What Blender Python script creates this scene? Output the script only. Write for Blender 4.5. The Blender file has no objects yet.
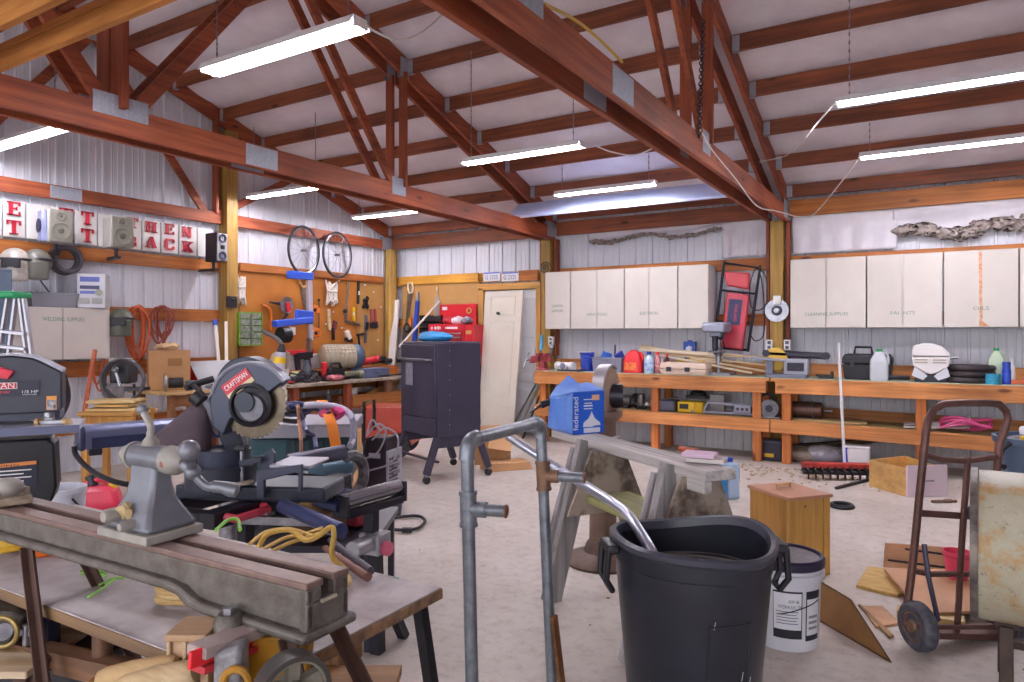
import bpy, bmesh, math, random
from math import sin, cos, pi, radians, atan2, sqrt
from mathutils import Vector, Matrix, Quaternion
V = Vector
random.seed(7)
SC = bpy.context.scene
C = SC.collection
# ---------------------------------------------------------------- camera frame
FPX = 702.0; HZ = 334.0; CH = 1.40
TH = math.atan(430 / FPX)
FW = V((-sin(TH), cos(TH), 0)); RT = V((cos(TH), sin(TH), 0)); UP = V((0, 0, 1))
def ray(x, y): return FW + RT * ((x - 512) / FPX) + UP * ((HZ - y) / FPX)
def at(x, y, X=None, Y=None, Z=None, D=None):
    """a spot in the room seen along a sight line, fixed by one known distance"""
    r = ray(x, y)
    if X is not None: k = X / r.x
    elif Y is not None: k = Y / r.y
    elif Z is not None: k = (Z - CH) / r.z
    else: k = D
    return V((0, 0, CH)) + r * k
def xa(x, Y): return at(x, HZ, Y=Y).x
def ya(x, X): return at(x, HZ, X=X).y
# ---------------------------------------------------------------- colours, materials
def lin(h):
    h = h.lstrip('#'); o = []
    for i in (0, 2, 4):
        c = int(h[i:i + 2], 16) / 255
        o.append(c / 12.92 if c <= .04045 else ((c + .055) / 1.055) ** 2.4)
    return (*o, 1)
MATS = {}
def _new(name):
    m = bpy.data.materials.new(name); m.use_nodes = True
    nt = m.node_tree; b = nt.nodes['Principled BSDF']
    return m, nt, b
def N(nt, t, **kw):
    n = nt.nodes.new(t)
    for k, v in kw.items():
        if k.startswith('_'): setattr(n, k[1:], v)
        else: n.inputs[k.replace('__', ' ')].default_value = v
    return n
def mat(name, col, rough=.5, metal=0, col2=None, scale=6, bump=0, stretch=None, sharp=(.35, .65), emit=None, estr=1, alpha=None, trans=0, coat=0):
    if name in MATS: return MATS[name]
    m, nt, b = _new(name)
    b.inputs['Roughness'].default_value = rough; b.inputs['Metallic'].default_value = metal
    c1 = lin(col); b.inputs['Base Color'].default_value = c1
    if coat: b.inputs['Coat Weight'].default_value = coat
    if col2 or bump:
        tc = N(nt, 'ShaderNodeTexCoord'); mp = N(nt, 'ShaderNodeMapping')
        mp.inputs['Scale'].default_value = stretch or (1, 1, 1)
        nt.links.new(tc.outputs['Object'], mp.inputs[0])
        nz = N(nt, 'ShaderNodeTexNoise', Scale=scale, Detail=6.0, Roughness=.65)
        nt.links.new(mp.outputs[0], nz.inputs['Vector'])
        if col2:
            rp = N(nt, 'ShaderNodeValToRGB'); e = rp.color_ramp.elements
            e[0].position, e[1].position = sharp; e[0].color = lin(col2); e[1].color = c1
            nt.links.new(nz.outputs[0], rp.inputs[0]); nt.links.new(rp.outputs[0], b.inputs['Base Color'])
        if bump:
            bp = N(nt, 'ShaderNodeBump', Strength=bump, Distance=.01)
            nt.links.new(nz.outputs[0], bp.inputs['Height']); nt.links.new(bp.outputs[0], b.inputs['Normal'])
    if emit:
        b.inputs['Emission Color'].default_value = lin(emit); b.inputs['Emission Strength'].default_value = estr
    if trans: b.inputs['Transmission Weight'].default_value = trans
    if alpha is not None: b.inputs['Alpha'].default_value = alpha
    MATS[name] = m; return m
def wood(name, col, col2, axis='x', rough=.62, grain=26, knots=True):
    if name in MATS: return MATS[name]
    m, nt, b = _new(name); b.inputs['Roughness'].default_value = rough
    tc = N(nt, 'ShaderNodeTexCoord'); mp = N(nt, 'ShaderNodeMapping')
    s = {'x': (.045, 1, 1), 'y': (1, .045, 1), 'z': (1, 1, .045)}[axis]
    mp.inputs['Scale'].default_value = s
    nt.links.new(tc.outputs['Object'], mp.inputs[0])
    nz = N(nt, 'ShaderNodeTexNoise', Scale=float(grain), Detail=7.0, Roughness=.6, Distortion=.5)
    nt.links.new(mp.outputs[0], nz.inputs['Vector'])
    rp = N(nt, 'ShaderNodeValToRGB'); e = rp.color_ramp.elements
    e[0].position, e[1].position = .36, .62; e[0].color = lin(col2); e[1].color = lin(col)
    nt.links.new(nz.outputs[0], rp.inputs[0])
    last = rp.outputs[0]
    # broad board-to-board tone
    n2 = N(nt, 'ShaderNodeTexNoise', Scale=1.6, Detail=2.0)
    nt.links.new(tc.outputs['Object'], n2.inputs['Vector'])
    mr = N(nt, 'ShaderNodeMapRange'); mr.inputs[1].default_value = .3; mr.inputs[2].default_value = .7; mr.inputs[3].default_value = .72; mr.inputs[4].default_value = 1.2
    nt.links.new(n2.outputs[0], mr.inputs[0])
    mx = N(nt, 'ShaderNodeMixRGB', _blend_type='MULTIPLY', Fac=1.0)
    nt.links.new(last, mx.inputs[1]); nt.links.new(mr.outputs[0], mx.inputs[2]); last = mx.outputs[0]
    if knots:
        vo = N(nt, 'ShaderNodeTexVoronoi', Scale=2.2, _feature='F1')
        mk = N(nt, 'ShaderNodeMapping'); mk.inputs['Scale'].default_value = {'x': (.7, 2, 2), 'y': (2, .7, 2), 'z': (2, 2, .7)}[axis]
        nt.links.new(tc.outputs['Object'], mk.inputs[0]); nt.links.new(mk.outputs[0], vo.inputs['Vector'])
        r2 = N(nt, 'ShaderNodeValToRGB'); e = r2.color_ramp.elements
        e[0].position, e[1].position = .05, .11; e[0].color = (.28, .2, .18, 1); e[1].color = (1, 1, 1, 1)
        nt.links.new(vo.outputs['Distance'], r2.inputs[0])
        mx = N(nt, 'ShaderNodeMixRGB', _blend_type='MULTIPLY', Fac=1.0)
        nt.links.new(last, mx.inputs[1]); nt.links.new(r2.outputs[0], mx.inputs[2]); last = mx.outputs[0]
    nt.links.new(last, b.inputs['Base Color'])
    bp = N(nt, 'ShaderNodeBump', Strength=.15, Distance=.004)
    nt.links.new(nz.outputs[0], bp.inputs['Height']); nt.links.new(bp.outputs[0], b.inputs['Normal'])
    MATS[name] = m; return m
# ---------------------------------------------------------------- mesh builder
def rotm(rx=0, ry=0, rz=0):
    return Matrix.Rotation(radians(rz), 4, 'Z') @ Matrix.Rotation(radians(ry), 4, 'Y') @ Matrix.Rotation(radians(rx), 4, 'X')
class G:
    def __init__(s): s.b = bmesh.new()
    def raw(s, vs, fs):
        v = [s.b.verts.new(p) for p in vs]
        for f in fs:
            try: s.b.faces.new([v[i] for i in f])
            except ValueError: pass
        return s
    def box(s, c, d, r=None, taper=1.0):
        x, y, z = [q / 2 for q in d]; t = taper
        vs = [V(p) for p in ((-x, -y, -z), (x, -y, -z), (x, y, -z), (-x, y, -z), (-x * t, -y * t, z), (x * t, -y * t, z), (x * t, y * t, z), (-x * t, y * t, z))]
        m = Matrix.Translation(V(c)) @ (r or Matrix())
        return s.raw([m @ p for p in vs], [(0, 3, 2, 1), (4, 5, 6, 7), (0, 1, 5, 4), (1, 2, 6, 5), (2, 3, 7, 6), (3, 0, 4, 7)])
    def bx(s, x0, x1, y0, y1, z0, z1): return s.box(((x0 + x1) / 2, (y0 + y1) / 2, (z0 + z1) / 2), (abs(x1 - x0), abs(y1 - y0), abs(z1 - z0)))
    def bar(s, a, b, w, h, up=(0, 0, 1)):
        a, b = V(a), V(b); d = b - a; L = d.length; d.normalize()
        u = V(up); x = d.cross(u)
        if x.length < 1e-4: x = d.cross(V((1, 0, 0)))
        x.normalize(); u = x.cross(d)
        m = Matrix((( d.x, x.x, u.x, 0), (d.y, x.y, u.y, 0), (d.z, x.z, u.z, 0), (0, 0, 0, 1)))
        return s.box((a + b) / 2, (L, w, h), m)
    def loft(s, rings, closed=True, cap=True):
        rs = [[s.b.verts.new(p) for p in r] for r in rings]; n = len(rs[0])
        for a, b in zip(rs, rs[1:]):
            for i in range(n if closed else n - 1):
                j = (i + 1) % n
                try: s.b.faces.new((a[i], a[j], b[j], b[i]))
                except ValueError: pass
        if cap and closed:
            for r in (rs[0][::-1], rs[-1]):
                try: s.b.faces.new(r)
                except ValueError: pass
        return s
    def cyl(s, a, b, r, r2=None, n=16, cap=True):
        return s.tube([a, b], [r, r if r2 is None else r2], n, cap=cap)
    def tube(s, pts, r, n=8, closed=False, cap=True):
        pts = [V(p) for p in pts]; k = len(pts)
        rr = r if isinstance(r, (list, tuple)) else [r] * k
        rings = []; prev = None
        for i, p in enumerate(pts):
            a = pts[i - 1] if (i or closed) else p; b = pts[(i + 1) % k] if (i < k - 1 or closed) else p
            t = (b - a)
            if t.length < 1e-9: t = V((0, 0, 1))
            t.normalize()
            if prev is None:
                x = t.cross(V((0, 0, 1)))
                if x.length < 1e-3: x = t.cross(V((1, 0, 0)))
            else: x = prev - t * prev.dot(t)
            x.normalize(); prev = x; y = t.cross(x)
            rings.append([p + (x * cos(2 * pi * j / n) + y * sin(2 * pi * j / n)) * rr[i] for j in range(n)])
        if closed: rings.append(rings[0]); cap = False
        return s.loft(rings, True, cap)
    def lathe(s, prof, c=(0, 0, 0), n=24, m=None, cap=True, sx=1, sy=1):
        m = Matrix.Translation(V(c)) @ (m or Matrix())
        return s.loft([[m @ V((r * cos(2 * pi * j / n) * sx, r * sin(2 * pi * j / n) * sy, z)) for j in range(n)] for r, z in prof], True, cap)
    def prism(s, poly, h, m=None):
        """polygon in local xz, extruded along local +y by h"""
        m = m or Matrix()
        a = [m @ V((p[0], 0, p[1])) for p in poly]; b = [m @ V((p[0], h, p[1])) for p in poly]
        n = len(poly)
        return s.raw(a + b, [tuple(range(n)), tuple(range(2 * n - 1, n - 1, -1))] + [((i + 1) % n, i, n + i, n + (i + 1) % n) for i in range(n)])
    def sph(s, c, r, sc=(1, 1, 1), n=16, m=None):
        k = max(6, n // 2)
        prof = [(max(1e-4, sin(pi * i / k)) * r, -cos(pi * i / k) * r) for i in range(k + 1)]
        mm = Matrix.Translation(V(c)) @ (m or Matrix()) @ Matrix.Diagonal((*sc, 1))
        return s.loft([[mm @ V((q * cos(2 * pi * j / n), q * sin(2 * pi * j / n), z)) for j in range(n)] for q, z in prof], True, True)
    def ring(s, c, R, r, m=None, n=32, k=8, a0=0, a1=2 * pi):
        mm = Matrix.Translation(V(c)) @ (m or Matrix()); full = abs(a1 - a0 - 2 * pi) < 1e-6
        cnt = n if full else n + 1
        pts = [mm @ V((R * cos(a0 + (a1 - a0) * i / n), R * sin(a0 + (a1 - a0) * i / n), 0)) for i in range(cnt)]
        return s.tube(pts, r, k, closed=full)
    def sheet(s, fn, nu, nv):
        """open surface from fn(u, v)"""
        vs = [fn(i / nu, j / nv) for j in range(nv + 1) for i in range(nu + 1)]
        return s.raw(vs, [(j * (nu + 1) + i, j * (nu + 1) + i + 1, (j + 1) * (nu + 1) + i + 1, (j + 1) * (nu + 1) + i) for j in range(nv) for i in range(nu)])
    def jitter(s, a, seed=1):
        r = random.Random(seed)
        for v in s.b.verts: v.co += V((r.uniform(-a, a), r.uniform(-a, a), r.uniform(-a, a)))
        return s
    def move(s, m):
        bmesh.ops.transform(s.b, matrix=m, verts=s.b.verts); return s
    def out(s, name, m, parent=None, bev=0, ang=35, loc=None, rz=None, solid=0, sub=0):
        bmesh.ops.recalc_face_normals(s.b, faces=s.b.faces)
        me = bpy.data.meshes.new(name); s.b.to_mesh(me); s.b.free()
        for p in me.polygons: p.use_smooth = True
        me.set_sharp_from_angle(angle=radians(ang))
        if m: me.materials.append(m)
        o = bpy.data.objects.new(name, me); C.objects.link(o)
        if parent is not None: o.parent = parent
        if loc is not None: o.location = loc
        if rz is not None: o.rotation_euler = (0, 0, rz)
        if solid:
            q = o.modifiers.new('thick', 'SOLIDIFY'); q.thickness = solid; q.offset = 0
        if bev:
            q = o.modifiers.new('bevel', 'BEVEL'); q.width = bev; q.segments = 2; q.limit_method = 'ANGLE'; q.angle_limit = radians(40); q.harden_normals = False
        if sub:
            q = o.modifiers.new('sub', 'SUBSURF'); q.levels = q.render_levels = sub
        return o
def tag(o, label, cat, group=None):
    o['label'] = label; o['category'] = cat
    if group: o['group'] = group
    return o
def T(name, label, cat, loc=(0, 0, 0), rz=0, group=None):
    o = bpy.data.objects.new(name, None); C.objects.link(o); o.empty_display_size = .05
    o.location = loc; o.rotation_euler = (0, 0, rz)
    return tag(o, label, cat, group)
def S(o): o['kind'] = 'structure'; return o
def dup(o, loc, rz=None, label=None, group=None):
    r = o.copy(); C.objects.link(r); r.location = loc
    if rz is not None: r.rotation_euler = (0, 0, rz)
    if label: r['label'] = label
    if group: r['group'] = group
    for ch in list(o.children):
        c = ch.copy(); C.objects.link(c); c.parent = r
        for g in ch.children:
            d = g.copy(); C.objects.link(d); d.parent = c
    return r
def text_verts(txt, size):
    cu = bpy.data.curves.new('t', 'FONT'); cu.body = txt; cu.size = size; cu.align_x = 'CENTER'; cu.align_y = 'CENTER'; cu.resolution_u = 3
    o = bpy.data.objects.new('t', cu); C.objects.link(o)
    dg = bpy.context.evaluated_depsgraph_get(); dg.update()
    me = bpy.data.meshes.new_from_object(o.evaluated_get(dg))
    bpy.data.objects.remove(o); bpy.data.curves.remove(cu)
    return me
def text(g, txt, size, m, th=.001, sx=1, width=None):
    """letters lying in local xz facing -y"""
    me = text_verts(txt, size); b = g.b
    if width:
        q = [v.co.x for v in me.vertices]; sx = width / (max(q) - min(q))
    vs = [b.verts.new(m @ V((v.co.x * sx, 0, v.co.y))) for v in me.vertices]
    nf = []
    for p in me.polygons:
        try: nf.append(b.faces.new([vs[i] for i in p.vertices]))
        except ValueError: pass
    if th:
        r = bmesh.ops.extrude_face_region(b, geom=nf)
        d = (m.to_3x3() @ V((0, -1, 0))).normalized() * th
        for e in r['geom']:
            if isinstance(e, bmesh.types.BMVert): e.co += d
    bpy.data.meshes.remove(me)
    return g
def arc(c, r, a0, a1, n=10, ax='xz'):
    o = []
    for i in range(n + 1):
        a = radians(a0 + (a1 - a0) * i / n); p = (cos(a) * r, sin(a) * r)
        o.append((c[0] + p[0], c[1] + p[1]))
    return o
def spline(pts, k=6):
    """Catmull-Rom through 3-D points"""
    P = [V(p) for p in pts]; P = [P[0] * 2 - P[1]] + P + [P[-1] * 2 - P[-2]]; o = []
    for i in range(1, len(P) - 2):
        for j in range(k):
            t = j / k; a, b, c, d = P[i - 1:i + 3]
            o.append(.5 * ((2 * b) + (c - a) * t + (2 * a - 5 * b + 4 * c - d) * t * t + (3 * b - a - 3 * c + d) * t ** 3))
    o.append(P[-2]); return o
class F:
    """a local frame standing at pixel column x0, depth d, turned to the camera's heading (plus rz degrees)"""
    def __init__(s, x0, d, z0=0.0, rz=0):
        p = at(x0, HZ, D=d); s.loc = V((p.x, p.y, z0)); s.rz = TH + radians(rz); s.d = d; s.x0 = x0; s.z0 = z0
        s.inv = (Matrix.Translation(s.loc) @ Matrix.Rotation(s.rz, 4, 'Z')).inverted()
    def w(s, p): return s.inv @ V(p)                       # room point -> local
    def p(s, x, y, dd=0): return s.inv @ at(x, y, D=s.d + dd)   # sight line at this depth -> local
    def k(s): return s.d / FPX
# ---------------------------------------------------------------- materials of the building
def metal_white(name):
    return mat(name, '#dadce6', .38, 0, col2='#cfd1dc', scale=1.5)
M_METAL = metal_white('white_ribbed_steel')
def concrete():
    m, nt, b = _new('concrete'); MATS['concrete'] = m
    tc = N(nt, 'ShaderNodeTexCoord')
    n1 = N(nt, 'ShaderNodeTexNoise', Scale=.9, Detail=8.0, Roughness=.6); nt.links.new(tc.outputs['Object'], n1.inputs['Vector'])
    r1 = N(nt, 'ShaderNodeValToRGB'); e = r1.color_ramp.elements; e[0].position, e[1].position = .3, .7; e[0].color = lin('#b0a59c'); e[1].color = lin('#d2cac4')
    nt.links.new(n1.outputs[0], r1.inputs[0])
    n2 = N(nt, 'ShaderNodeTexNoise', Scale=14.0, Detail=8.0, Roughness=.75); nt.links.new(tc.outputs['Object'], n2.inputs['Vector'])
    r2 = N(nt, 'ShaderNodeValToRGB'); e = r2.color_ramp.elements; e[0].position, e[1].position = .3, .52; e[0].color = (.72, .68, .65, 1); e[1].color = (1, 1, 1, 1)
    nt.links.new(n2.outputs[0], r2.inputs[0])
    n3 = N(nt, 'ShaderNodeTexNoise', Scale=2.3, Detail=5.0, Roughness=.8); nt.links.new(tc.outputs['Object'], n3.inputs['Vector'])
    r3 = N(nt, 'ShaderNodeValToRGB'); e = r3.color_ramp.elements; e[0].position, e[1].position = .27, .36; e[0].color = (.6, .55, .5, 1); e[1].color = (1, 1, 1, 1)
    nt.links.new(n3.outputs[0], r3.inputs[0])
    a = N(nt, 'ShaderNodeMixRGB', _blend_type='MULTIPLY', Fac=1.0); c = N(nt, 'ShaderNodeMixRGB', _blend_type='MULTIPLY', Fac=1.0)
    nt.links.new(r1.outputs[0], a.inputs[1]); nt.links.new(r2.outputs[0], a.inputs[2]); nt.links.new(a.outputs[0], c.inputs[1]); nt.links.new(r3.outputs[0], c.inputs[2])
    nt.links.new(c.outputs[0], b.inputs['Base Color']); b.inputs['Roughness'].default_value = .6
    return m
M_RED = wood('redwood_y', '#a2532f', '#7c3620', 'y')
M_REDX = wood('redwood_x', '#93502f', '#6d3a27', 'x')
M_REDZ = wood('redwood_z', '#9a4a2a', '#75351f', 'z')
M_GIRT = wood('girt_fir_x', '#b8702f', '#96521f', 'x')
M_GIRTY = wood('girt_fir_y', '#b8702f', '#96521f', 'y')
M_YEL = wood('treated_post', '#b08a44', '#8e6c30', 'z')
M_FRESH = wood('fresh_fir_x', '#c98a45', '#a9692c', 'x')
M_BENCH = wood('bench_fir_x', '#d08c50', '#a96836', 'x')
M_BENCHZ = wood('bench_fir_z', '#c87a3c', '#a55a28', 'z')
M_PLATE = mat('galvanised', '#b4b8c4', .5, .5, col2='#a0a4b2', scale=60)
XL = -7.55; YW = 8.66; RIDGE = 2.55; YF = -3.5; XR = 4.4
def roof_z(y): return 3.735 + (6.57 - y) * .339 if y >= RIDGE else 3.735 + (6.57 - (2 * RIDGE - y)) * .339
# floor
S(G().bx(XL - .3, XR + 2, YF - 4, YW + .3, -.15, 0).out('floor', concrete()))
# ribbed steel walls
def ribbed(L):
    o = []; x = 0
    while x < L:
        for dx, h in ((0, 0), (.007, .02), (.026, .02), (.033, 0), (.1, 0), (.106, .004), (.116, .004), (.122, 0), (.168, 0), (.174, .004), (.184, .004), (.19, 0)):
            if x + dx <= L: o.append((x + dx, h))
        x += .2286
    o.append((L, 0)); return o
def ribwall(name, a, b, inward, z0, ztop):
    a, b = V(a), V(b); d = (b - a); L = d.length; d.normalize(); n = V(inward)
    pr = ribbed(L); lo = [a + d * x + n * h + V((0, 0, z0)) for x, h in pr]; hi = []
    for x, h in pr:
        p = a + d * x + n * h; hi.append(V((p.x, p.y, ztop(p))))
    g = G(); k = len(pr)
    g.raw(lo + hi, [(i, i + 1, k + i + 1, k + i) for i in range(k - 1)])
    # solid backing so the wall has thickness
    q0, q1 = a - n * .02, b - n * .02
    return S(g.out(name, M_METAL, ang=10))
ribwall('wall_back', (XL, YW, 0), (XR, YW, 0), (0, -1, 0), 0, lambda p: 3.1)
ribwall('wall_left', (XL, YF, 0), (XL, YW, 0), (1, 0, 0), 0, lambda p: roof_z(p.y) + .02)
ribwall('wall_right', (XR, YF, 0), (XR, YW, 0), (-1, 0, 0), 0, lambda p: roof_z(p.y) + .02)
# white faced roof insulation, sagging a little between the purlins
PUR = [8.45 - .607 * i for i in range(10)]; PUR2 = [2 * RIDGE - y for y in PUR]
M_INS = mat('white_vapour_barrier', '#eeeaf3', .5, 0, col2='#dfd9e4', scale=2.0, bump=.25)
def roof_fn(y0, y1):
    def fn(u, v):
        y = y0 + (y1 - y0) * v; x = XL + (XR - XL) * u
        d = min(abs(((y if y > RIDGE else 2 * RIDGE - y) - PUR[0]) / .607 % 1), 1 - abs(((y if y > RIDGE else 2 * RIDGE - y) - PUR[0]) / .607 % 1))
        return V((x, y, roof_z(y) + .02 - .035 * sin(d * pi) - .012 * sin(x * 5.1 + y * 3)))
    return fn
g = G(); g.sheet(roof_fn(YW + .05, RIDGE), 60, 60); g.sheet(roof_fn(RIDGE, YF), 60, 40)
S(g.out('ceiling', M_INS, ang=60))
# trusses: two timber planes a hand apart, joined by toothed plates
def seg(g, X, a, b, w=.038, h=.14):
    g.bar((X, a[0], a[1]), (X, b[0], b[1]), w, h, up=(0, 0, 1))
def mir(p): return (2 * RIDGE - p[0], p[1])
def rb(y): return roof_z(y) - .195
CB, CT = 2.685, 2.87
def plate(g, X, y, z, w, h, side=1):
    for sx in (side,):
        g.box((X + sx * .0205, y, z), (.003, w, h))
        nx = int(w / .028); nz = int(h / .022)
        for i in range(nx):
            g.box((X + sx * .0225, y - w / 2 + (i + .5) * w / nx, z), (.003, .008, h * .94))
def truss(Xc, label, planes=(-.085, .085), ch=.185, extra=False, mm=(M_RED, M_REDX)):
    t = T('roof_truss', label, 'roof truss', (Xc, RIDGE, 0), 0, None)
    off = V((-Xc, -RIDGE, 0)); zc = CT - ch / 2
    for dx in planes:
        X = Xc + dx
        def part(name, f, m=M_RED):
            g = G(); f(g); g.move(Matrix.Translation(off)); return g.out(name, m, t, bev=.003)
        part('bottom_chord', lambda g: seg(g, X, (8.52, zc), (2 * RIDGE - 8.52, zc), h=ch))
        for f in (lambda p: p, mir):
            part('rafter', lambda g: seg(g, X, f((8.56, roof_z(8.56) - .1)), f((RIDGE, roof_z(RIDGE) - .1)), h=.185))
            part('diagonal_web', lambda g: seg(g, X - .002, f((2.66, CT + .01)), f((3.9, rb(3.9) + .03)), h=.092))
            part('diagonal_web', lambda g: seg(g, X + .002, f((5.2, CT - .02)), f((3.95, rb(3.95) + .03)), h=.085))
            part('vertical_web', lambda g: seg(g, X + .004, f((5.35, CT - .02)), f((5.35, rb(5.35) + .03)), h=.085), M_REDZ)
            if extra: part('diagonal_web', lambda g: seg(g, X + .003, f((5.4, CT - .02)), f((6.63, rb(6.63) + .03)), h=.085))
        part('king_post', lambda g: seg(g, X, (RIDGE, CT - .02), (RIDGE, roof_z(RIDGE) - .12), h=.15), M_REDZ)
        for y, z, w, h in ((RIDGE, CT - .005, .36, .14), (3.65, CT - ch / 2, .3, ch * .86), (5.27, CT - .03, .2, .17), (8.4, CT - .05, .22, .2), (5.35, rb(5.35) + .07, .12, .2), (3.92, rb(3.92) + .06, .3, .15), (1.45, CT - ch / 2, .3, ch * .86)):
            for sd in ((-1, 1) if extra is False or y not in (5.27, 5.35) else ()): part('nail_plate', lambda g: plate(g, X, y, z, w, h, sd), M_PLATE)
    return t
truss(-4.625, 'timber roof truss landing on the post beside the white door')
truss(-1.615, 'timber roof truss landing on the post with the round saw blade')
truss(-7.47, 'single-layer timber gable truss flat against the ribbed steel wall with bicycle wheels', planes=(0,), ch=.14, extra=True)
truss(1.4, 'timber roof truss to the side of the workbench end', planes=(-.085, .085))
# purlins between the trusses, carried in metal hangers
bays = [(-7.45, -4.735), (-4.515, -1.725), (-1.505, 1.29), (1.51, XR)]
for (x0, x1) in bays:
    for y in PUR + PUR2[:-1][::-1][:0] + PUR2:
        z = roof_z(y) - .075
        sl = -math.atan(.339) if y > RIDGE else math.atan(.339)
        S(G().box(((x0 + x1) / 2, y, z), (x1 - x0, .038, .14), Matrix.Rotation(sl * 0, 4, 'X')).out('ceiling_beam', M_REDX, bev=.002))
g = G()
for (x0, x1) in bays:
    for y in PUR[:7]:
        for x, sx in ((x0, 1), (x1, -1)):
            z = roof_z(y) - .08
            for s in (-1, 1): g.box((x + sx * .03, y + s * .0205, z), (.06, .002, .13))
            g.box((x + sx * .03, y, z - .072), (.06, .044, .003))
S(g.out('trim_8', M_PLATE))
# eave plate boards and wall girts of the back wall
XP1, XP2 = -4.625, -1.615
for i, (x0, x1) in enumerate(((XL + .1, XP1 - .12), (XP1 + .12, XP2 - .12), (XP2 + .12, XR))):
    S(G().bx(x0, x1, 8.52, 8.56, 2.745, 2.93).out('wall_beam', M_REDX if i < 2 else M_GIRT, bev=.003))
    S(G().bx(x0, x1, 8.6, 8.64, 2.16, 2.30).out('wall_beam', M_GIRT if i else wood('yellow_girt', '#d39a35', '#b87c24', 'x'), bev=.003))
    S(G().bx(x0, x1, 8.6, 8.64, 1.5, 1.64).out('wall_beam', M_GIRT, bev=.003))
def post(x, y, w=.14, zt=2.7, red=True):
    S(G().bx(x - w / 2, x + w / 2, y - w / 2, y + w / 2, 0, zt).out('pillar', M_YEL, bev=.004))
    if red:
        for s in (-1, 1): S(G().bx(x + s * (w / 2 + .02), x + s * (w / 2 + .058), y - .0, y + .1, 1.0 if s < 0 else 1.1, zt).out('trim_9', M_REDZ, bev=.003))
post(XP1, 8.50); post(XP2, 8.50)
S(G().cyl((-7.39, 8.42, 0), (-7.39, 8.42, 2.72), .1, .095, 20).out('pillar', M_YEL))
S(G().bx(-7.52, -7.36, 5.43, 5.585, 0, roof_z(5.58) - .2).out('pillar', M_YEL, bev=.004))
# girts of the gable wall
for z0, z1 in ((2.15, 2.29), (1.55, 1.69), (.96, 1.12), (.38, .52)):
    for y0, y1 in ((YF, 5.48), (5.68, 8.3)):
        S(G().bx(XL + .02, XL + .06, y0, y1, z0, z1).out('wall_beam', M_GIRTY, bev=.003))
# fresh timbers laid across the bottom chords overhead
def lumber(label, y, z, w=.038, h=.14, x0=-6.9, x1=-.6, tilt=0):
    o = G().box((0, 0, 0), (x1 - x0, w, h), rotm(tilt)).out('timber_plank', M_FRESH, loc=((x0 + x1) / 2, y, z), bev=.002)
    tag(o, label, 'plank'); return o
lumber('fresh yellow stud standing on edge across the truss chords, the one by the king post', 1.85, CT + .046, h=.092)
lumber('fresh yellow stud lying flat on top of the edge-standing stud over the truss chords', 1.87, CT + .112, .092, .038)
lumber('fresh yellow plank on edge across the truss chords, farthest from the king post', 1.6, CT + .09, h=.18)
# ---------------------------------------------------------------- world, camera, render settings
w = bpy.data.worlds.new('sky'); SC.world = w; w.use_nodes = True
bg = w.node_tree.nodes['Background']; bg.inputs[0].default_value = (.95, .96, 1.0, 1); bg.inputs[1].default_value = 1.6
cam = bpy.data.cameras.new('camera'); co = bpy.data.objects.new('camera', cam); C.objects.link(co)
co.location = (0, 0, CH); co.rotation_euler = (pi / 2, 0, TH); cam.sensor_width = 36; cam.lens = 36 * FPX / 1024; cam.shift_y = -(341 - HZ) / 1024
cam.clip_start = .05; SC.camera = co
SC.view_settings.view_transform = 'Standard'; SC.view_settings.look = 'None'; SC.view_settings.gamma = 1; SC.view_settings.use_curve_mapping = False
SC.view_settings.exposure = 1.15
SC.cycles.use_denoising = True
SC.cycles.max_bounces = 10; SC.cycles.diffuse_bounces = 8
# ---------------------------------------------------------------- fluorescent fixtures
M_TUBE = mat('lit_tube', '#ffffff', .4, emit='#fbf8ff', estr=36)
M_HOOD = mat('white_enamel', '#eceaf0', .35)
M_CHAIN = mat('chain_steel', '#8c8a92', .35, .8)
def fixture(label, xm, y, z=3.0, L=1.22, tubes=2, group=None):
    t = T('shop_light', label, 'ceiling light', (xm, y, z))
    g = G(); pr = [(-.075, 0), (-.045, .05), (.045, .05), (.075, 0), (.071, 0), (.043, .046), (-.043, .046), (-.071, 0)]
    g.prism([(p[0], p[1]) for p in pr], L, Matrix.Translation((-L / 2, 0, 0)) @ rotm(0, 0, -90))
    g.box((-L / 2, 0, .022), (.004, .1, .05)); g.box((L / 2, 0, .022), (.004, .1, .05))
    g.out('reflector_hood', M_HOOD, t)
    for i in range(tubes):
        yy = (i - (tubes - 1) / 2) * .07
        k = G().cyl((-L / 2 + .01, yy, .008), (L / 2 - .01, yy, .008), .014, n=12).out('fluorescent_tube', M_TUBE, t)
        for s in (-1, 1): G().cyl((s * (L / 2 - .012), yy, .008), (s * (L / 2 + .008), yy, .008), .016, n=12).out('tube_socket', M_HOOD, t)
    zt = roof_z(y) - .1
    for s in (-1, 1):
        g = G(); x = s * (L / 2 - .08); n = int((zt - z - .05) / .03)
        for i in range(n):
            zz = .055 + i * .03
            g.box((x, 0, zz + .015), (.003 if i % 2 else .01, .01 if i % 2 else .003, .026))
        g.out('hanging_chain', M_CHAIN, t)
    return t
def fx(x0, Y): return xa(x0, Y)
fixture('big double-tube shop light hanging by the king post and fresh planks', (xa(207, 2.62) + xa(362, 2.62)) / 2, 2.62, 2.95)
fixture('shop light shining below the truss chord over the red wall letters', xa(60, 2.9) - .61, 2.9, 3.04)
fixture('shop light hung near the gable wall above the bicycle wheels', (xa(250, 5.65) + xa(320, 5.65)) / 2, 5.65, 3.06)
fixture('shop light over the corner with the round log pole', (xa(355, 7.35) + xa(422, 7.35)) / 2, 7.35, 3.04)
fixture('shop light hung in the middle bay, nearer row, above the black smoker', (xa(464, 5.38) + xa(582, 5.38)) / 2, 5.38, 2.99)
fixture('shop light in the middle bay over the white wall cabinets', (xa(556, 7.3) + xa(656, 7.3)) / 2, 7.3, 3.02)
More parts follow.
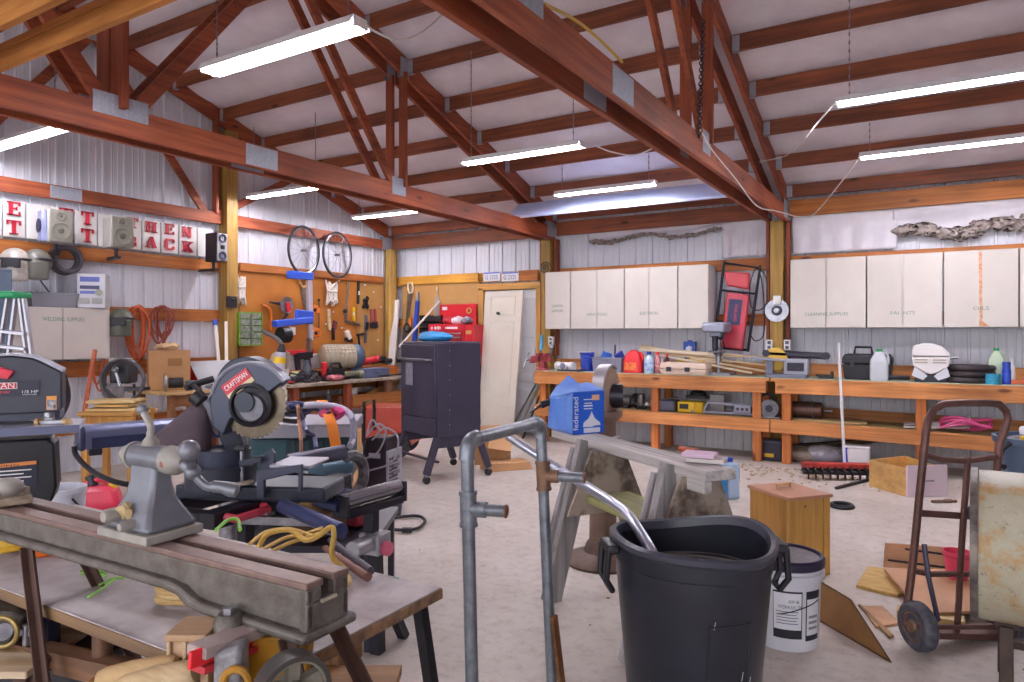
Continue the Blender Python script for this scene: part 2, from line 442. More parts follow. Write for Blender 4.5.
fixture('long shop light with one cord drooping to the truss, higher of the bench pair', xa(837, 5.5) + .72, 5.5, 3.04, 1.44, 2)
fixture('shop light closest above the cleaning supplies cabinets and long workbench', xa(860, 7.3) + .72, 7.3, 3.04, 1.44, 2)
fixture('unseen shop light added for fill over the open floor beside the drum and hand truck bay', 1.2, -.6, 3.04)  # out-of-view fixture, added for the light it gives the room
fixture('unseen shop light added for fill over the open doorway end of the room', -3.0, -.6, 3.04)  # second unseen fixture, also added only as extra room light
# ---------------------------------------------------------------- back wall: cabinets, workbenches and what is on them
M_CAB = mat('cream_enamel', '#d0c9c2', .42, col2='#c3bcb5', scale=1.2)
M_CABSIDE = mat('cream_enamel_side', '#cbc5c3', .45)
M_STENCIL = mat('faded_green_ink', '#5f8378', .7)
M_DARK = mat('dark_gap', '#15131c', .8)
def cabinet(label, xs, words=None, YF_=8.26, z0=1.465, z1=2.225, ww=.45, gap=None, streak=False, wz=.1):
    X = [xa(x, YF_) for x in xs]; x0, x1 = X[0] + .003, X[-1] - .003; xm = (x0 + x1) / 2
    t = T('wall_cabinet', label, 'cabinet', (xm, 8.6, z0), 0, 'cream wall cabinets above the workbench')
    G().bx(x0 - xm, x1 - xm, YF_ + .018 - 8.6, 0, 0, z1 - z0).out('cabinet_body', M_CABSIDE, t, bev=.004)
    for a, b in zip(X, X[1:]):
        g0 = .004 if not gap else gap
        G().bx(a + g0 - xm, b - g0 - xm, YF_ - 8.6, YF_ + .017 - 8.6, .004, z1 - z0 - .004).out('door', M_CAB, t, bev=.003)
    if words:
        g = G(); xc = X[1] - xm if len(X) > 2 else 0
        for i, wd in enumerate(words.split('|')):
            text(g, wd, .05, Matrix.Translation((xc, YF_ - 8.6 - .0005, wz + (len(words.split('|')) - 1 - i) * .065)), .001, width=ww)
        g.out('stencil_lettering', M_STENCIL, t)
    if streak:
        g = G(); xc = X[1] - xm
        g.raw([(xc - .02, YF_ - 8.601, z1 - z0 - .02), (xc + .006, YF_ - 8.601, z1 - z0 - .02), (xc + .014, YF_ - 8.601, .06), (xc + .07, YF_ - 8.601, .012), (xc - .015, YF_ - 8.601, .012), (xc - .012, YF_ - 8.601, .1)], [(0, 1, 2, 3, 4, 5)])
        g.out('rust_streak', mat('rust_streak', '#b9713f', .8, col2='#d8b79a', scale=30), t)
    return t
cabinet('single-door cream wall cabinet lettered garden supplies, next to the post beside the white door', (545, 570), 'GARDEN|SUPPLIES', ww=.17, wz=.24)
cabinet('two-door cream wall cabinet lettered hand tools', (570.5, 597, 624), 'HAND TOOLS', ww=.28, wz=.185)
cabinet('two-door cream wall cabinet lettered electrical', (624.5, 649, 677.5), 'ELECTRICAL', ww=.24, wz=.19)
cabinet('plain single-door cream wall cabinet beside the red creeper', (678, 708.5))
cabinet('two-door cream wall cabinet lettered cleaning supplies', (790, 826, 866), 'CLEANING SUPPLIES', ww=.43, wz=.15)
cabinet('two-door cream wall cabinet with dark open gap between doors, lettered paints', (866.5, 902.5, 943), 'PAI  NTS', ww=.22, gap=.011, wz=.15)
cabinet('two-door cream wall cabinet with a rust streak down the middle, lettered oils', (943.5, 981, 1019), 'OILS', ww=.13, streak=True, wz=.185)
cabinet('cream wall cabinet beyond the one lettered oils', (1019.5, 1060, 1105))
M_TOP = mat('greenish_worktop', '#a9b29a', .6, col2='#8d917c', scale=9)
YB0, YB1 = 7.95, 8.58; ZT = .925
def bench(label, x0, x1, legs, zsh0, zsh1, ends=(0, 0)):
    xm = (x0 + x1) / 2; t = T('workbench', label, 'workbench', (xm, 8.26, 0))
    L = lambda X: X - xm; y0, y1 = YB0 - 8.26, YB1 - 8.26
    G().bx(L(x0), L(x1), y0, y1, ZT - .035, ZT).out('worktop', M_TOP, t, bev=.003)
    G().bx(L(x0), L(x1), y0 - .004, y0 + .03, ZT - .037, ZT - .006).out('edge_strip', M_BENCH, t, bev=.002)
    a0, a1 = x0 + ends[0], x1 - ends[1]
    G().bx(L(a0), L(a1), y0 - .012, y0 + .026, ZT - .165, ZT - .036).out('apron', M_BENCH, t, bev=.003)
    G().box((L((x0 + x1) / 2), y1 - .02, ZT + .07), (x1 - x0, .03, .14)).out('back_board', M_BENCH, t, bev=.002)
    def tl(g): 
        g.move(Matrix.Translation((0, 0, 0))); return g
    za = lambda x: zsh0 + (zsh1 - zsh0) * (x - x0) / (x1 - x0)
    G().bar((L(x0), y0 + .01, za(x0) - .07), (L(x1), y0 + .01, za(x1) - .07), .04, .14).out('shelf_rail', M_BENCH, t, bev=.003)
    G().bar((L(x0), (y0 + y1) / 2 + .02, za(x0) - .01), (L(x1), (y0 + y1) / 2 + .02, za(x1) - .01), y1 - y0 - .06, .02).out('lower_shelf', mat('shelf_board', '#b9a06c', .6, col2='#9a8354', scale=5, stretch=(.2, 3, 3)), t)
    if x0 > -2: G().bar((L(x0), y1 - .03, za(x0) + .05), (L(x1), y1 - .03, za(x1) + .05), .03, .12).out('shelf_back_rail', M_BENCH, t, bev=.003)
    for X in legs:
        G().bx(L(X) - .045, L(X) + .045, y0 + .032, y0 + .122, 0, ZT - .036).out('leg', M_BENCHZ, t, bev=.004)
        G().bx(L(X) - .045, L(X) + .045, y1 - .13, y1 - .045, 0, ZT - .036).out('leg', M_BENCHZ, t, bev=.004)
    return t
XB0 = xa(534.5, 7.95); XBM = xa(770, 7.95)
bench('fir workbench under the hand tools cabinets, carrying the drill press and grey bin', XB0, XBM - .006, (XB0 + .1, xa(655, 8.0), xa(757, 8.0)), .485, .475, (0, .035))
bench('fir workbench under the cleaning supplies cabinets, carrying the black toolbox', XBM + .006, 2.2, (xa(786.5, 8.0), xa(921, 8.0), 1.6), .475, .405, (.05, 0))
def bs(x0, x1, ytop, Y, ybase=None, z0=ZT):
    """metres of something on the bench from the pixel box it fills: centre x, width, height"""
    X0, X1 = xa(x0, Y), xa(x1, Y); return (X0 + X1) / 2, X1 - X0, at((x0 + x1) / 2, ytop, Y=Y).z - z0
def pm(name, hexc, rough=.4, **k): return mat(name, hexc, rough, **k)
P_RED = pm('red_plastic', '#d8252f'); P_BLUE = pm('blue_plastic', '#1f3fae'); P_BLK = pm('black_plastic', '#1d1c24', .45); P_GREY = pm('grey_plastic', '#7f8090')
P_WHT = pm('white_plastic', '#e4e2e4'); P_YEL = pm('yellow_plastic', '#e0b81f'); P_GRN = pm('green_cap', '#2f9e62'); STEEL = mat('bare_steel', '#a6a6ae', .3, .9, col2='#86868e', scale=20)
DKST = mat('dark_steel', '#3c3a44', .4, .6); IRON = mat('grey_cast_iron', '#7d7c84', .45, .5, col2='#64636b', scale=25)
# --- bench vise
X = xa(541, 8.05); t = T('bench_vise', 'red bench vise clamped at the end of the workbench by the white door', 'vise', (X, 8.1, ZT), radians(0))
VR = mat('vise_red', '#a5434a', .5, .2, col2='#8a3239', scale=15)
g = G(); g.cyl((0, 0, 0), (0, 0, .03), .09, .08, 18); g.box((0, 0, .07), (.1, .12, .09), taper=.8); g.box((.05, 0, .15), (.13, .09, .08)); g.box((.06, 0, .2), (.05, .15, .05)); g.out('vise_body', VR, t, bev=.006)
g = G(); g.box((-.1, 0, .145), (.1, .08, .085)); g.box((-.045, 0, .2), (.045, .15, .05)); g.box((-.16, 0, .13), (.06, .06, .08), taper=.7); g.out('sliding_jaw', VR, t, bev=.006)
G().cyl((-.16, 0, .13), (-.27, 0, .13), .014).out('screw', STEEL, t)
g = G(); g.cyl((-.25, -.1, .02), (-.25, .06, .22), .007); g.sph((-.25, -.1, .02), .012); g.sph((-.25, .06, .22), .012); g.out('handle_bar', STEEL, t)
g = G(); g.cyl((.1, .02, .2), (.12, .02, .3), .018); g.sph((.12, .02, .3), .03); g.out('anvil_horn', STEEL, t)
# --- white pvc pieces and a file
X, w_, h = bs(553, 575, 361, 8.1)
t = T('pipe_tee', 'white pvc pipe tee lying beside the red vise', 'pipe fitting', (X, 8.15, ZT))
g = G(); g.cyl((-.12, .02, .055), (.1, -.02, .055), .052, n=20); g.cyl((.0, 0, .055), (.02, -.12, .06), .048, n=20); g.out('tee_body', P_WHT, t)
for a, b in (((-.14, .024, .055), (-.1, .016, .055)), ((.08, -.017, .055), (.13, -.026, .055))): G().cyl(a, b, .06, n=20).out('socket_rim', P_WHT, t)
G().cyl((.018, -.121, .06), (.0185, -.124, .06), .04, n=20).out('bore', P_GREY, t)
o = G().bar((-.13, 0, .012), (.15, .01, .012), .04, .018).cyl((.15, .01, .012), (.27, .02, .02), .016, .012).out('wood_rasp', mat('blue_black_steel', '#3b3d5c', .4, .5), loc=(xa(566, 7.99), 8.0, ZT), bev=.002); tag(o, 'dark blue-grey rasp lying at the workbench edge before the white pipe tee', 'rasp')
# --- blue spool
X, w_, h = bs(580.5, 594, 352, 8.2); r = w_ * .5
t = T('cable_spool', 'blue cable spool with a white lid standing beside the grey bin', 'spool', (X, 8.2, ZT))
pr = [(r, 0), (r, .02)]
for i in range(7): z = .025 + i * (h - .06) / 7; pr += [(r * .86, z), (r * .93, z + .012), (r * .86, z + .024)]
pr += [(r, h - .025), (r, h - .006)]
G().lathe(pr, n=24).out('spool_body', P_BLUE, t); G().cyl((-.05, .01, h - .004), (-.05, .01, h + .004), r * 1.1, n=24).out('lid', P_WHT, t)
# --- grey bin with odds and ends
def tray(t, w, d, h, m, th=.006, tp=.92):
    g = G(); o = [(-w / 2, -d / 2), (w / 2, -d / 2), (w / 2, d / 2), (-w / 2, d / 2)]
    def rg(f, z): return [V((x * f, y * f, z)) for x, y in o]
    k = 1 - 2 * th / w
    g.loft([rg(tp, 0), rg(1, h), rg(1.05, h), rg(1.05, h + .012), rg(k, h + .012), rg(tp * k, th)]); return g.out('tub', m, t, bev=.004)
X, w_, h = bs(594, 625, 357.5, 8.15)
t = T('storage_bin', 'grey plastic bin on the workbench holding blue packets and a brush', 'bin', (X, 8.2, ZT)); tray(t, w_ * .95, .28, h - .01, mat('bin_grey', '#85869a', .45)); G().box((0, -.15, h - .02), (.1, .02, .025)).out('lip_handle', mat('bin_grey', '#85869a'), t, bev=.004)
for i, (dx, dy, a, b, lb, cm) in enumerate(((-.06, .0, 20, 30, 'bright blue paper packet sticking up in the grey bin, beside the brush', '#3b6fd0'), (.1, .03, -30, 40, 'dark blue packet leaning at the red jug end of the grey bin', '#3a49a8'))):
    o = G().box((0, 0, 0), (.12, .03, .09), rotm(20, a, b)).out('paper_packet', mat('packet%d' % i, cm, .6, col2='#cfd8f0', scale=14, sharp=(.3, .36)), loc=(X + dx, 8.2 + dy, ZT + h + .02), bev=.003); tag(o, lb, 'packet')
t = T('hand_brush', 'hand brush with a dark handle standing in the grey bin', 'brush', (X + .045, 8.22, ZT + h)); G().cyl((0, 0, .0), (.0, .01, .16), .012, .009).out('handle', DKST, t); G().box((0, 0, -.01), (.04, .03, .08), taper=.6).out('bristles', P_WHT, t, bev=.003)
# --- red jug
def jug(name, label, cat, x0, x1, y0, Y, body, cap, squat=False, fluid=None, labelc=None, z0=ZT, rz=0):
    X, w, h = bs(x0, x1, y0, Y, z0=z0); t = T(name, label, cat, (X, Y, z0), radians(rz))
    hw = w / 2; d = hw * .75
    def rect(a, b, z, k=5):
        o = []
        for cx, cy, s in ((a - a * .4, b - b * .4, 0), (-a + a * .4, b - b * .4, 90), (-a + a * .4, -b + b * .4, 180), (a - a * .4, -b + b * .4, 270)):
            for i in range(k): q = radians(s + 90 * i / (k - 1)); o.append(V((cx + cos(q) * a * .4, cy + sin(q) * b * .4, z)))
        return o
    pr = [(.96, .0), (1, .03), (1, .55), (.93, .66), (.6, .82), (.36, .89), (.33, .92)] if not squat else [(1, 0), (1, .02), (.98, .5), (.8, .78), (.5, .92), (.4, .95)]
    G().loft([rect(hw * f, d * f if f > .4 else hw * f, h * z) for f, z in pr]).out('bottle_body', body, t)
    G().lathe([(hw * .36, h * .915), (hw * .36, h), (hw * .3, h)], n=16).out('cap', cap, t)
    g = G(); g.tube(spline([(hw * .3, 0, h * .84), (hw * .75, 0, h * .86), (hw * .98, 0, h * .72), (hw * .97, 0, h * .52)]), hw * .13, 8); g.out('grip', body, t)
    if labelc:
        g = G(); g.sheet(lambda u, v: V((-hw * .75 + u * hw * 1.3, -d * 1.005 - .001, h * (.12 + v * .34))), 1, 1); g.out('paper_label', labelc, t)
    return t
jug('oil_jug', 'red plastic oil jug standing beside the grey bin', 'jug', 625, 643, 350, 8.15, P_RED, P_RED, True, labelc=mat('orange_label', '#e8a04a', .6, col2='#d8382f', scale=25))
def bottle(name, label, cat, x, y0, Y, r, m, capm, lab=None, z0=ZT, group=None, neck=.45):
    X = xa(x, Y); h = at(x, y0, Y=Y).z - z0; t = T(name, label, cat, (X, Y, z0), 0, group)
    G().lathe([(r * .95, 0), (r, .01), (r, h * .6), (r * .9, h * .68), (r * neck, h * .8), (r * neck, h * .86)], n=18).out('bottle_body', m, t)
    G().lathe([(r * neck * 1.1, h * .86), (r * neck, h), (r * neck * .4, h)], n=14).out('cap', capm, t)
    if lab: G().lathe([(r * 1.01, h * .12), (r * 1.015, h * .13), (r * 1.015, h * .5), (r * 1.01, h * .51)], n=18, cap=False).out('paper_label', lab, t)
    return t
bottle('spray_bottle', 'clear bottle with blue label and blue cap standing beside the red jug', 'bottle', 649, 351.5, 8.13, .06, mat('pale_liquid', '#b9cfe4', .2), P_BLUE, mat('blue_label', '#3d7fd0', .5, col2='#dfe8f2', scale=18))
bottle('paint_bottle', 'slim red bottle with white lettering behind the cream tool case', 'bottle', 657.5, 352, 8.2, .042, mat('dull_red', '#b0323e', .5, col2='#d8b4b4', scale=30), P_RED)
bottle('glue_bottle', 'small white bottle between the slim red bottle and the dark bottle', 'bottle', 662, 358, 8.25, .03, P_WHT, P_WHT)
bottle('stain_bottle', 'small dark brown bottle with red cap behind the cream tool case', 'bottle', 667, 354, 8.25, .034, mat('brown_glass', '#5a2a20', .25), P_RED)
# --- cream tool case
X, w_, h = bs(662, 709, 362.5, 8.08); t = T('tool_case', 'cream plastic tool case with two dark latches lying on the workbench', 'tool case', (X, 8.1, ZT))
CREAM = mat('cream_plastic', '#dcc4b4', .45); dd = .26
g = G(); g.loft([[V((x * w_ / 2 * f, y * dd / 2 * f, z)) for x, y in ((-1, -1), (1, -1), (1, 1), (-1, 1))] for f, z in ((.93, 0), (1, h * .45))]); g.out('case_base', CREAM, t, bev=.012)
g = G(); g.loft([[V((x * w_ / 2 * f, y * dd / 2 * f, z)) for x, y in ((-1, -1), (1, -1), (1, 1), (-1, 1))] for f, z in ((1, h * .47), (.94, h))]); g.out('case_lid', CREAM, t, bev=.012)
for s in (-1, 1): G().box((s * .11 - .05, -dd / 2 - .008, h * .46), (.055, .02, .05)).out('latch', DKST, t, bev=.003)
G().tube([(-.1, -dd / 2 - .005, h * .42), (-.09, -dd / 2 - .03, h * .4), (-.01, -dd / 2 - .03, h * .4), (0, -dd / 2 - .005, h * .42)], .007).out('carry_handle', CREAM, t)
o = G().box((0, 0, .018), (.34, .05, .036)).out('spirit_level', P_YEL, loc=(xa(690, 8.3), 8.34, ZT + .14), bev=.004); tag(o, 'yellow spirit level lying on the backboard strips behind the cream case', 'level')
# --- bundle of pale wood strips
rr = random.Random(3); STRIP = [wood('pale_strip%d' % i, c, d, 'x', knots=False) for i, (c, d) in enumerate((('#dcc7a6', '#c4a981'), ('#cdb08a', '#b39164'), ('#e2d6c0', '#c9b899')))]
for i, (xa_, ya_, xb_, yb_, ww) in enumerate(((641, 346, 733, 362, .035), (646, 351, 768, 365, .02), (640, 349, 740, 356, .04), (672, 355, 775, 366, .018), (700, 355, 772, 357, .02), (655, 354, 752, 373, .022), (690, 358, 770, 372, .02))):
    a, b = at(xa_, ya_, Y=8.42 - .02 * i), at(xb_, yb_, Y=8.36 - .03 * i); b.z = max(b.z, ZT + .02)
    o = G().bar((-(b - a).length / 2, 0, 0), ((b - a).length / 2, 0, 0), .02, ww).out('wood_strip', STRIP[i % 3], bev=.002)
    o.location = (a + b) / 2; o.rotation_euler = (0, -math.asin((b - a).normalized().z), atan2((b - a).y, (b - a).x))
    tag(o, 'pale wood strip in the loose bundle behind the drill press', 'wood strip', 'pale wood strips on the workbench')
X, w_, h = bs(683, 696, 341, 8.45, z0=1.07); t = T('drink_carton', 'small blue and white carton standing on the strips against the steel wall', 'carton', (X, 8.47, 1.07)); G().box((0, 0, h / 2), (w_ * .9, .07, h * .95)).out('carton_body', mat('carton_blue', '#2d55b5', .5, col2='#e6eaf4', scale=9, sharp=(.42, .46)), t, bev=.003); G().box((.0, 0, h), (.05, .05, .02)).out('top_flap', P_BLUE, t)
# --- drill press
X = xa(717, 8.2); t = T('drill_press', 'small bench drill press with grey-blue head standing before the red creeper', 'drill press', (X, 8.22, ZT))
DP = mat('drill_press_blue', '#8f93a6', .4, .3); zt = at(717, 323, Y=8.2).z - ZT
G().box((.02, 0, .015), (.34, .26, .03), taper=.9).out('base_plate', IRON, t, bev=.005)
G().cyl((-.0, .05, .03), (0, .05, zt - .02), .032, n=18).out('column', STEEL, t)
g = G(); g.box((0, -.02, zt - .06), (.26, .34, .1)); g.box((0, .0, zt - .13), (.14, .2, .08)); g.out('drill_head', DP, t, bev=.02)
G().box((-.01, -.0, zt - .005), (.24, .32, .02)).out('belt_cover', mat('drill_cover', '#a3a6b5', .4), t, bev=.008)
g = G(); g.cyl((0, -.1, zt - .3), (0, -.1, zt - .15), .035); g.cyl((0, -.1, zt - .36), (0, -.1, zt - .3), .018, .03); g.out('chuck', DKST, t)
g = G(); [g.cyl((.07, -.06, zt - .17), (.07 + .1 * cos(a) * .3, -.06 + .12 * cos(a), zt - .17 + .12 * sin(a)), .007) for a in (1, 3.1, 5.2)]; g.cyl((.04, -.06, zt - .17), (.08, -.06, zt - .17), .025); g.out('feed_handle', DKST, t)
g = G(); g.cyl((0, -.04, .26), (0, -.04, .28), .1, n=22); g.cyl((0, .05, .22), (0, .05, .32), .045); g.out('work_table', IRON, t)
# --- mechanic's creeper hung on the girts
t = T('mechanic_creeper', 'red padded mechanic creeper with black tube frame hung on the wall', 'creeper', (xa(735, 8.45), 8.5, 1.2))
cL = lambda x, y, dy=0: at(x, y, Y=8.46 + dy) - t.location
CRV = mat('red_vinyl', '#c03b4c', .35, col2='#b23344', scale=4); CRD = mat('creeper_frame_black', '#262733', .35, .4)
g = G(); pl = [cL(727, 292), cL(749.5, 295), cL(743, 350), cL(721, 347)]; g.loft([[p + V((0, -.02, 0)) for p in pl], [p + V((0, .045, 0)) for p in pl]]); g.out('back_pad', CRV, t, bev=.015)
g = G(); pl = [cL(724.5, 272), cL(750, 273), cL(750, 290), cL(727.5, 286)]; g.loft([[p + V((0, -.05, 0)) for p in pl], [p + V((0, .045, 0)) for p in pl]]); g.out('head_rest', mat('red_vinyl_dark', '#b8333f', .35), t, bev=.02)
g = G(); g.box(cL(735, 312) + V((0, -.024, 0)), (.15, .004, .3), rotm(0, 6, 0)); g.out('name_patch', mat('patch_navy', '#2d3158', .5), t)
g = G(); text(g, 'CRAFTSMAN', .05, Matrix.Translation(cL(736.5, 313) + V((0, -.027, 0))) @ rotm(0, -84, 0), .002, width=.2); g.out('patch_lettering', mat('patch_red', '#d84a5c', .5), t)
for pts in ([(724, 263), (760, 268), (748, 350)], [(724, 263), (716, 330)], [(716, 330), (720, 348), (748, 350)]):
    G().tube([cL(*p, .02) for p in pts], .017).out('frame_tube', CRD, t)
for (a, b) in (((720, 290), (757, 294)), ((717, 321), (753, 323))): G().tube([cL(*a, .03), cL(*b, .03)], .012).out('cross_bar', CRD, t)
for a in ((724, 263), (760, 268), (716, 330), (748, 349)):
    p = cL(*a, -.02); G().lathe([(.03, -.012), (.034, 0), (.03, .012)], c=p, m=rotm(0, 90, 20)).out('caster', P_BLK, t)
# cord looped on the creeper
g = G(); g.tube(spline([at(755, 268, Y=8.42), at(765, 275, Y=8.42), at(767, 300, Y=8.42), at(760, 310, Y=8.42), at(751, 306, Y=8.42), at(750, 285, Y=8.42), at(757, 268, Y=8.42), at(763, 290, Y=8.42), at(764, 332, Y=8.44), at(756, 341, Y=8.44), at(751, 336, Y=8.44)]), .007, 6)
tag(g.out('extension_cable', P_BLK), 'black cord looped over the creeper frame beside the post', 'cord')
# --- round saw blade on the post
def sawblade(g, R, th, nt=28, m=None, hole=.015):
    pts = []
    for i in range(nt):
        a = 2 * pi * i / nt; pts += [(R * .92 * cos(a), R * .92 * sin(a)), (R * cos(a + .12), R * sin(a + .12)), (R * .96 * cos(a + .17), R * .96 * sin(a + .17))]
    return g.prism(pts, th, m)
t = T('saw_disc', 'round steel saw blade hung on the yellow post', 'saw blade', (xa(776.5, 8.4), 8.415, at(776.5, 310.5, Y=8.4).z)); sawblade(G(), .135, .003).out('blade_disc', mat('blade_steel', '#9a9aa2', .25, .9, col2='#7c7c86', scale=6, stretch=(1, 1, 1)), t)
g = G(); g.cyl((0, -.03, 0), (0, .0, 0), .055, .06); g.out('arbor_pad', DKST, t); G().cyl((0, -.035, 0), (0, -.03, 0), .03, n=6).out('nut', STEEL, t)
o = G().box((0, 0, 0), (.08, .04, .1)).out('paper_tag', P_WHT, loc=(xa(777, 8.4), 8.408, at(777, 300, Y=8.4).z), bev=.004); tag(o, 'white hanging card behind the round saw blade on the post', 'card')
for x, y, lb in ((769, 345, 'white power outlet box on the post side toward the creeper'), (787, 345, 'white power outlet box beside the belt sander'), (550.5, 341, 'white power outlet box on the post next to the white door')):
    t = T('power_outlet', lb, 'outlet', (xa(x, 8.4), 8.425, at(x, y, Y=8.4).z)); G().box((0, 0, 0), (.075, .05, .12)).out('outlet_box', P_WHT, t, bev=.006)
    for s in (-1, 1): G().box((0, -.027, s * .028), (.035, .006, .036)).out('socket', mat('outlet_grey', '#5a5864', .5), t, bev=.002)
# --- belt and disc sander
X = xa(785, 8.12); t = T('belt_sander', 'bench belt and disc sander with yellow disc on the workbench', 'sander', (X, 8.15, ZT)); SD = mat('sander_blue_grey', '#7b7e95', .4, .2)
G().box((.02, 0, .02), (.42, .24, .04)).out('base', SD, t, bev=.008)
g = G(); g.box((.12, -.0, .12), (.25, .2, .17)); g.out('motor_housing', mat('sander_grey', '#a4a5b2', .4), t, bev=.012)
G().box((.12, -.103, .12), (.17, .006, .09)).out('switch_plate', mat('sander_label', '#26253a', .4, col2='#c04a5a', scale=30, sharp=(.3, .34)), t)
G().bar((-.2, .03, .26), (.4, .03, .24), .12, .07).out('belt_bed', DKST, t, bev=.02)
g = G(); [g.cyl((xx, -.035, zz), (xx, .095, zz), .04) for xx, zz in ((.4, .24), (-.2, .26))]; g.out('belt_roller', DKST, t)
G().cyl((-.1, -.03, .2), (-.1, .0, .2), .125, n=28).out('sanding_disc', mat('yellow_abrasive', '#d8b052', .8), t)
G().box((-.15, -.09, .2), (.34, .2, .02), rotm(0, 4, 0)).out('tilt_table', mat('table_blue_grey', '#9398ad', .35, .4), t, bev=.003); g = G(); g.box((-.16, -.02, .11), (.08, .06, .16)); g.out('table_bracket', SD, t, bev=.006)
# --- black toolbox
X, w_, h = bs(843, 893, 354, 8.2); t = T('toolbox', 'black plastic toolbox with a folded top handle on the workbench', 'toolbox', (X, 8.25, ZT)); w_ *= .98
g = G(); g.loft([[V((x * w_ / 2 * f, y * .13 * f, z)) for x, y in ((-1, -1), (1, -1), (1, 1), (-1, 1))] for f, z in ((.92, 0), (1, h * .6))]); g.out('box_base', P_BLK, t, bev=.01)
g = G(); g.loft([[V((x * w_ / 2 * f, y * .13 * f, z)) for x, y in ((-1, -1), (1, -1), (1, 1), (-1, 1))] for f, z in ((1.03, h * .62), (1.02, h * .85), (.9, h))]); g.out('box_lid', P_BLK, t, bev=.012)
g = G(); g.tube([(-.13, 0, h), (-.12, 0, h + .07), (.03, 0, h + .07), (.04, 0, h)], .013); g.out('handle', P_BLK, t)
for s in (-.6, .45): G().box((s * w_ / 2, -.137, h * .6), (.04, .014, .06)).out('latch', DKST, t, bev=.003)
MILK = mat('milky_plastic', '#cfd2da', .3, col2='#c2c6d0', scale=3)
jug('water_jug', 'translucent water jug with green cap in front of the black toolbox', 'jug', 870, 888.5, 349, 8.06, MILK, P_GRN)
t = T('flashlight', 'dark grey tube flashlight lying beside the translucent water jug', 'flashlight', (xa(896, 8.05), 8.08, ZT + .035), radians(10)); G().lathe([(.018, -.12), (.022, -.11), (.022, .08), (.036, .12), (.036, .16)], m=rotm(0, -90, 0), n=18).out('barrel', DKST, t); G().cyl((-.158, 0, 0), (-.161, 0, 0), .03).out('lens', STEEL, t)
# --- white marine style fuel tank / hood shape
X, w_, h = bs(912, 950, 343, 8.12); t = T('portable_grill', 'white folding metal grill with slotted body beside the black hose coil', 'grill', (X, 8.2, ZT)); GW = mat('grill_white', '#e6e2e2', .35)
prof = [(-.5, .42), (-.5, .8), (-.44, .93), (-.2, 1), (.05, .99), (.3, .9), (.5, .72), (.5, .42)]
G().prism([(a * w_, b * h) for a, b in [(-.5, .66)] + prof[1:-1] + [(.5, .66)]], .3, Matrix.Translation((0, -.15, 0))).out('lid', GW, t, bev=.015)
G().prism([(a * w_, b * h) for a, b in ((-.5, .64), (.5, .64), (.47, .42), (.15, .24), (.0, .2), (-.15, .24), (-.47, .42))], .29, Matrix.Translation((0, -.147, 0))).out('fire_box', GW, t, bev=.008)
for s in (-.25, .23):
    for i in range(2): G().box((s * w_, -.149, h * (.5 + .07 * i)), (.11, .006, .012)).out('vent_slot', mat('slot_tan', '#a89a8c', .6), t)
for s in (-1, 1):
    G().prism([(s * .5 * w_, .16 * h), (s * .2 * w_, .05 * h), (s * .08 * w_, .16 * h), (s * .42 * w_, .4 * h)][::s], .012, Matrix.Translation((0, -.16, 0))).out('folding_leg', mat('grill_leg', '#c9c8d2', .35, .3), t)
G().box((0, 0, h * .1), (w_ * .85, .24, h * .2)).out('tray', DKST, t, bev=.006)
G().tube([(w_ * .5, -.05, h * .62), (w_ * .68, -.05, h * .63), (w_ * .68, .05, h * .63), (w_ * .5, .05, h * .62)], .014).out('side_handle', STEEL, t)
# --- coil of black hose
X, w_, h = bs(952, 986, 364, 8.12); t = T('hose_coil', 'coil of black hose lying on the workbench beside the white grill', 'hose', (X, 8.24, ZT))
for i in range(3):
    for R in (.2, .17): G().ring((.005 * i, 0, .025 + i * h / 3.1), R - .006 * i, h / 6.2, n=40, k=10).out('coil_turn', mat('black_rubber', '#2a2327', .6, col2='#40353a', scale=12), t)
G().box((-.19, -.08, h * .75), (.05, .04, .06)).out('yellow_fitting', P_YEL, t, bev=.006)
jug('coolant_jug', 'pale green coolant jug with green cap behind the blue spray can', 'jug', 988, 1005, 348, 8.3, mat('green_liquid', '#b4c8ae', .3), P_GRN)
bottle('spray_can', 'blue spray can with white stripe standing in front of the coolant jug', 'spray can', 1006.5, 362, 8.12, .036, P_BLUE, P_BLUE, mat('white_stripe_label', '#2a4ec0', .4, col2='#dfe4f4', scale=5, stretch=(1, 1, .05), sharp=(.44, .47)), neck=.9)
bottle('caulk_bottle', 'slim white bottle beside the blue spray can', 'bottle', 1011.5, 358, 8.2, .03, P_WHT, P_WHT)
for i, lb in enumerate(('teal tape roll under another on the workbench by the spray can', 'teal tape roll on top of another by the spray can')):
    t = T('tape_roll', lb, 'tape', (xa(993, 8.06), 8.07, ZT + i * .05)); G().lathe([(.034, 0), (.06, 0), (.06, .047), (.034, .047), (.034, 0)], n=28, cap=False).out('tape_winding', mat('teal_tape', '#2f93b5', .4), t); G().lathe([(.031, .001), (.034, .001), (.034, .046), (.031, .046), (.031, .001)], n=28, cap=False).out('core', mat('kraft_card', '#b0936a', .8), t)
# small dark odds on the right bench
for i, (x, lb) in enumerate(((826, 'low black clamp lying on the bare stretch of workbench'), (1018, 'orange clamp at the workbench end past the bottles'))):
    o = G().box((0, 0, .02), (.14, .06, .04)).box((.06, 0, .05), (.03, .04, .06)).cyl((-.1, 0, .03), (.0, 0, .03), .012).out('bar_clamp', P_BLK if i == 0 else mat('clamp_orange', '#c8582a', .4), loc=(xa(x, 8.15), 8.15, ZT), bev=.006); tag(o, lb, 'clamp')
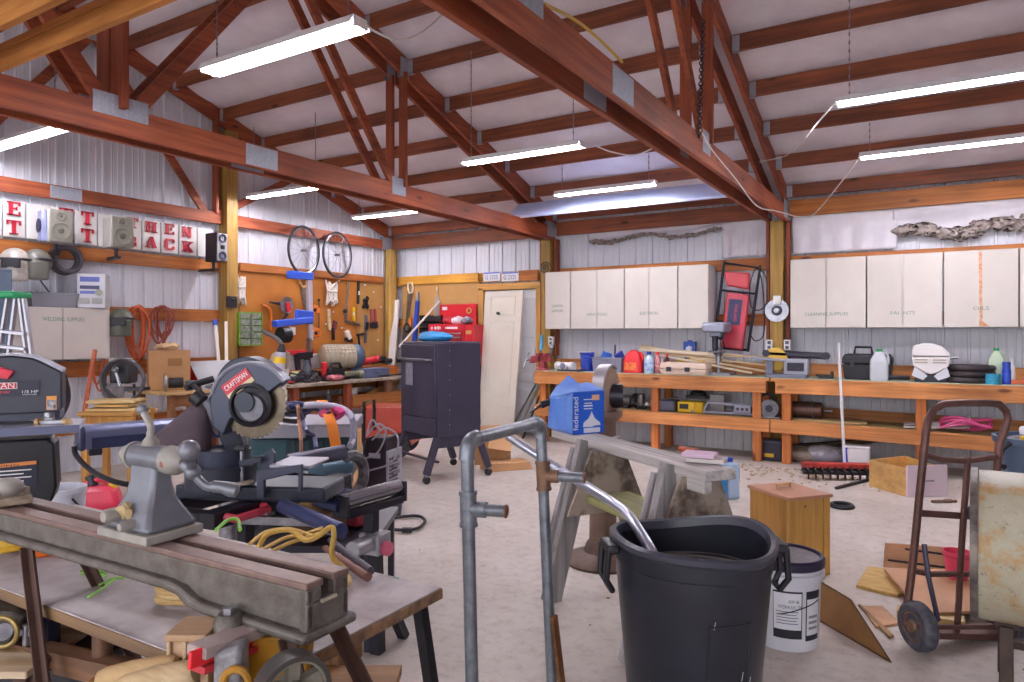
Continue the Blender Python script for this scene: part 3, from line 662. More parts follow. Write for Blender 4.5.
# --- lower shelf
def onshelf(x, Y=8.15): return xa(x, Y), (.485 if x < 770 else .475 - .02 * 0) - .0
SH = .482
def spot(x, Y=8.16, z=SH): return (xa(x, Y), Y, z)
t = T('bench_grinder', 'small grey grinder with round guards on the lower shelf, nearest the blue box', 'grinder', spot(624, 8.2)); g = G(); g.cyl((-.1, 0, .1), (.1, 0, .1), .06); g.out('motor', IRON, t)
for s in (-1, 1): G().cyl((s * .13, -.0, .1), (s * .17, 0, .1), .085, n=22).out('wheel_guard', DKST, t)
G().box((0, 0, .02), (.16, .14, .04)).out('base', DKST, t, bev=.006)
t = T('router_tool', 'silver and white power router standing on the lower shelf before the leg', 'router', spot(641, 8.18)); G().cyl((0, 0, 0), (0, 0, .02), .07).out('base_ring', P_BLK, t); G().lathe([(.045, .06), (.05, .08), (.05, .17), (.035, .19)], n=18).out('motor', STEEL, t)
for s in (-1, 1): G().sph((s * .08, 0, .06), .025).out('side_knob', P_WHT, t)
for s in (-1, 1): G().cyl((s * .04, 0, .02), (s * .04, 0, .08), .008).out('post', STEEL, t)
bottle('finish_can', 'tall can with yellow and red label on the lower shelf', 'can', 655.5, 391, 8.12, .04, mat('can_label', '#c39a3a', .4, col2='#8a2430', scale=12, stretch=(.2, .2, 1), sharp=(.48, .5)), P_RED, z0=SH, neck=.95)
X, w_, h = bs(660, 678, 398, 8.1, z0=SH); t = T('drill_case', 'grey plastic drill case with a strap lying on the lower shelf beside the yellow case', 'case', spot(668.5, 8.14)); G().box((0, 0, h * .42), (w_, .22, h * .84)).out('case_body', mat('case_grey', '#55566a', .45), t, bev=.02); G().bar((-w_ * .3, -.1, h * .8), (w_ * .4, .05, h * 1.05), .04, .012).out('strap', STEEL, t)
X, w_, h = bs(679, 706, 399, 8.1, z0=SH); t = T('power_tool_case', 'yellow ribbed power tool case lying on the lower shelf', 'case', spot(692, 8.14)); G().box((0, .02, h * .4), (w_ * .95, .2, h * .8)).out('case_body', P_YEL, t, bev=.015)
for i in range(5): G().box((.05 + i * .022, -.085, h * .45), (.012, .02, h * .7)).out('rib', P_YEL, t, bev=.003)
G().box((-.07, -.085, h * .45), (.1, .012, h * .35)).out('label_plate', P_BLK, t, bev=.003)
o = G().sph((0, 0, .05), .08, (1.2, .9, .7)).box((.0, -.02, .02), (.24, .18, .03)).out('face_shield', P_BLK, loc=spot(698, 8.3, SH + .15)); tag(o, 'black face shield resting on the yellow tool case', 'face shield')
t = T('tile_saw_frame', 'long silver-grey tool frame with a boxed motor on the lower shelf', 'tool frame', spot(728, 8.1)); FRM = mat('frame_grey', '#8f8fa2', .4, .3); z = .0
for (a, b) in (((-.28, 0, .02), (.33, 0, .02)), ((-.22, .0, .13), (.33, .0, .11)), ((-.28, 0, .02), (-.22, 0, .13)), ((-.42, -.02, .02), (-.25, 0, .03))): G().bar(a, b, .05, .028).out('frame_bar', FRM, t, bev=.003)
G().box((.17, .02, .075), (.19, .14, .09)).out('motor_box', FRM, t, bev=.008)
for i in range(3): G().box((.12 + .05 * i, -.053, .075), (.03, .006, .03)).out('switch', DKST, t, bev=.002)
o = G().box((0, 0, .1), (.17, .12, .2)).box((0, -.06, .13), (.13, .01, .08)).out('paper_box', mat('off_white_card', '#c9c6c8', .7), loc=spot(718, 8.38), bev=.004); tag(o, 'off-white box standing behind the silver tool frame on the lower shelf', 'box')
t = T('circular_saw', 'circular saw with silver motor face in the gap between the two workbenches', 'circular saw', (xa(770, 8.06), 8.1, SH)); G().cyl((0, -.06, .1), (0, .03, .1), .095, n=24).out('motor_face', STEEL, t)
G().lathe([(.06, 0), (.1, 0), (.1, .02), (.06, .02)], c=(0, -.065, .1), m=rotm(90), n=24).out('guard', IRON, t); G().cyl((0, -.09, .1), (0, -.06, .1), .04).out('hub', DKST, t)
G().tube(spline([(-.09, 0, .14), (-.1, 0, .22), (-.03, 0, .26), (.05, 0, .2)]), .018).out('handle', P_BLK, t); G().box((0, 0, .008), (.24, .2, .012)).out('shoe', STEEL, t)
t = T('electric_motor', 'copper-and-steel electric motor lying on the lower shelf behind the bench leg', 'motor', spot(808, 8.2, .475)); G().lathe([(.05, -.18), (.085, -.16), (.09, -.1), (.09, .1), (.085, .14), (.04, .16)], c=(0, 0, .1), m=rotm(0, 90, 0), n=22).out('motor_body', mat('motor_brown', '#6a4c42', .4, .5), t)
G().cyl((.16, 0, .1), (.24, 0, .1), .015).out('shaft', STEEL, t); g = G(); g.ring((.06, 0, .1), .092, .008, m=rotm(0, 90, 0)); g.out('band', STEEL, t); G().box((0, 0, .01), (.2, .14, .02)).out('mount_plate', DKST, t)
for i, (x0, x1, Y, lb) in enumerate(((795, 868, 8.22, 'wide plywood offcut lying on the lower shelf behind the motor'), (800, 862, 8.06, 'narrow plywood offcut at the shelf rail before the conduit pole'))):
    a, b = xa(x0, Y), xa(x1, Y); o = G().box((0, 0, .012), (b - a, .25 if i == 0 else .12, .022)).out('plywood_offcut', wood('ply_offcut', '#bca06a', '#a5875a', 'x', knots=False), loc=((a + b) / 2, Y, .462 + .004 * i), bev=.002); tag(o, lb, 'board')
# cords and pipe pieces heaped on the shelf at the far end
g = G(); rr = random.Random(5); pts = []
for i in range(30): a = i * .9; pts.append(at(966 + 26 * cos(a), 424 + 5 * sin(a * 1.3) + rr.uniform(-2, 2), Y=8.02 + .06 * sin(a * .7)))
g.tube(spline(pts, 4), .012, 6); tag(g.out('air_hose', mat('pink_hose', '#c8457e', .4)), 'tangled pink air hose heaped on the lower shelf by the hand truck', 'hose')
t = T('duct_pipe', 'white flared pipe end lying on the lower shelf behind the pink hose', 'pipe', (xa(950, 8.1), 8.15, .51), radians(20)); G().lathe([(.03, -.3), (.035, .1), (.06, .14), (.06, .17), (.05, .17), (.03, .1), (.025, -.3)], m=rotm(0, 80, 0), n=18).out('pipe_body', mat('dusty_white', '#b8b2b4', .6), t); G().ring((.165, 0, .03), .058, .008, m=rotm(0, 80, 0)).out('rim', P_WHT, t)
o = G().bar((-.28, 0, 0), (.28, 0, .03), .2, .02).bar((-.28, 0, .02), (.1, .03, .06), .12, .015).out('scrap_board', mat('dusty_white', '#b8b2b4'), loc=(xa(936, 8.1), 8.13, .47), bev=.003); tag(o, 'dusty grey scrap panel on the lower shelf beside the pink hose', 'panel')
# --- under the benches
t = T('car_battery', 'dark car battery case on the floor between the bench legs', 'battery', (xa(770, 8.15), 8.2, 0)); G().box((0, 0, .1), (.26, .2, .2)).out('case_body', mat('battery_navy', '#23243c', .35), t, bev=.008); G().box((0, 0, .21), (.27, .21, .03)).out('lid', mat('battery_lid', '#4a4a60', .4), t, bev=.008); G().box((0, -.103, .06), (.1, .004, .04)).out('label', P_YEL, t)
def sack(name, label, x, Y, w, d, h, m, rz=0):
    g = G(); g.sph((0, 0, h / 2), .5, (w, d, h), n=20); r = random.Random(int(x))
    for v in g.b.verts: v.co += V((r.uniform(-1, 1), r.uniform(-1, 1), r.uniform(-1, 1))) * .012; v.co.z = max(0, v.co.z)
    o = g.out(name, m, loc=(xa(x, Y), Y, 0), rz=radians(rz), sub=1, ang=80); tag(o, label, 'sack'); return o
sack('cement_sack', 'beige slumped sack on the floor under the right-hand workbench', 803, 8.25, .45, .3, .17, mat('sack_beige', '#a09489', .8, col2='#857a70', scale=8))
sack('cement_sack', 'grey sack with a pale panel on the floor behind the red auger', 826, 8.25, .5, .3, .2, mat('sack_grey', '#8d8b9a', .7, col2='#c8c6d2', scale=2.2, sharp=(.47, .53)))
for i, (x0, y0, x1, y1, lb, c) in enumerate(((792, 452, 880, 440, 'dark board slanting under the workbench, lower of two', '#4a3a2e'), (775, 447, 870, 440, 'dark board slanting under the workbench, upper of two', '#5c4a38'))):
    a, b = at(x0, y0, Y=8.4), at(x1, y1, Y=8.5); o = G().bar((0, 0, 0), tuple(b - a), .12, .025).out('dark_board', wood('dark_board%d' % i, c, '#2e241d', 'x', knots=False), loc=a); tag(o, lb, 'board')
o = G().cyl((-.3, 0, .045), (.32, .02, .045), .045, n=16).box((.35, .02, .06), (.1, .06, .05)).out('red_pipe', mat('pipe_red', '#c0452f', .5), loc=at(818, 462, Z=0)); tag(o, 'red plastic pipe lying on the floor by the grey sack', 'pipe')
# post-hole auger: red flighting around a dark shaft
pA, pB = at(803, 472, Z=.07), at(900, 474, Z=.07); t = T('ground_auger', 'long red auger with dark spiral flights lying on the floor before the conduit pole', 'auger', (pA + pB) / 2, atan2((pB - pA).y, (pB - pA).x)); L = (pB - pA).length
G().cyl((-L / 2, 0, 0), (L / 2, 0, 0), .022).out('shaft', P_BLK, t)
g = G(); nn = 150; i0 = [V((-L / 2 + L * i / nn, .02 * cos(i * .55), .02 * sin(i * .55))) for i in range(nn)]; i1 = [V((-L / 2 + L * i / nn, .068 * cos(i * .55), .068 * sin(i * .55))) for i in range(nn)]; g.raw(i0 + i1, [(i, i + 1, nn + i + 1, nn + i) for i in range(nn - 1)]); g.out('spiral_flight', mat('auger_dark', '#2b2428', .5, .4), t, solid=.006)
G().box((0, .03, .065), (L, .09, .05)).out('red_guard', mat('auger_red', '#c8392f', .5, col2='#8a2a26', scale=10), t, bev=.006)
p0, p1 = at(836, 488, Z=.015), at(868, 480, Z=.015); tag(G().cyl(p0, p1, .014, n=12).out('steel_rod', DKST), 'short dark steel rod on the floor before the red auger', 'rod')
g = G(); c = at(842, 506, Z=.012); [g.ring(c + V((0, 0, .012 * i)), .085 - .008 * i, .012, n=28) for i in range(2)]; tag(g.out('cord_coil', P_BLK), 'small black cord coil on the bare floor beyond the wooden cabinet', 'cord')
# pail behind the auger
p = at(857, 470, Z=0); t = T('paint_pail', 'small white square pail with a blue corner behind the auger', 'pail', p); G().box((0, 0, .12), (.24, .2, .24), taper=1.05).out('pail_body', P_WHT, t, bev=.02); G().box((-.1, -.09, .16), (.06, .04, .16), rotm(0, 0, 20)).out('blue_label', P_BLUE, t, bev=.01); G().box((0, 0, .245), (.255, .215, .02)).out('lid', P_WHT, t, bev=.006)
# conduit pole leaning on the bench front
a, b = at(845, 472.5, Z=.0), at(838.5, 343, Y=7.89); t = T('conduit_pole', 'thin white conduit pole leaning upright against the workbench', 'pole', a); G().cyl((0, 0, .0), tuple(b - a), .014, n=12).out('tube', P_WHT, t); G().cyl((0, 0, .0), tuple((b - a) * .03), .017, n=12).out('end_cap', P_WHT, t)
# lying wooden drawer with a pale front
t = T('drawer_box', 'pale wooden drawer box with a pinkish white front resting on the floor', 'drawer', at(905, 494, Z=0), radians(0)); DW = wood('drawer_pine', '#d2a869', '#bd9152', 'x', knots=False)
P0, P1, P2, P3 = [at(x, y, Z=0) - t.location for x, y in ((870, 486), (908, 497), (943, 496), (905, 481))]
Z3 = V((0, 0, .25))
def wallp(name, a, b, h, m, th=.018): return G().bar(a + V((0, 0, h / 2)), b + V((0, 0, h / 2)), th, h).out(name, m, t, bev=.002)
wallp('side_panel', P0, P1, .24, DW); wallp('side_panel', P3 + (P2 - P1) * .0, P2, .24, DW); wallp('end_panel', P0, P3, .24, DW)
wallp('drawer_front', P1 - (P2 - P1) * .04, P2 + (P2 - P1) * .1, .27, mat('pink_laminate', '#d6c3cc', .4), .022)
g = G(); g.raw([P0 + V((0, 0, .02)), P1 + V((0, 0, .02)), P2 + V((0, 0, .02)), P3 + V((0, 0, .02))], [(0, 1, 2, 3)]); g.out('bottom_panel', DW, t, solid=.008)
p = (P1 + P2) / 2 + V((0, 0, .14)); dv = (P2 - P1).normalized(); nv = V((dv.y, -dv.x, 0)); G().tube([p - dv * .05, p - dv * .05 + nv * .035, p + dv * .05 + nv * .035, p + dv * .05], .006).out('pull_handle', STEEL, t)
# torn wall insulation over the steel
def curtain(label, x0, x1, ztop, fz, seed=1):
    r = random.Random(seed); ph = [r.uniform(0, 6) for _ in range(4)]
    def fn(u, v):
        X = x0 + (x1 - x0) * u; zb = fz(u)
        return V((X, 8.585 - .012 * sin(u * 30 + ph[0]) * v - .02 * v * sin(u * 9 + ph[1]) - .015 * sin(v * 6 + u * 4), ztop + (zb - ztop) * v))
    o = G().sheet(fn, 60, 14).out('insulation_sheet', mat('wall_barrier', '#d9d4dc', .45, col2='#c8c2cc', scale=3, bump=.4), ang=80, solid=.004); return tag(o, label, 'insulation')
curtain('white insulation facing sheet with creases above the red creeper', xa(722, 8.58), XP2 - .14, 2.76, lambda u: 2.32)
curtain('smooth white insulation facing sheet above the cleaning supplies cabinets', XP2 + .14, xa(897, 8.58), 2.76, lambda u: 2.32, 2)
curtain('torn white insulation facing sheet sagging above the oils cabinet', xa(893, 8.56), 2.2, 2.76, lambda u: 2.55 - .06 * sin(u * 7) + .03 * sin(u * 23), 3)
curtain('narrow torn strip of white insulation above the electrical cabinets', xa(588, 8.56), xa(724, 8.56), 2.76, lambda u: 2.66 - .03 * sin(u * 11), 4)
FL = mat('fluffy_glass_wool', '#b9aca6', .95, col2='#7d706c', scale=22, bump=1.0)
def fluff(label, x0, x1, fz, r0, seed):
    g = G(); r = random.Random(seed); n = 90
    for i in range(n):
        u = (i + r.random()) / n; q = r0 * r.uniform(.35, 1.0); g.sph((x0 + (x1 - x0) * u, 8.57 + r.uniform(-.02, .01), fz(u) + r.uniform(-.5, .45) * r0), q, (r.uniform(1.2, 2.4), .5, r.uniform(.5, 1)), n=8)
    g.jitter(r0 * .38, seed); o = g.out('glass_wool', FL, ang=180); o['kind'] = 'stuff'; o['label'] = label; o['category'] = 'insulation'
fluff('grey fluffy glass wool hanging from the torn insulation over the oils cabinet', xa(900, 8.56), 2.0, lambda u: 2.52 - .06 * sin(u * 7) + .03 * sin(u * 23), .07, 1)
fluff('grey fluffy glass wool along the torn strip above the electrical cabinets', xa(592, 8.56), xa(722, 8.56), lambda u: 2.645 - .03 * sin(u * 11), .03, 2)
# pale metal flashing stored on the chords
X0, X1 = xa(512, 7.7), xa(742, 7.7); o = G().box((0, 0, 0), (X1 - X0, .34, .02), rotm(38)).bar((-(X1 - X0) / 2, -.13, -.11), ((X1 - X0) / 2, -.13, -.11), .03, .02).out('metal_flashing', mat('pale_blue_metal', '#c3cff5', .35, .0), loc=((X0 + X1) / 2, 7.72, 2.87 + .11), bev=.003); tag(o, 'long pale blue metal flashing stored across the truss chords near the eave', 'flashing')
# ---------------------------------------------------------------- gable wall on the left
XW = -7.50                     # face of the ribs
def lw(x, y, X=XW): return at(x, y, X=X)
# hardboard tool panels
HB = mat('hardboard_brown', '#b5722a', .6, col2='#a56422', scale=2.5); HT = mat('hardboard_tan', '#b98d52', .6, col2='#aa7f46', scale=2.5)
XP = -7.465
S(G().bx(XP - .012, XP, 5.68, 7.75, .6, 2.27).out('trim_1', HB, bev=.002)); S(G().bx(XP - .012, XP, 7.75, 8.34, .6, 2.27).out('trim_2', HT, bev=.002))
S(G().bx(XP, XP + .03, 5.68, 8.3, 2.19, 2.29).out('trim_3', M_GIRTY, bev=.003))
YP = 8.56
XD0, XD1 = xa(478, 8.5), xa(541, 8.5)
S(G().bx(-7.28, XD0 - .02, YP, YP + .012, .6, 2.2).out('trim_4', HT, bev=.002))
S(G().bx(-7.3, XD0 - .02, YP - .03, YP, 2.17, 2.3).out('trim_5', MATS['yellow_girt'], bev=.003))
# red letters on white steel strips
def slab(ch):
    """serifed letter as boxes in a 1 x 1.3 cell: (x0, x1, z0, z1)"""
    H = 1.3; s = .28; f = .13
    L = dict(
        E=[(.12, .12 + s, 0, H), (0, .95, 0, f), (0, .95, H - f, H), (.3, .7, .59, .71), (.82, .95, 0, .38), (.82, .95, H - .38, H), (.62, .72, .5, .82)],
        T=[(.36, .64, 0, H), (.2, .8, 0, f), (0, 1, H - f, H), (0, .13, H - .42, H), (.87, 1, H - .42, H)],
        H=[(.1, .1 + s, 0, H), (.62, .62 + s, 0, H), (0, .48, 0, f), (.52, 1, 0, f), (0, .48, H - f, H), (.52, 1, H - f, H), (.3, .7, .58, .72)],
        N=[(.08, .26, 0, H), (.74, .92, 0, H), (0, .4, 0, f), (0, .3, H - f, H), (.6, 1, H - f, H)],
        B=[(.1, .38, 0, H), (0, .7, 0, f), (0, .7, H - f, H), (.2, .7, .58, .71), (.66, .92, .1, .6), (.62, .88, .7, 1.2)],
        A=[(0, .4, 0, f), (.6, 1, 0, f), (.3, .7, .38, .5)],
        C=[(.05, .33, .2, 1.1), (.15, .85, 0, f + .04), (.15, .85, H - f - .04, H), (.78, .93, .1, .45), (.78, .93, .85, 1.25)],
        K=[(.1, .38, 0, H), (0, .48, 0, f), (0, .48, H - f, H), (.6, 1, 0, f), (.6, 1, H - f, H)])
    D = dict(N=[((.14, H), (.84, 0), .26)], A=[((.18, 0), (.5, H), .14), ((.82, 0), (.5, H), .28)], K=[((.34, .5), (.84, H - .05), .14), ((.46, .62), (.84, .05), .28)])
    return L.get(ch, []), D.get(ch, [])
M_LET = mat('letter_red', '#c02238', .5)
M_PANEL = mat('letter_panel_white', '#e4e2e0', .45)
def letter(ch, x0, x1, yt, yb, lb):
    A, B_ = lw(x0, yb, XW + .02), lw(x1, yb, XW + .02); zt = lw((x0 + x1) / 2, yt, XW + .02).z; zb = lw((x0 + x1) / 2, yb, XW + .02).z
    W, H = B_.y - A.y, zt - zb; g = G(); bs_, ds = slab(ch)
    for a, b, c, d in bs_: g.bx(0, .012, a * W, b * W, c * H / 1.3, d * H / 1.3)
    for p, q, w in ds: g.bar((.006, p[0] * W, p[1] * H / 1.3), (.006, q[0] * W, q[1] * H / 1.3), .0119, w * W, up=(0, 1, 0))
    o = g.out('wall_letter', M_LET, loc=(XW + .036, A.y, zb)); tag(o, lb, 'letter', None); return o
for i, (x0, x1) in enumerate(((-24, 1), (1, 24), (24.5, 49), (49.5, 72), (73, 96), (96.5, 118), (118.5, 140), (140.5, 159), (159.5, 177), (177.5, 195.5), (195.8, 212))):
    y0, y1 = ya(x0, XW), ya(x1, XW); o = G().bx(0, .03, .006, y1 - y0 - .006, 0, .34).out('letter_board', M_PANEL, loc=(XW, y0, 2.315), bev=.003)
    tag(o, 'tall white board in the row of letter boards along the gable wall', 'board', 'white letter boards on the gable wall')
for a in (('E', 6, 20, 202, 215.5, 'red letter E at the top of the first board, past the two-tone speaker'), ('T', 5.5, 20, 220.5, 234.5, 'red letter T under the E on the first board'),
          ('T', 80, 92.5, 212, 225, 'upper red letter T between the two silver speakers'), ('T', 80, 92.5, 229, 242.5, 'lower red letter T between the two silver speakers'),
          ('T', 58, 72, 208.5, 221, 'red letter mostly hidden behind the two-tone speaker'),
          ('B', 125, 136, 236, 247, 'red letter B half hidden behind the second silver speaker'), ('T', 126, 137, 218, 228, 'red letter top hidden behind the second silver speaker'),
          ('H', 144, 156, 222, 232.5, 'red letter H beginning the word hen'), ('E', 163.5, 173.5, 224, 234.5, 'red letter E in the word hen'), ('N', 181, 190.5, 227, 237.5, 'red letter N ending the word hen'),
          ('A', 144, 156, 237, 248, 'red letter A in the word back'), ('C', 163, 174, 239, 250, 'red letter C in the word back'), ('K', 181, 192, 241.5, 252, 'red letter K ending the word back')):
    letter(*a)
# speakers
SPK = mat('speaker_silver', '#98958c', .4, .3); SPD = mat('speaker_grey', '#8f8f94', .45)
def speaker(name, label, x, y, rz, w, d, h, two=False, black=False):
    p = lw(x, y, -7.22); t = T(name, label, 'speaker', (p.x, p.y, p.z), radians(rz))       # -y is the grille face
    G().box((0, 0, h / 2), (w, d, h)).out('cabinet_body', P_BLK if black else mat('speaker_white', '#b3b1ae', .45), t, bev=.008)
    if not black:
        G().box((0, -d / 2 - .012, h / 2), (w * .98, .024, h * .99)).out('face_panel', SPK, t, bev=.01)
        for z, r in ((h * .36, w * .42), (h * .8, w * .2)):
            G().lathe([(r * 1.05, 0), (r * 1.05, .012), (r * .85, .014), (r * .8, .004), (r * .3, -.004), (0.001, .006)], c=(0, -d / 2 - .022, z), m=rotm(90), n=26).out('driver_cone', mat('cone_taupe', '#8b877c', .5), t); G().lathe([(r * .34, 0), (r * .25, .012), (.001, .016)], c=(0, -d / 2 - .022, z), m=rotm(90), n=18).out('dust_cap', mat('cap_dark', '#5f5c56', .4), t)
    else:
        G().box((0, -d / 2 - .008, h / 2), (w * .96, .016, h * .97)).out('face_panel', mat('speaker_silver2', '#b9b8bc', .4, .3), t, bev=.006)
        for z in (h * .2, h * .82): G().lathe([(w * .36, 0), (w * .36, .01), (w * .28, .012), (w * .1, .0), (.001, .008)], c=(0, -d / 2 - .014, z), m=rotm(90), n=22).out('driver_cone', mat('cone_navy', '#2f3352', .4), t)
        G().box((0, -d / 2 - .017, h * .5), (w * .4, .006, h * .14)).out('badge', P_BLK, t)
    if two:
        G().box((-w * .6, .0, h * .5), (w * .25, d * .7, h * .96)).out('rear_housing', mat('speaker_blue', '#9aa2cc', .35, .3), t, bev=.015)  # blue light on the silver body, put into this side's colour
        G().lathe([(.06, 0), (.07, .01), (.05, .015), (.001, .004)], c=(-w * .725, .0, h * .5), m=rotm(90, 0, -90), n=22).out('side_cone', mat('cone_navy', '#2f3352'), t)
    G().cyl((0, d * .2, -.1), (0, d * .2, 0), .018).out('bracket_post', DKST, t)
    G().box((0, .14, -.09), (.05, .3, .03)).out('bracket_arm', DKST, t)
    return t
speaker('speaker', 'silver speaker with blue light put into its side colour, on a bracket between the first letters', 57, 243.5, 80, .2, .2, .31, True)
speaker('speaker', 'silver speaker with grey side on a bracket over the hidden letters', 118, 248.5, 78, .215, .24, .31)
speaker('speaker', 'black speaker with silver face mounted beside the square wall post', 216, 262, 92, .14, .2, .33, black=True)
# white cabinet with stencil, and what stands on it
XC = -7.22; y0, y1 = ya(-14, XC), ya(110, XC); z0, z1 = 1.15, 1.655
t = T('wall_cabinet', 'cream two-door cabinet lettered welding supplies on the gable wall', 'cabinet', (-7.5, (y0 + y1) / 2, z0)); yc = (y0 + y1) / 2
G().bx(0, .26, y0 - yc, y1 - yc, 0, z1 - z0).out('cabinet_body', M_CABSIDE, t, bev=.004)
ym = ya(63, XC) - yc
for a, b in ((y0 - yc, ym), (ym, y1 - yc)): G().bx(.262, .28, a + .003, b - .003, .003, z1 - z0 - .003).out('door', M_CAB, t, bev=.003)
g = G(); text(g, 'WELDING SUPPLIES', .055, Matrix.Translation((.281, ym + .01, .39)) @ rotm(0, 0, 90), .001, width=ya(84, XC) - ya(42, XC)); g.out('stencil_lettering', M_STENCIL, t)
# stereo
p = lw(94, 312, -7.28); t = T('stereo', 'small silver stereo unit standing at the end of the welding supplies cabinet', 'stereo', (-7.3, p.y, z1), radians(52)); hs = .35
G().box((0, .04, hs / 2), (.25, .24, hs)).out('case', mat('stereo_grey', '#a9a9a6', .45), t, bev=.006); G().box((0, -.085, hs / 2), (.25, .02, hs * .98)).out('front_panel', mat('stereo_silver', '#c3c2cc', .35, .2), t, bev=.006)
for z, h, c in ((.29, .05, '#5966b8'), (.21, .035, '#3b4470'), (.16, .03, '#6a76c4')): G().box((-.01, -.097, z), (.17, .006, h)).out('display', mat('disp' + c[1:], c, .3), t, bev=.002)
G().cyl((.07, -.115, .16), (.07, -.09, .16), .033, n=20).out('volume_knob', SPK, t)
for s in (-1, 1): G().box((s * .055, -.098, .075), (.09, .008, .06)).out('tape_door', mat('stereo_grey', '#a9a9a6'), t, bev=.003)
p = lw(52, 311, -7.32); t = T('storage_tub', 'clear plastic tub lying on the welding supplies cabinet', 'tub', (-7.36, p.y, z1), radians(90)); CLR = mat('clear_plastic', '#c4c6d2', .25, trans=.55); tray(t, .42, .2, .13, CLR); g = G(); g.box((.06, 0, .07), (.16, .14, .1)); g.out('blue_insert', mat('tub_blue', '#7f86b4', .4), t, bev=.01)
p = lw(30, 311, -7.3); t = T('angle_drill', 'grey and yellow angle drill lying beside the clear tub', 'drill', (-7.36, p.y, z1), radians(90)); G().cyl((-.1, 0, .05), (.05, 0, .07), .035, .03).out('body', mat('drill_grey', '#7a7f74', .4), t); G().cyl((.05, 0, .07), (.09, 0, .15), .02, .016).out('handle', mat('drill_grey', '#7a7f74'), t); G().box((.08, 0, .03), (.07, .05, .06)).out('battery_pack', mat('drill_yellow', '#c79a2c', .4), t, bev=.006)
# helmets and a hose ring hung on the girt
def helmet(label, x, y, m, rz, s=1.0, visor=True, X=-7.28):
    p = lw(x, y, X); t = T('welding_helmet', label, 'helmet', tuple(p), radians(rz))
    G().sph((0, 0, 0), .125 * s, (.95, 1.15, 1.0), n=22).out('shell', m, t, sub=1)
    g = G(); g.loft([[V((.11 * s * cos(a), -.05 * s + .11 * s * sin(a) * 1.0, z)) for a in [2 * pi * i / 18 for i in range(18)]] for z in (0, -.17 * s)]); g.out('chin_guard', m, t, bev=.01)
    if visor: G().box((0, -.14 * s, -.02), (.14 * s, .04, .09 * s)).out('visor', P_BLK, t, bev=.01)
    G().ring((0, 0, .02), .125 * s, .012, n=24).out('head_band', DKST, t); return t
helmet('white welding helmet hung on the upper girt with dark strap', 15, 262, mat('helmet_white', '#b9b4ac', .35, col2='#8a847c', scale=10), 55, 1.05)
helmet('grey-green welding helmet hung beside the white one', 37.5, 262, mat('helmet_grey', '#6b6a62', .4), 40, 1.0, False)
helmet('olive grey welding helmet hung beside the stereo', 121, 320, mat('helmet_olive', '#55574c', .4), 50, 1.0, True)
p = lw(63, 260, -7.4); g = G()
for i, (R, r) in enumerate(((.125, .028), (.115, .026), (.12, .024))): g.ring((p.x + .02 + .03 * i, p.y + .005 * i, p.z), R, r, m=rotm(0, 90, 0), n=30, k=10)
tag(g.out('rubber_hose', mat('grey_hose', '#57545c', .5)), 'ring of dark grey hose hung under the blue-lit speaker', 'hose')
o = G().tube([lw(37, 276, -7.45), lw(52, 296, -7.45), lw(56, 297, -7.45)], .006, 6).out('signal_wire', P_BLK); tag(o, 'thin black wire running down the steel wall to the clear tub', 'wire')
# orange cords
ORC = mat('orange_cord', '#c8602c', .45, col2='#b04e22', scale=12); BRC = mat('brown_red_cord', '#8a4034', .45)
def loops(name, label, x0, x1, yt, yb, n, m, r=.008, X=-7.40, seed=1):
    g = G(); rr = random.Random(seed); pts = []
    for i in range(n):
        a, b = x0 + rr.uniform(0, (x1 - x0) * .35), x1 - rr.uniform(0, (x1 - x0) * .35); yb2 = yb - rr.uniform(0, (yb - yt) * .4); Xo = X + rr.uniform(-.03, .03)
        w = (b - a)
        pts += [lw(a + w * .5, yt + rr.uniform(-1, 1), Xo), lw(a + w * .05, yt + (yb2 - yt) * .25, Xo), lw(a + w * .12, yt + (yb2 - yt) * .75, Xo), lw(a + w * .5, yb2, Xo), lw(b - w * .1, yt + (yb2 - yt) * .75, Xo), lw(b, yt + (yb2 - yt) * .25, Xo)]
    pts.append(pts[0]); g.tube(spline(pts, 5), r, 6); return tag(g.out(name, m), label, 'cord')
loops('extension_cable', 'thick orange cord bundle looped on the girt nearest the olive helmet', 124, 150, 306, 372, 9, ORC, .010, seed=2)
loops('extension_cable', 'thin red-brown cord hanging in wide loops beside the thick orange bundle', 149, 174, 306, 352, 9, BRC, .008, seed=3)
loops('extension_cable', 'orange cord hanging under the welding supplies cabinet corner', 88, 106, 352, 400, 3, ORC, .009, seed=5)
# black cable beside the band saw
g = G(); g.tube(spline([lw(50, 362, -7.2), lw(62, 372, -7.2), lw(68, 396, -7.2), lw(62, 414, -7.2), lw(52, 422, -7.2)], 6), .026, 8); tag(g.out('welding_cable', P_BLK), 'thick black cable drooping in front of the wall behind the saw housing', 'cable')
# folding step ladder
STL = mat('ladder_aluminium', '#aeadb8', .35, .7); fr = F(12, 5.3)
t = T('step_ladder', 'aluminium folding step ladder with a green top tray', 'ladder', fr.loc, fr.rz)
for (a, b) in (((20, 298), (40, 470)), ((16, 298), (-6, 470)), ((24, 298), (47, 460)), ((8, 298), (-20, 470))):
    G().bar(fr.p(*a), fr.p(*b, .0), .02, .038, up=(0, 1, 0)).out('rail', STL, t, bev=.003)
G().box(fr.p(5, 295), (.28, .2, .05)).out('top_tray', mat('ladder_green', '#25a066', .4), t, bev=.015)
for y in (330, 345): G().bar(fr.p(-10, y), fr.p(28, y + 4), .09, .025).out('tread', STL, t, bev=.003)
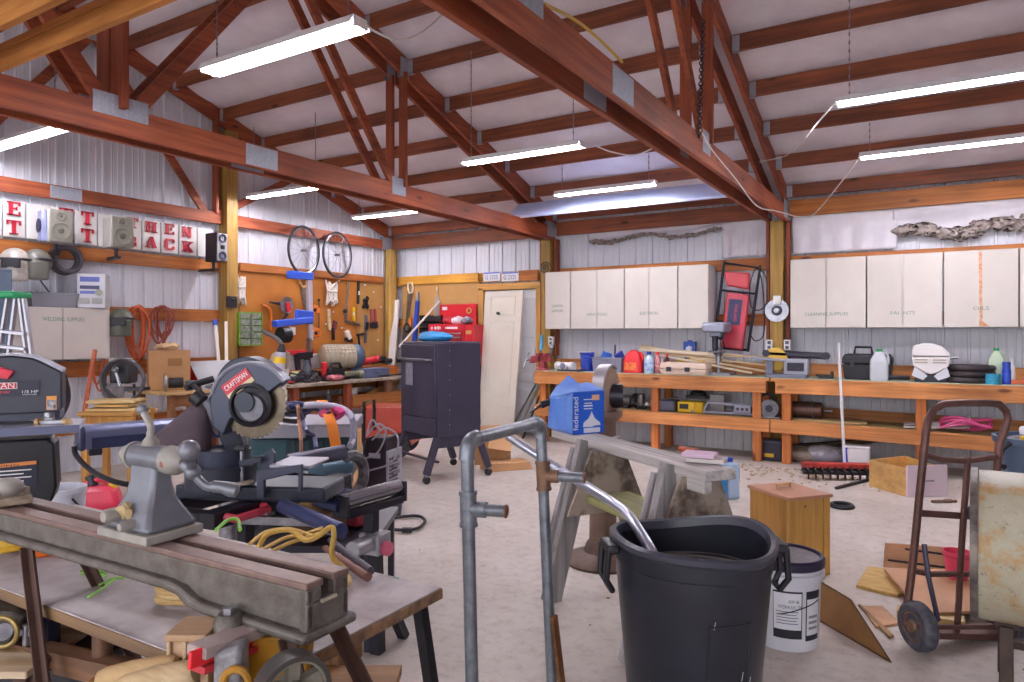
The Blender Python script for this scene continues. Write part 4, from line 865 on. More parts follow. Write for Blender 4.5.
# blue-grey steel locker behind the ladder
y0, y1 = ya(-60, -6.75), ya(12.5, -6.75); t = T('steel_locker', 'blue-grey steel locker standing behind the green-topped ladder', 'locker', (-6.97, (y0 + y1) / 2, 0)); G().box((0, 0, .98), (.44, y1 - y0, 1.94)).out('locker_body', mat('locker_blue', '#5f7186', .4, .2), t, bev=.006); G().box((.222, 0, .98), (.012, y1 - y0 - .03, 1.88)).out('locker_door', mat('locker_blue2', '#66788c', .4, .2), t, bev=.004); G().box((.235, (y1 - y0) * .3, 1.0), (.02, .03, .14)).out('door_handle', STEEL, t, bev=.004)
# hand-cranked grinder with a loop of cord, on a stand with plywood scraps
fr = F(123, 6.3); t = T('pedestal_tool', 'dark bench tool with silver motor on a thin steel pedestal by the cord loops', 'pedestal tool', fr.loc, fr.rz)
G().cyl(fr.p(134, 384), fr.p(135, 425), .012).out('pedestal', DKST, t); G().box(fr.p(128, 389), (.3, .2, .03)).out('tray', DKST, t, bev=.004); G().box(fr.p(124, 372), (.18, .16, .2)).out('housing', P_BLK, t, bev=.02); G().box(fr.p(121, 361), (.15, .14, .05)).out('top_cover', mat('bone', '#a69d92', .6), t, bev=.008)
G().cyl(fr.p(114, 393, -.14), fr.p(112, 391, .05), .085, n=18).out('motor', STEEL, t); G().tube([fr.p(115, 370, -.14), fr.p(120, 386, -.15)], .014).out('crank_handle', STEEL, t); G().sph(fr.p(115, 370, -.14), .03).out('crank_knob', STEEL, t)
g = G(); c = fr.p(122, 380.5, -.2)
for i in range(3): g.ring(c + V((0, .02 * i, 0)), .185 - .006 * i, .013, m=rotm(90), n=36)
g.move(Matrix.Translation(fr.loc) @ Matrix.Rotation(fr.rz, 4, 'Z')); tag(g.out('coiled_cable', mat('grey_cable', '#48454c', .45)), 'grey cable coiled in a circle over the pedestal tool', 'cable')
# small table with stacked plywood
TBW = wood('pine_table', '#cc9a52', '#b07f3c', 'x', knots=False); TBL = wood('pine_leg', '#c18a3e', '#a8742e', 'z', knots=False); fr = F(112, 5.9); t = T('pine_side_table', 'small yellow pine table carrying scrap boards below the cord coil', 'table', fr.loc, fr.rz)
zt = fr.p(112, 413).z; G().box((0, .1, zt), (.46, .4, .03)).out('table_top', TBW, t, bev=.003)
for sx in (-1, 1):
    for sy in (-.05, .25): G().box((sx * .19, sy, zt / 2 - .01), (.05, .05, zt - .02)).out('leg', TBL, t, bev=.003)
G().box((0, -.06, zt - .07), (.38, .02, .1)).out('apron', TBL, t, bev=.002)
for i, (w, d, dx, a, c) in enumerate(((.4, .3, .0, 3, '#d8bd86'), (.3, .26, .02, -6, '#cdaa6a'), (.38, .3, -.01, 8, '#d9c08e'))):
    p = Matrix.Rotation(fr.rz, 4, 'Z') @ V((dx, .1, zt + .03 + .033 * i)); o = G().box((0, 0, 0), (w, d, .022)).out('scrap_board', wood('scrap_ply%d' % i, c, '#b08d52', 'x', knots=False), loc=fr.loc + p, rz=fr.rz + radians(a), bev=.002)
    tag(o, ('lowest', 'middle', 'topmost')[i] + ' plywood scrap stacked on the small pine table', 'board')
o = G().bar(lw(95, 350, -7.1), lw(82, 425, -6.9), .03, .03).out('pole', mat('red_stick', '#a8512f', .5)); tag(o, 'thin red-brown stick leaning on the wall by the pine table', 'stick')
# plywood shelf with cardboard box and boxed tools
YA, YBx = ya(147, -7.1), ya(206, -7.1); t = T('plywood_bench', 'plywood-topped low bench under the cardboard box against the gable wall', 'bench', (-7.15, (YA + YBx) / 2, 0)); zb = 1.4 - 54 / FPX * 7.8; hl = (YBx - YA) / 2
G().box((.12, 0, zb - .012), (.7, hl * 2 + .1, .024)).out('plywood_top', wood('ply_top', '#cfae7a', '#b8935c', 'y', knots=False), t, bev=.002)
for sx in (-.15, .38):
    for sy in (-1, 1): G().box((sx, sy * (hl - .06), (zb - .03) / 2), (.06, .06, zb - .03)).out('leg', wood('cedar_leg', '#9a6a40', '#7c5230', 'z'), t, bev=.003)
G().box((.36, 0, zb - .1), (.03, hl * 2 - .1, .12)).out('rail', wood('cedar_rail', '#9a6a40', '#7c5230', 'y'), t, bev=.003)
CARD = mat('cardboard', '#bd9064', .75, col2='#ae8258', scale=3); p = lw(170, 385, -7.15); t = T('cardboard_box', 'closed cardboard box on the plywood bench with torn paper on top', 'box', (-7.18, p.y, zb), radians(62))
G().box((0, 0, .21), (.4, .36, .42)).out('carton', CARD, t, bev=.004)
for s in (-1, 1): G().box((s * .1, 0, .425), (.2, .36, .008), rotm(0, s * 4, 0)).out('flap', CARD, t)
G().box((.05, -.182, .3), (.14, .003, .08)).out('printed_patch', mat('card_ink', '#96693f', .8), t)
g = G(); g.sph((0, 0, .46), .1, (1.2, .8, .35), n=12); g.jitter(.02, 3); g.out('torn_paper', mat('kraft_paper', '#c9ab83', .8), t, ang=20)
t = T('power_tool', 'silver and black power tool parked before the cardboard box', 'power tool', at(178, 386, X=-6.82), radians(60)); t.location.z = zb; g = G(); g.cyl((-.09, 0, .09), (.05, 0, .09), .055); g.out('motor', P_BLK, t); G().ring((-.12, 0, .09), .075, .015, m=rotm(0, 90, 0), n=20).out('guard_ring', STEEL, t); G().box((.12, 0, .06), (.1, .09, .1)).out('grip', mat('teal_grip', '#3b5560', .5), t, bev=.015)
o = G().lathe([(.085, 0), (.11, .24), (.115, .25), (.1, .25), (.08, .01)], n=24).out('bucket', P_RED, loc=(-7.2, ya(199, -7.2), zb)); tag(o, 'small red plastic bucket behind the translucent sheet on the plywood bench', 'bucket')
a, b = lw(203, 390, -6.75), lw(229, 352, -7.0); o = G().sheet(lambda u, v: V((a.x + (b.x - a.x) * v, a.y + (b.y - a.y) * u, zb + .3 * v)), 2, 2).out('frosted_sheet', mat('frosted', '#d2d4da', .5, trans=.3), solid=.005); tag(o, 'frosted translucent plastic sheet leaning before the red bucket', 'sheet')
for i, (x0, x1, lb) in enumerate(((212, 219, 'pale wood stick with blue top leaning by the wall post, tilted one'), (224, 226, 'pale wood stick leaning upright against the square wall post'))):
    a, b = at(x0 + (3 if i else 12), 420, X=-6.7), at(x1 - (4 if i == 0 else 0), 322, X=-7.25); t = T('wood_stick', lb, 'stick', a); G().bar((0, 0, 0), tuple(b - a), .035, .035).out('shaft', mat('pale_stick', '#dcd2c8', .6), t, bev=.003)
    if i == 0: G().bar(tuple((b - a) * .96), tuple((b - a) * 1.02), .045, .045).out('blue_cap', P_BLUE, t, bev=.003)
# ---------------------------------------------------------------- tools on the hardboard (gable side)
def hb(x, y, o=.012): return at(x, y, X=XP + o)
# bicycle wheels hung over the hardboard
def wheel(label, x, y, R, tilt):
    p = lw(x, y, -7.36); t = T('bicycle_wheel', label, 'bicycle wheel', tuple(p), radians(90 + tilt))
    m = rotm(90)
    G().ring((0, 0, 0), R, .014, m=m, n=48).out('tyre', mat('tyre_black', '#28262b', .6), t); G().ring((0, 0, 0), R - .022, .01, m=m, n=48, k=6).out('rim', STEEL, t)
    G().cyl((0, -.04, 0), (0, .04, 0), .018, n=14).out('hub', STEEL, t)
    for i in range(18):
        a = 2 * pi * i / 18; b = a + (.5 if i % 2 else -.5)
        G().cyl((.018 * cos(b), .025 * (1 if i % 2 else -1), .018 * sin(b)), ((R - .025) * cos(a), 0, (R - .025) * sin(a)), .0022, n=5).out('spoke', STEEL, t)
    return t
wheel('bicycle wheel hung on the gable girt, nearer the square post', 304, 250.5, .325, 10)
wheel('bicycle wheel hung on the gable girt, nearer the round log pole', 337.5, 255, .32, 8)
WHR = mat('white_rope', '#dcd4cc', .8)
def hank(label, x0, x1, y0, y1, seed):
    g = G(); r = random.Random(seed); pts = []
    xm, ym = (x0 + x1) / 2, (y0 + y1) / 2; w, h = (x1 - x0) / 2, (y1 - y0) / 2
    for i in range(60): a = i * 2.3; k = r.uniform(.5, 1.05); pts.append(hb(xm + w * k * (.35 + .65 * abs(cos(a))) * sin(a * 1.7 + i), ym + h * k * cos(a), .02 + .015 * (i % 4)))
    for k in range(4): pts.append(hb(xm + (w * .6 if k % 2 else -w * .6), ym - h * .2, .08))
    g.tube(spline(pts, 4), .013, 6); return tag(g.out('rope_hank', WHR), label, 'rope')
hank('white rope hank hung on the hardboard next to the square post', 237, 246, 275, 305, 1)
hank('white rope hank hung in the middle of the hardboard below the wheels', 326, 339, 281, 306, 2)
# green drawer organiser
Y0, Y1 = ya(237, XP + .1), ya(259.5, XP + .1); zt = hb(248, 313).z; zb_ = hb(248, 345).z; t = T('parts_organizer', 'green small-parts drawer organizer hung beside the square wall post', 'organizer', (XP, (Y0 + Y1) / 2, zb_))
GR = mat('organizer_green', '#6f9a35', .45); hw = (Y1 - Y0) / 2; hh = zt - zb_
for s in (-1, 1): G().bx(0, .15, s * hw - .008, s * hw + .008, 0, hh).out('side', GR, t)
for z in (0, hh): G().bx(0, .15, -hw, hw, z - .008, z + .008).out('cap_panel', GR, t)
G().bx(0, .01, -hw, hw, 0, hh).out('back', GR, t)
for i in range(5):
    for j in range(2): G().box((.085, (j - .5) * hw * .95, hh * (i + .5) / 5), (.13, hw * .88, hh / 5 - .012)).out('drawer', mat('smoky_drawer', '#5c6552', .35, col2='#9aa294', scale=26), t, bev=.004)
o = G().box((0, 0, 0), (.06, .12, .14)).box((.035, 0, .03), (.02, .06, .03)).out('wall_charger', P_BLK, loc=(-7.33, ya(231.5, -7.33), lw(231, 302, -7.33).z), bev=.008); tag(o, 'black charger box fixed to the square wall post', 'charger')
# blue clamp / mitre frame standing on the bench
BLU = mat('tool_blue', '#2f57c4', .35); t = T('panel_clamp', 'blue and silver frame clamp standing in front of the hardboard', 'clamp', hb(295, 330, .35)); q = lambda x, y, o=.35: hb(x, y, o) - t.location
G().bar(q(309, 275), q(310.5, 340), .05, .07, up=(0, 1, 0)).out('silver_rail', mat('rail_silver', '#c6c5d2', .3, .5), t, bev=.004)
G().bar(q(288, 274.5), q(312, 276.5), .07, .1).out('top_jaw', BLU, t, bev=.01); G().bar(q(274, 324), q(311, 320), .1, .085).out('lower_jaw', BLU, t, bev=.01); G().bar(q(296, 316), q(312, 318), .07, .17).out('slide_block', BLU, t, bev=.01)
G().cyl(q(280, 335), q(288, 335), .1, n=20).out('hand_wheel', P_BLK, t); G().box(q(291, 331), (.06, .1, .1)).out('label_plate', P_WHT, t, bev=.003); G().bar(q(309, 338), q(309, 352), .04, .06).out('foot', STEEL, t)
t = T('grinding_disc', 'grey toothed disc with a red arm hung behind the blue clamp', 'saw', hb(287, 305, .1)); sawblade(G(), .115, .004, 30, rotm(0, 0, 90)).out('blade_disc', STEEL, t); G().bar((.02, .02, -.09), (.02, .0, .03), .03, .05, up=(0, 1, 0)).out('red_arm', P_RED, t, bev=.006)
g = G(); q = lambda x, y: hb(x, y, .06); g.tube([q(282, 322), q(287, 314), q(283, 304), q(270, 302)], [.02, .025, .03, .012], 8); tag(g.out('pry_hook', mat('hook_grey', '#4c4850', .4, .5)), 'curved dark hook tool hung between orange handle and toothed disc', 'hook')
g = G(); g.tube(spline([hb(262, 305, .03), hb(269, 308, .03), hb(271, 314, .03), hb(270.5, 330, .03)]), .016, 8); tag(g.out('hacksaw', mat('orange_paint', '#d8742a', .4)), 'orange curved saw handle hung over the green organizer', 'saw frame')
def hsaw(label, hx, hy, tx, ty, w, hm, rev=1, wall=None, big=.09):
    f = wall or hb; A, B_ = f(hx, hy), f(tx, ty); t = T('hand_saw', label, 'saw', tuple(A)); d = (B_ - A); n = d.normalized(); L = d.length
    side = n.cross(V((1, 0, 0)) if f is hb else V((0, -1, 0))) * rev
    g = G(); pl = [side * -w * .5, side * w * .5, d + side * w * .05, d - side * w * .35]; nn = V((.003, 0, 0)) if f is hb else V((0, -.003, 0)); g.loft([[p for p in pl], [p + nn for p in pl]]); g.out('blade', mat('saw_steel', '#8d8680', .35, .6, col2='#6e5f52', scale=12), t)
    g = G(); k = [side * big * .6 - n * .02, -n * big * 1.2 + side * big * .7, -n * big * 1.4 - side * big * .2, -n * big * .6 - side * big * .7, n * .03 - side * big * .6, n * .05 + side * .01]
    g.tube([p + nn * 3 for p in k], big * .2, 8, closed=True); g.out('handle', hm, t); return t
WH = wood('saw_handle', '#cfa26c', '#b08048', 'x', knots=False)
hsaw('hand saw with pale wooden handle hung behind the silver clamp rail', 302.5, 284, 308, 330, .1, WH, 1)
def tool(name, label, cat, parts):
    """parts: (name, material, fn(G))"""
    t = T(name, label, cat, (XP + .02, 0, 0)); 
    for n, m, f in parts:
        g = G(); f(g); g.move(Matrix.Translation((-XP - .02, 0, 0))); g.out(n, m, t, bev=.003)
    o = V((0, 0, 0)); 
    ps = [c.matrix_basis @ V(b) for c in t.children for b in c.bound_box]; cy = sum(p.y for p in ps) / len(ps); cz = min(p.z for p in ps)
    for c in t.children: c.location = (0, -cy, -cz)
    t.location = (XP + .02, cy, cz); return t
B2 = lambda g, a, b, w, h, o=.02: g.bar(hb(*a, o), hb(*b, o), w, h, up=(1, 0, 0))
tool('framing_square', 'rusty steel framing square hung on the hardboard beside the white rope', 'square', [('long_arm', STEEL, lambda g: B2(g, (348.5, 282), (345.5, 322), .05, .012)), ('short_arm', STEEL, lambda g: B2(g, (345, 321), (360, 325), .035, .012)), ('clamp_knob', P_BLK, lambda g: g.sph(hb(345, 311, .03), .03))])
tool('torpedo_level', 'small yellow level hung between the square and the log pole', 'level', [('level_body', P_YEL, lambda g: B2(g, (353.5, 307), (354, 321), .045, .03)), ('vial', P_WHT, lambda g: g.box(hb(353.8, 314, .045), (.012, .03, .05)))])
tool('black_file', 'slim black tool with white band hung under the girt by the log pole', 'tool', [('shaft', P_BLK, lambda g: B2(g, (358.5, 281), (358, 304), .035, .03)), ('white_band', P_WHT, lambda g: B2(g, (358.4, 291), (358.3, 295), .038, .034))])
tool('spring_clamp', 'black spring clamp hung on the tan hardboard', 'clamp', [('jaw', P_BLK, lambda g: B2(g, (364, 299), (368, 308), .05, .03)), ('jaw', P_BLK, lambda g: B2(g, (368, 297), (363, 308), .05, .03)), ('pivot', DKST, lambda g: g.sph(hb(366, 300, .03), .03))])
for i, (x, c) in enumerate(((371, 'dull red grip'), (375, 'brighter red grip by the log pole'))):
    tool('pipe_wrench', 'pipe wrench low on the tan hardboard, ' + c, 'wrench', [('grip', mat('wrench_red%d' % i, ('#96414a', '#a8384a')[i], .4), lambda g: B2(g, (x, 309), (x + .6, 322), .035, .025)), ('jaw', DKST, lambda g: B2(g, (x + .6, 322), (x + 1.5, 328), .07, .03))])
tool('steel_rule', 'grey steel rule tool hung low beside the pipe wrenches', 'tool', [('rule', mat('rule_grey', '#6d7080', .4, .5), lambda g: B2(g, (366, 315), (365.5, 343), .05, .02)), ('slide', P_BLK, lambda g: B2(g, (366.5, 322), (366, 330), .06, .04))])
tool('mallet', 'pale wooden stick tool hung beside the orange clamps', 'tool', [('stick', STRIP[0], lambda g: B2(g, (328.5, 309), (329.5, 330), .05, .03))])
tool('long_pliers', 'dark long pliers hung next to the pale wooden stick', 'pliers', [('handle', DKST, lambda g: B2(g, (333, 328), (333.5, 340), .04, .03)), ('jaw', mat('plier_red', '#6e3a44', .4), lambda g: B2(g, (335.5, 321), (334, 329), .07, .03))])
tool('white_plane', 'white and black hand tool hung low at the middle of the hardboard', 'tool', [('body', P_WHT, lambda g: B2(g, (346.5, 331), (349.5, 339), .07, .05)), ('grip', P_BLK, lambda g: B2(g, (345, 339), (352, 341), .05, .04))])
tool('bar_clamp', 'dark bar clamp hung beside the steel rule', 'clamp', [('bar', DKST, lambda g: B2(g, (358.5, 335), (359.5, 345), .03, .02)), ('jaw', DKST, lambda g: B2(g, (357, 335), (364, 334), .03, .03))])
for i, (x, y, lb) in enumerate(((315, 310, 'upper orange spring clamp beside the silver rail'), (316, 333, 'lower orange spring clamp over the pink grinder'))):
    tool('orange_clamp', lb, 'clamp', [('jaw', mat('clamp_bright', '#e8802a', .4), lambda g: B2(g, (x - 3, y - 4), (x + 3.5, y + 2), .07, .04, .2)), ('jaw', mat('clamp_bright', '#e8802a'), lambda g: B2(g, (x - 3, y + 4), (x + 3, y - 3), .06, .04, .2)), ('spring', DKST, lambda g: g.sph(hb(x, y, .22), .025))])
o = G().cyl(hb(319, 300, .015), hb(319, 331, .015), .006, n=6).sph(hb(319, 300, .02), .02).out('hook_rod', DKST); tag(o, 'thin dark rod hung between the blue clamp and the pale stick', 'rod')
for i, (x, y) in enumerate(((326, 324), (342, 328), (333.5, 312), (339, 281), (365, 285), (374, 292), (378, 340), (381, 307))):
    o = G().cyl(hb(x, y, 0), hb(x, y, .03), .014, n=10).out('peg_hook', P_WHT); tag(o, 'small white peg on the hardboard', 'peg', 'bare white pegs on the hardboard')
# ---------------------------------------------------------------- back wall, corner side
def bw(x, y, o=.02): return at(x, y, Y=YP - o)
hsaw('hand saw with pale handle hung point down on the corner hardboard', 410.5, 290, 406, 325, .11, mat('pale_handle', '#d8cbb4', .5), 1, bw, .08)
def btool(name, label, cat, parts, loc=None):
    cx = None; t = T(name, label, cat, (0, YP - .02, 0))
    for n, m, f in parts:
        g = G(); f(g); g.move(Matrix.Translation((0, -YP + .02, 0))); g.out(n, m, t, bev=.003)
    ps = [V(b) for c in t.children for b in c.bound_box]; c_ = sum(p.x for p in ps) / len(ps); cz = min(p.z for p in ps)
    for c in t.children: c.location = (-c_, 0, -cz)
    t.location = (c_, YP - .02, cz); return t
BB = lambda g, a, b, w, h, o=.03: g.bar(bw(*a, o), bw(*b, o), w, h, up=(0, -1, 0))
btool('pruning_saw', 'second saw with orange and black grip hung under the pale-handled saw', 'saw', [('blade', mat('saw_steel', '#8d8680'), lambda g: BB(g, (404, 340), (408, 318), .08, .01)), ('orange_grip', mat('clamp_bright', '#e8802a'), lambda g: BB(g, (410, 318), (410.5, 327), .05, .03)), ('black_grip', P_BLK, lambda g: g.ring(bw(407.5, 328, .03), .06, .02, m=rotm(90), n=18))])
btool('caulk_gun', 'long blue-wrapped stake with a silver tip hung by the saws', 'stake', [('blue_shaft', P_BLUE, lambda g: g.cyl(bw(417.5, 301), bw(414.5, 341), .035, .045)), ('silver_tip', STEEL, lambda g: g.cyl(bw(418, 292), bw(417.5, 301), .018, .03))])
btool('plastering_trowel', 'grey pointed trowel hung point up above the black bins', 'trowel', [('blade', mat('trowel_grey', '#b3aca6', .4, .3), lambda g: g.loft([[bw(*p, o) for p in ((437, 290), (440, 302), (439, 316), (434, 316), (434.5, 302))] for o in (.02, .03)])), ('handle', WHT_ if False else P_WHT, lambda g: g.cyl(bw(437, 287, .03), bw(437, 291, .03), .012))])
g = G(); g.cyl(bw(399, 347, .5), bw(439.5, 301, .06), .016, n=10); tag(g.out('broom_pole', mat('white_pole', '#d8d2cc', .5)), 'thin white pole leaning diagonally across the corner hardboard', 'pole')
t = T('white_board', 'white painted board standing upright beside the round log pole', 'board', at(394, 420, Y=8.42) * 1); t.location.z = 0; a = at(396.5, 300, Y=8.42) - t.location; b = at(392, 350, Y=8.3) - t.location
G().bar((b.x - .02, b.y, .5), a, .11, .03, up=(0, -1, 0)).out('board_body', mat('board_white', '#dedad8', .5), t, bev=.003); G().bar(b + V((0, -.02, -.3)), at(394.5, 322, Y=8.38) - t.location, .13, .02, up=(0, -1, 0)).out('lower_face', mat('board_white', '#dedad8'), t, bev=.002)
# black hanging bins
X0, X1 = xa(419, 8.4), xa(440, 8.4); t = T('bin_rack', 'stack of black open-front parts bins fixed to the corner hardboard', 'bin rack', ((X0 + X1) / 2, YP - .01, bw(430, 333).z)); hh = bw(430, 315).z - bw(430, 333).z; hw = (X1 - X0) / 2
for i in range(3):
    g = G(); z = hh * i / 3
    for s in (-1, 1): g.box((s * hw, -.07, z + hh / 6), (.008, .14, hh / 3 - .01))
    g.box((0, -.07, z + .004), (hw * 2, .14, .008)); g.box((0, -.135, z + .03), (hw * 2, .008, .05)); g.box((0, -.004, z + hh / 6), (hw * 2, .008, hh / 3 - .01)); g.out('bin', P_BLK, t, bev=.002)
# red tool chest with its lid up
fr = F(455, 9.6, rz=-31.5); X0, X1 = xa(428, 8.05), xa(463, 8.05); Xm = (X0 + X1) / 2; zc0 = .95; zc1 = at(445, 324, Y=8.05).z; RC = mat('chest_red', '#c02230', .35); RCD = mat('chest_red_dark', '#8c1822', .4)
t = T('tool_chest', 'red metal tool chest with open lid behind the black smoker', 'tool chest', (Xm, 8.28, zc0)); hw = (X1 - X0) / 2; hc = zc1 - zc0
G().bx(-hw, hw + .0, -.22, .22, 0, hc).out('chest_body', RC, t, bev=.004)
dz = [.0, .16, .3, .42, .52, .62, .72, .82]
zz = [hc * q for q in (.02, .26, .44, .58, .7, .8)]
for a, b in zip(zz, zz[1:]):
    G().bx(-hw + .02, hw - .02, -.24, -.22, a + .004, b - .006).out('drawer', mat('drawer_red', '#8f1d28', .35), t, bev=.002); G().bx(-hw + .03, hw - .03, -.252, -.238, b - .022, b - .01).out('drawer_pull', mat('pull_silver', '#cfcdd2', .25, .7), t, bev=.002)
G().bx(-hw + .015, hw - .015, -.235, -.22, hc * .83, hc * .98).out('upper_tray_front', RC, t, bev=.003)
for i, (x, r) in enumerate(((-.75, .018), (-.55, .02), (-.38, .024), (-.3, .02), (.05, .012))): G().cyl((hw * x, -.24, hc * .905), (hw * x, -.234, hc * .905), r).out('badge', P_WHT, t)
G().bx(.1 * hw, hw * .7, -.238, -.235, hc * .88, hc * .93).out('name_badge', P_WHT, t)
X2 = xa(474, 8.1) - Xm; XL0, X2L = xa(440, 8.48) - Xm, xa(476.5, 8.48) - Xm; G().bx(XL0, X2L, .19, .22, hc - .05, hc + .3).out('open_lid', RC, t, bev=.004)
G().bx(hw, X2, -.2, .22, 0, hc * .98).out('side_cabinet', RC, t, bev=.004)
for i in range(3): G().box(((hw + X2) / 2, -.203, hc * (.3 + .25 * i)), ((X2 - hw) * .6, .006, .05)).out('sticker', (P_WHT, P_BLK, mat('sticker_gold', '#c9a45a', .5))[i], t)
G().box((XL0 + .1, .185, hc + .24), (.09, .006, .05)).out('lid_sticker', P_WHT, t); G().ring((X2L - .12, .18, hc + .2), .035, .012, m=rotm(90), n=16).out('tape_on_lid', mat('sticker_gold', '#c9a45a'), t)
g = G(); r = random.Random(4)
for i, (c, nm, lb) in enumerate((('#c2303c', 'shop_rag', 'red shop rag bundled in the open tool chest'), ('#d6d4da', 'shop_rag', 'white shop rag bundled in the open tool chest'), ('#4c4a5c', 'shop_rag', 'dark tool pouch in the open tool chest'))):
    g = G(); g.sph((0, 0, .05), .1, (1.0, .8, .55 + .15 * (i == 1)), n=14); g.jitter(.012, i); o = g.out(nm, mat('rag%d' % i, c, .8, col2='#8a3038' if i == 0 else '#b0aeb8', scale=12), loc=(Xm - hw * .3 + i * .17, 8.25, zc0 + hc), ang=70, sub=1); tag(o, lb, 'rag')
# low stand that carries the chest (mostly hidden)
t = T('chest_stand', 'low dark cabinet carrying the red tool chest', 'cabinet', (Xm, 8.28, 0)); G().bx(-hw, X2, -.22, .22, .06, zc0).out('cabinet_body', P_BLK, t, bev=.006); G().bx(-hw + .03, X2 - .03, -.2, .2, 0, .06).out('plinth', DKST, t)
for s in (0, 1): G().bx(-hw + .02 + s * (X2 + hw) / 2, -hw + (s + 1) * (X2 + hw) / 2 - .02, -.235, -.22, .1, zc0 - .04).out('door', DKST, t, bev=.003)
# white door in its timber frame
zD = at(510, 290, Y=8.5).z
t = T('door_1', 'white panelled door', 'door', ((XD0 + XD1) / 2, 8.56, 0)); S(t); hw = (XD1 - XD0) / 2 - .09
G().bx(-hw, hw, 0, .04, .01, zD).out('door_leaf', mat('door_white', '#dfe1e8', .4), t, bev=.004)
for sx in (-1, 1):
    for z0, z1 in ((.15, .62), (.72, 1.25), (1.35, zD - .12)):
        G().bx(sx * hw * .5 - hw * .38, sx * hw * .5 + hw * .38, -.008, 0.002, z0, z1).out('raised_panel', MATS['door_white'], t, bev=.006)
for sx in (-1, 1): G().bx(sx * (hw + .045) - .04, sx * (hw + .045) + .04, -.06, .06, 0, zD + .04).out('door_frame', wood('door_fir_z', '#d2a05a', '#b98540', 'z'), t, bev=.003)
G().bx(-hw - .09, hw + .09, -.06, .06, zD + .01, zD + .1).out('door_frame', wood('door_fir_x', '#d2a05a', '#b98540', 'x'), t, bev=.003)
for z in (.3, 1.1, 1.8): G().cyl((hw - .01, -.02, z), (hw - .01, -.02, z + .1), .01).out('hinge', STEEL, t)
# door slab leaning on the frame
P = [at(x, y, Y=Y_) for x, y, Y_ in ((478, 428, 8.1), (513, 424, 8.1), (523, 290, 8.42), (485, 292, 8.42))]; P[0].z = P[1].z = .012; t = T('door_slab', 'off-white door slab leaning in front of the white door', 'door slab', (P[0] + P[1]) / 2); t.location.z = 0
nrm = (P[1] - P[0]).cross(P[3] - P[0]).normalized() * .035; g = G(); g.loft([[p - t.location for p in P], [p - t.location + nrm * -1 for p in P]]); g.out('slab', mat('slab_cream', '#dcd5c8', .45, col2='#d2cabc', scale=1.5), t, bev=.003)
lp = lambda u, v: (P[0] * (1 - u) + P[1] * u) * (1 - v) + (P[3] * (1 - u) + P[2] * u) * v - t.location
G().cyl(lp(.4, .84) + nrm, lp(.4, .84) + nrm * 1.1 * 0, .022).out('knob_hole', P_BLK, t)
for v0, v1 in ((.08, .2), (.28, .78), (.83, .96)):
    G().tube([lp(.18, v0) + nrm * .02, lp(.82, v0) + nrm * .02, lp(.82, v1) + nrm * .02, lp(.18, v1) + nrm * .02], .004, 6, closed=True).out('moulding', mat('slab_cream2', '#cfc7b9', .5), t)
# two licence plates over the door
for i, (x0, x1, lb) in enumerate(((483, 500.5, 'white licence plate over the door, next to the corner hardboard'), (501, 519, 'white licence plate over the door, next to the brown board'))):
    c = at((x0 + x1) / 2, 276.5, Y=8.5); w = xa(x1, 8.5) - xa(x0, 8.5); t = T('licence_plate', lb, 'licence plate', (c.x, 8.5, c.z)); G().box((0, 0, 0), (w * .96, .006, .135)).out('plate_body', mat('plate_white', '#dcdde6', .4), t, bev=.003)
    G().box((0, -.004, .052), (w * .9, .003, .022)).out('blue_band', mat('plate_blue', '#5a6ec0', .4), t); g = G(); text(g, 'G 2325', .085, Matrix.Translation((0, -.0035, -.015)), .001, width=w * .7); g.out('plate_lettering', mat('plate_ink', '#4a4f66', .5), t)
o = G().box((0, 0, 0), (xa(538, 8.5) - xa(519, 8.5), .03, .15)).out('short_board', M_GIRT, loc=((xa(538, 8.5) + xa(519, 8.5)) / 2, 8.5, at(529, 275.5, Y=8.5).z + .0), bev=.003); tag(o, 'short brown board fixed over the door beside the licence plates', 'board')
# scroll ironwork on the post, coil bracket
g = G(); c = at(545, 268, Y=8.4); g.tube([c + V((.09 * (1 - i / 40) * cos(i * .35), 0, .09 * (1 - i / 40) * sin(i * .35))) for i in range(40)], .008, 6); g.tube(spline([c + V((.09, 0, 0)), c + V((.05, 0, -.2)), c + V((.02, 0, -.35)), c + V((.05, -.01, -.5))]), .008, 6); tag(g.out('iron_scroll', mat('wrought_iron', '#5a4a44', .5, .5)), 'rusty wrought iron scroll hung on the post by the first wall cabinet', 'ironwork')
o = G().cyl(at(542, 335, Y=8.35), at(541, 350, Y=8.35), .02).out('screwdriver', mat('handle_cyan', '#3aa6d8', .4)); tag(o, 'small bright blue tool handle hung beside the red vise', 'handle')
# rods leaning at the bench end, carton on the floor
for i, (x0, y0, x1, y1, c, lb) in enumerate(((506, 438, 537, 382, '#6d6f6c', 'darkest steel rod of the bundle leaning against the workbench end'), (511, 440, 538, 384, '#8d8f8a', 'grey steel rod leaning at the workbench end, middle of the bundle'), (516, 436, 539, 386, '#b4b4b8', 'bright steel rod leaning at the workbench end'), (523, 438, 541, 392, '#3c3c44', 'black steel rod leaning most upright at the workbench end'))):
    a, b = at(x0, y0, Z=.012), at(x1, y1, Y=8.0); o = G().cyl((0, 0, 0), tuple(b - a), .014, n=8).out('steel_rod', mat('rod%d' % i, c, .35, .7), loc=a); tag(o, lb, 'rod')
fr = F(493, 7.6, rz=-10); t = T('open_carton', 'open torn cardboard carton on the floor before the leaning door slab', 'carton', fr.loc, fr.rz)
for s in (-1, 1): G().box((s * .17, 0, .13), (.006, .26, .26)).out('side_wall', CARD, t)
for s in (-1, 1): G().box((0, s * .13, .13), (.34, .006, .26)).out('end_wall', CARD, t)
G().box((0, 0, .005), (.34, .26, .01)).out('bottom', CARD, t)
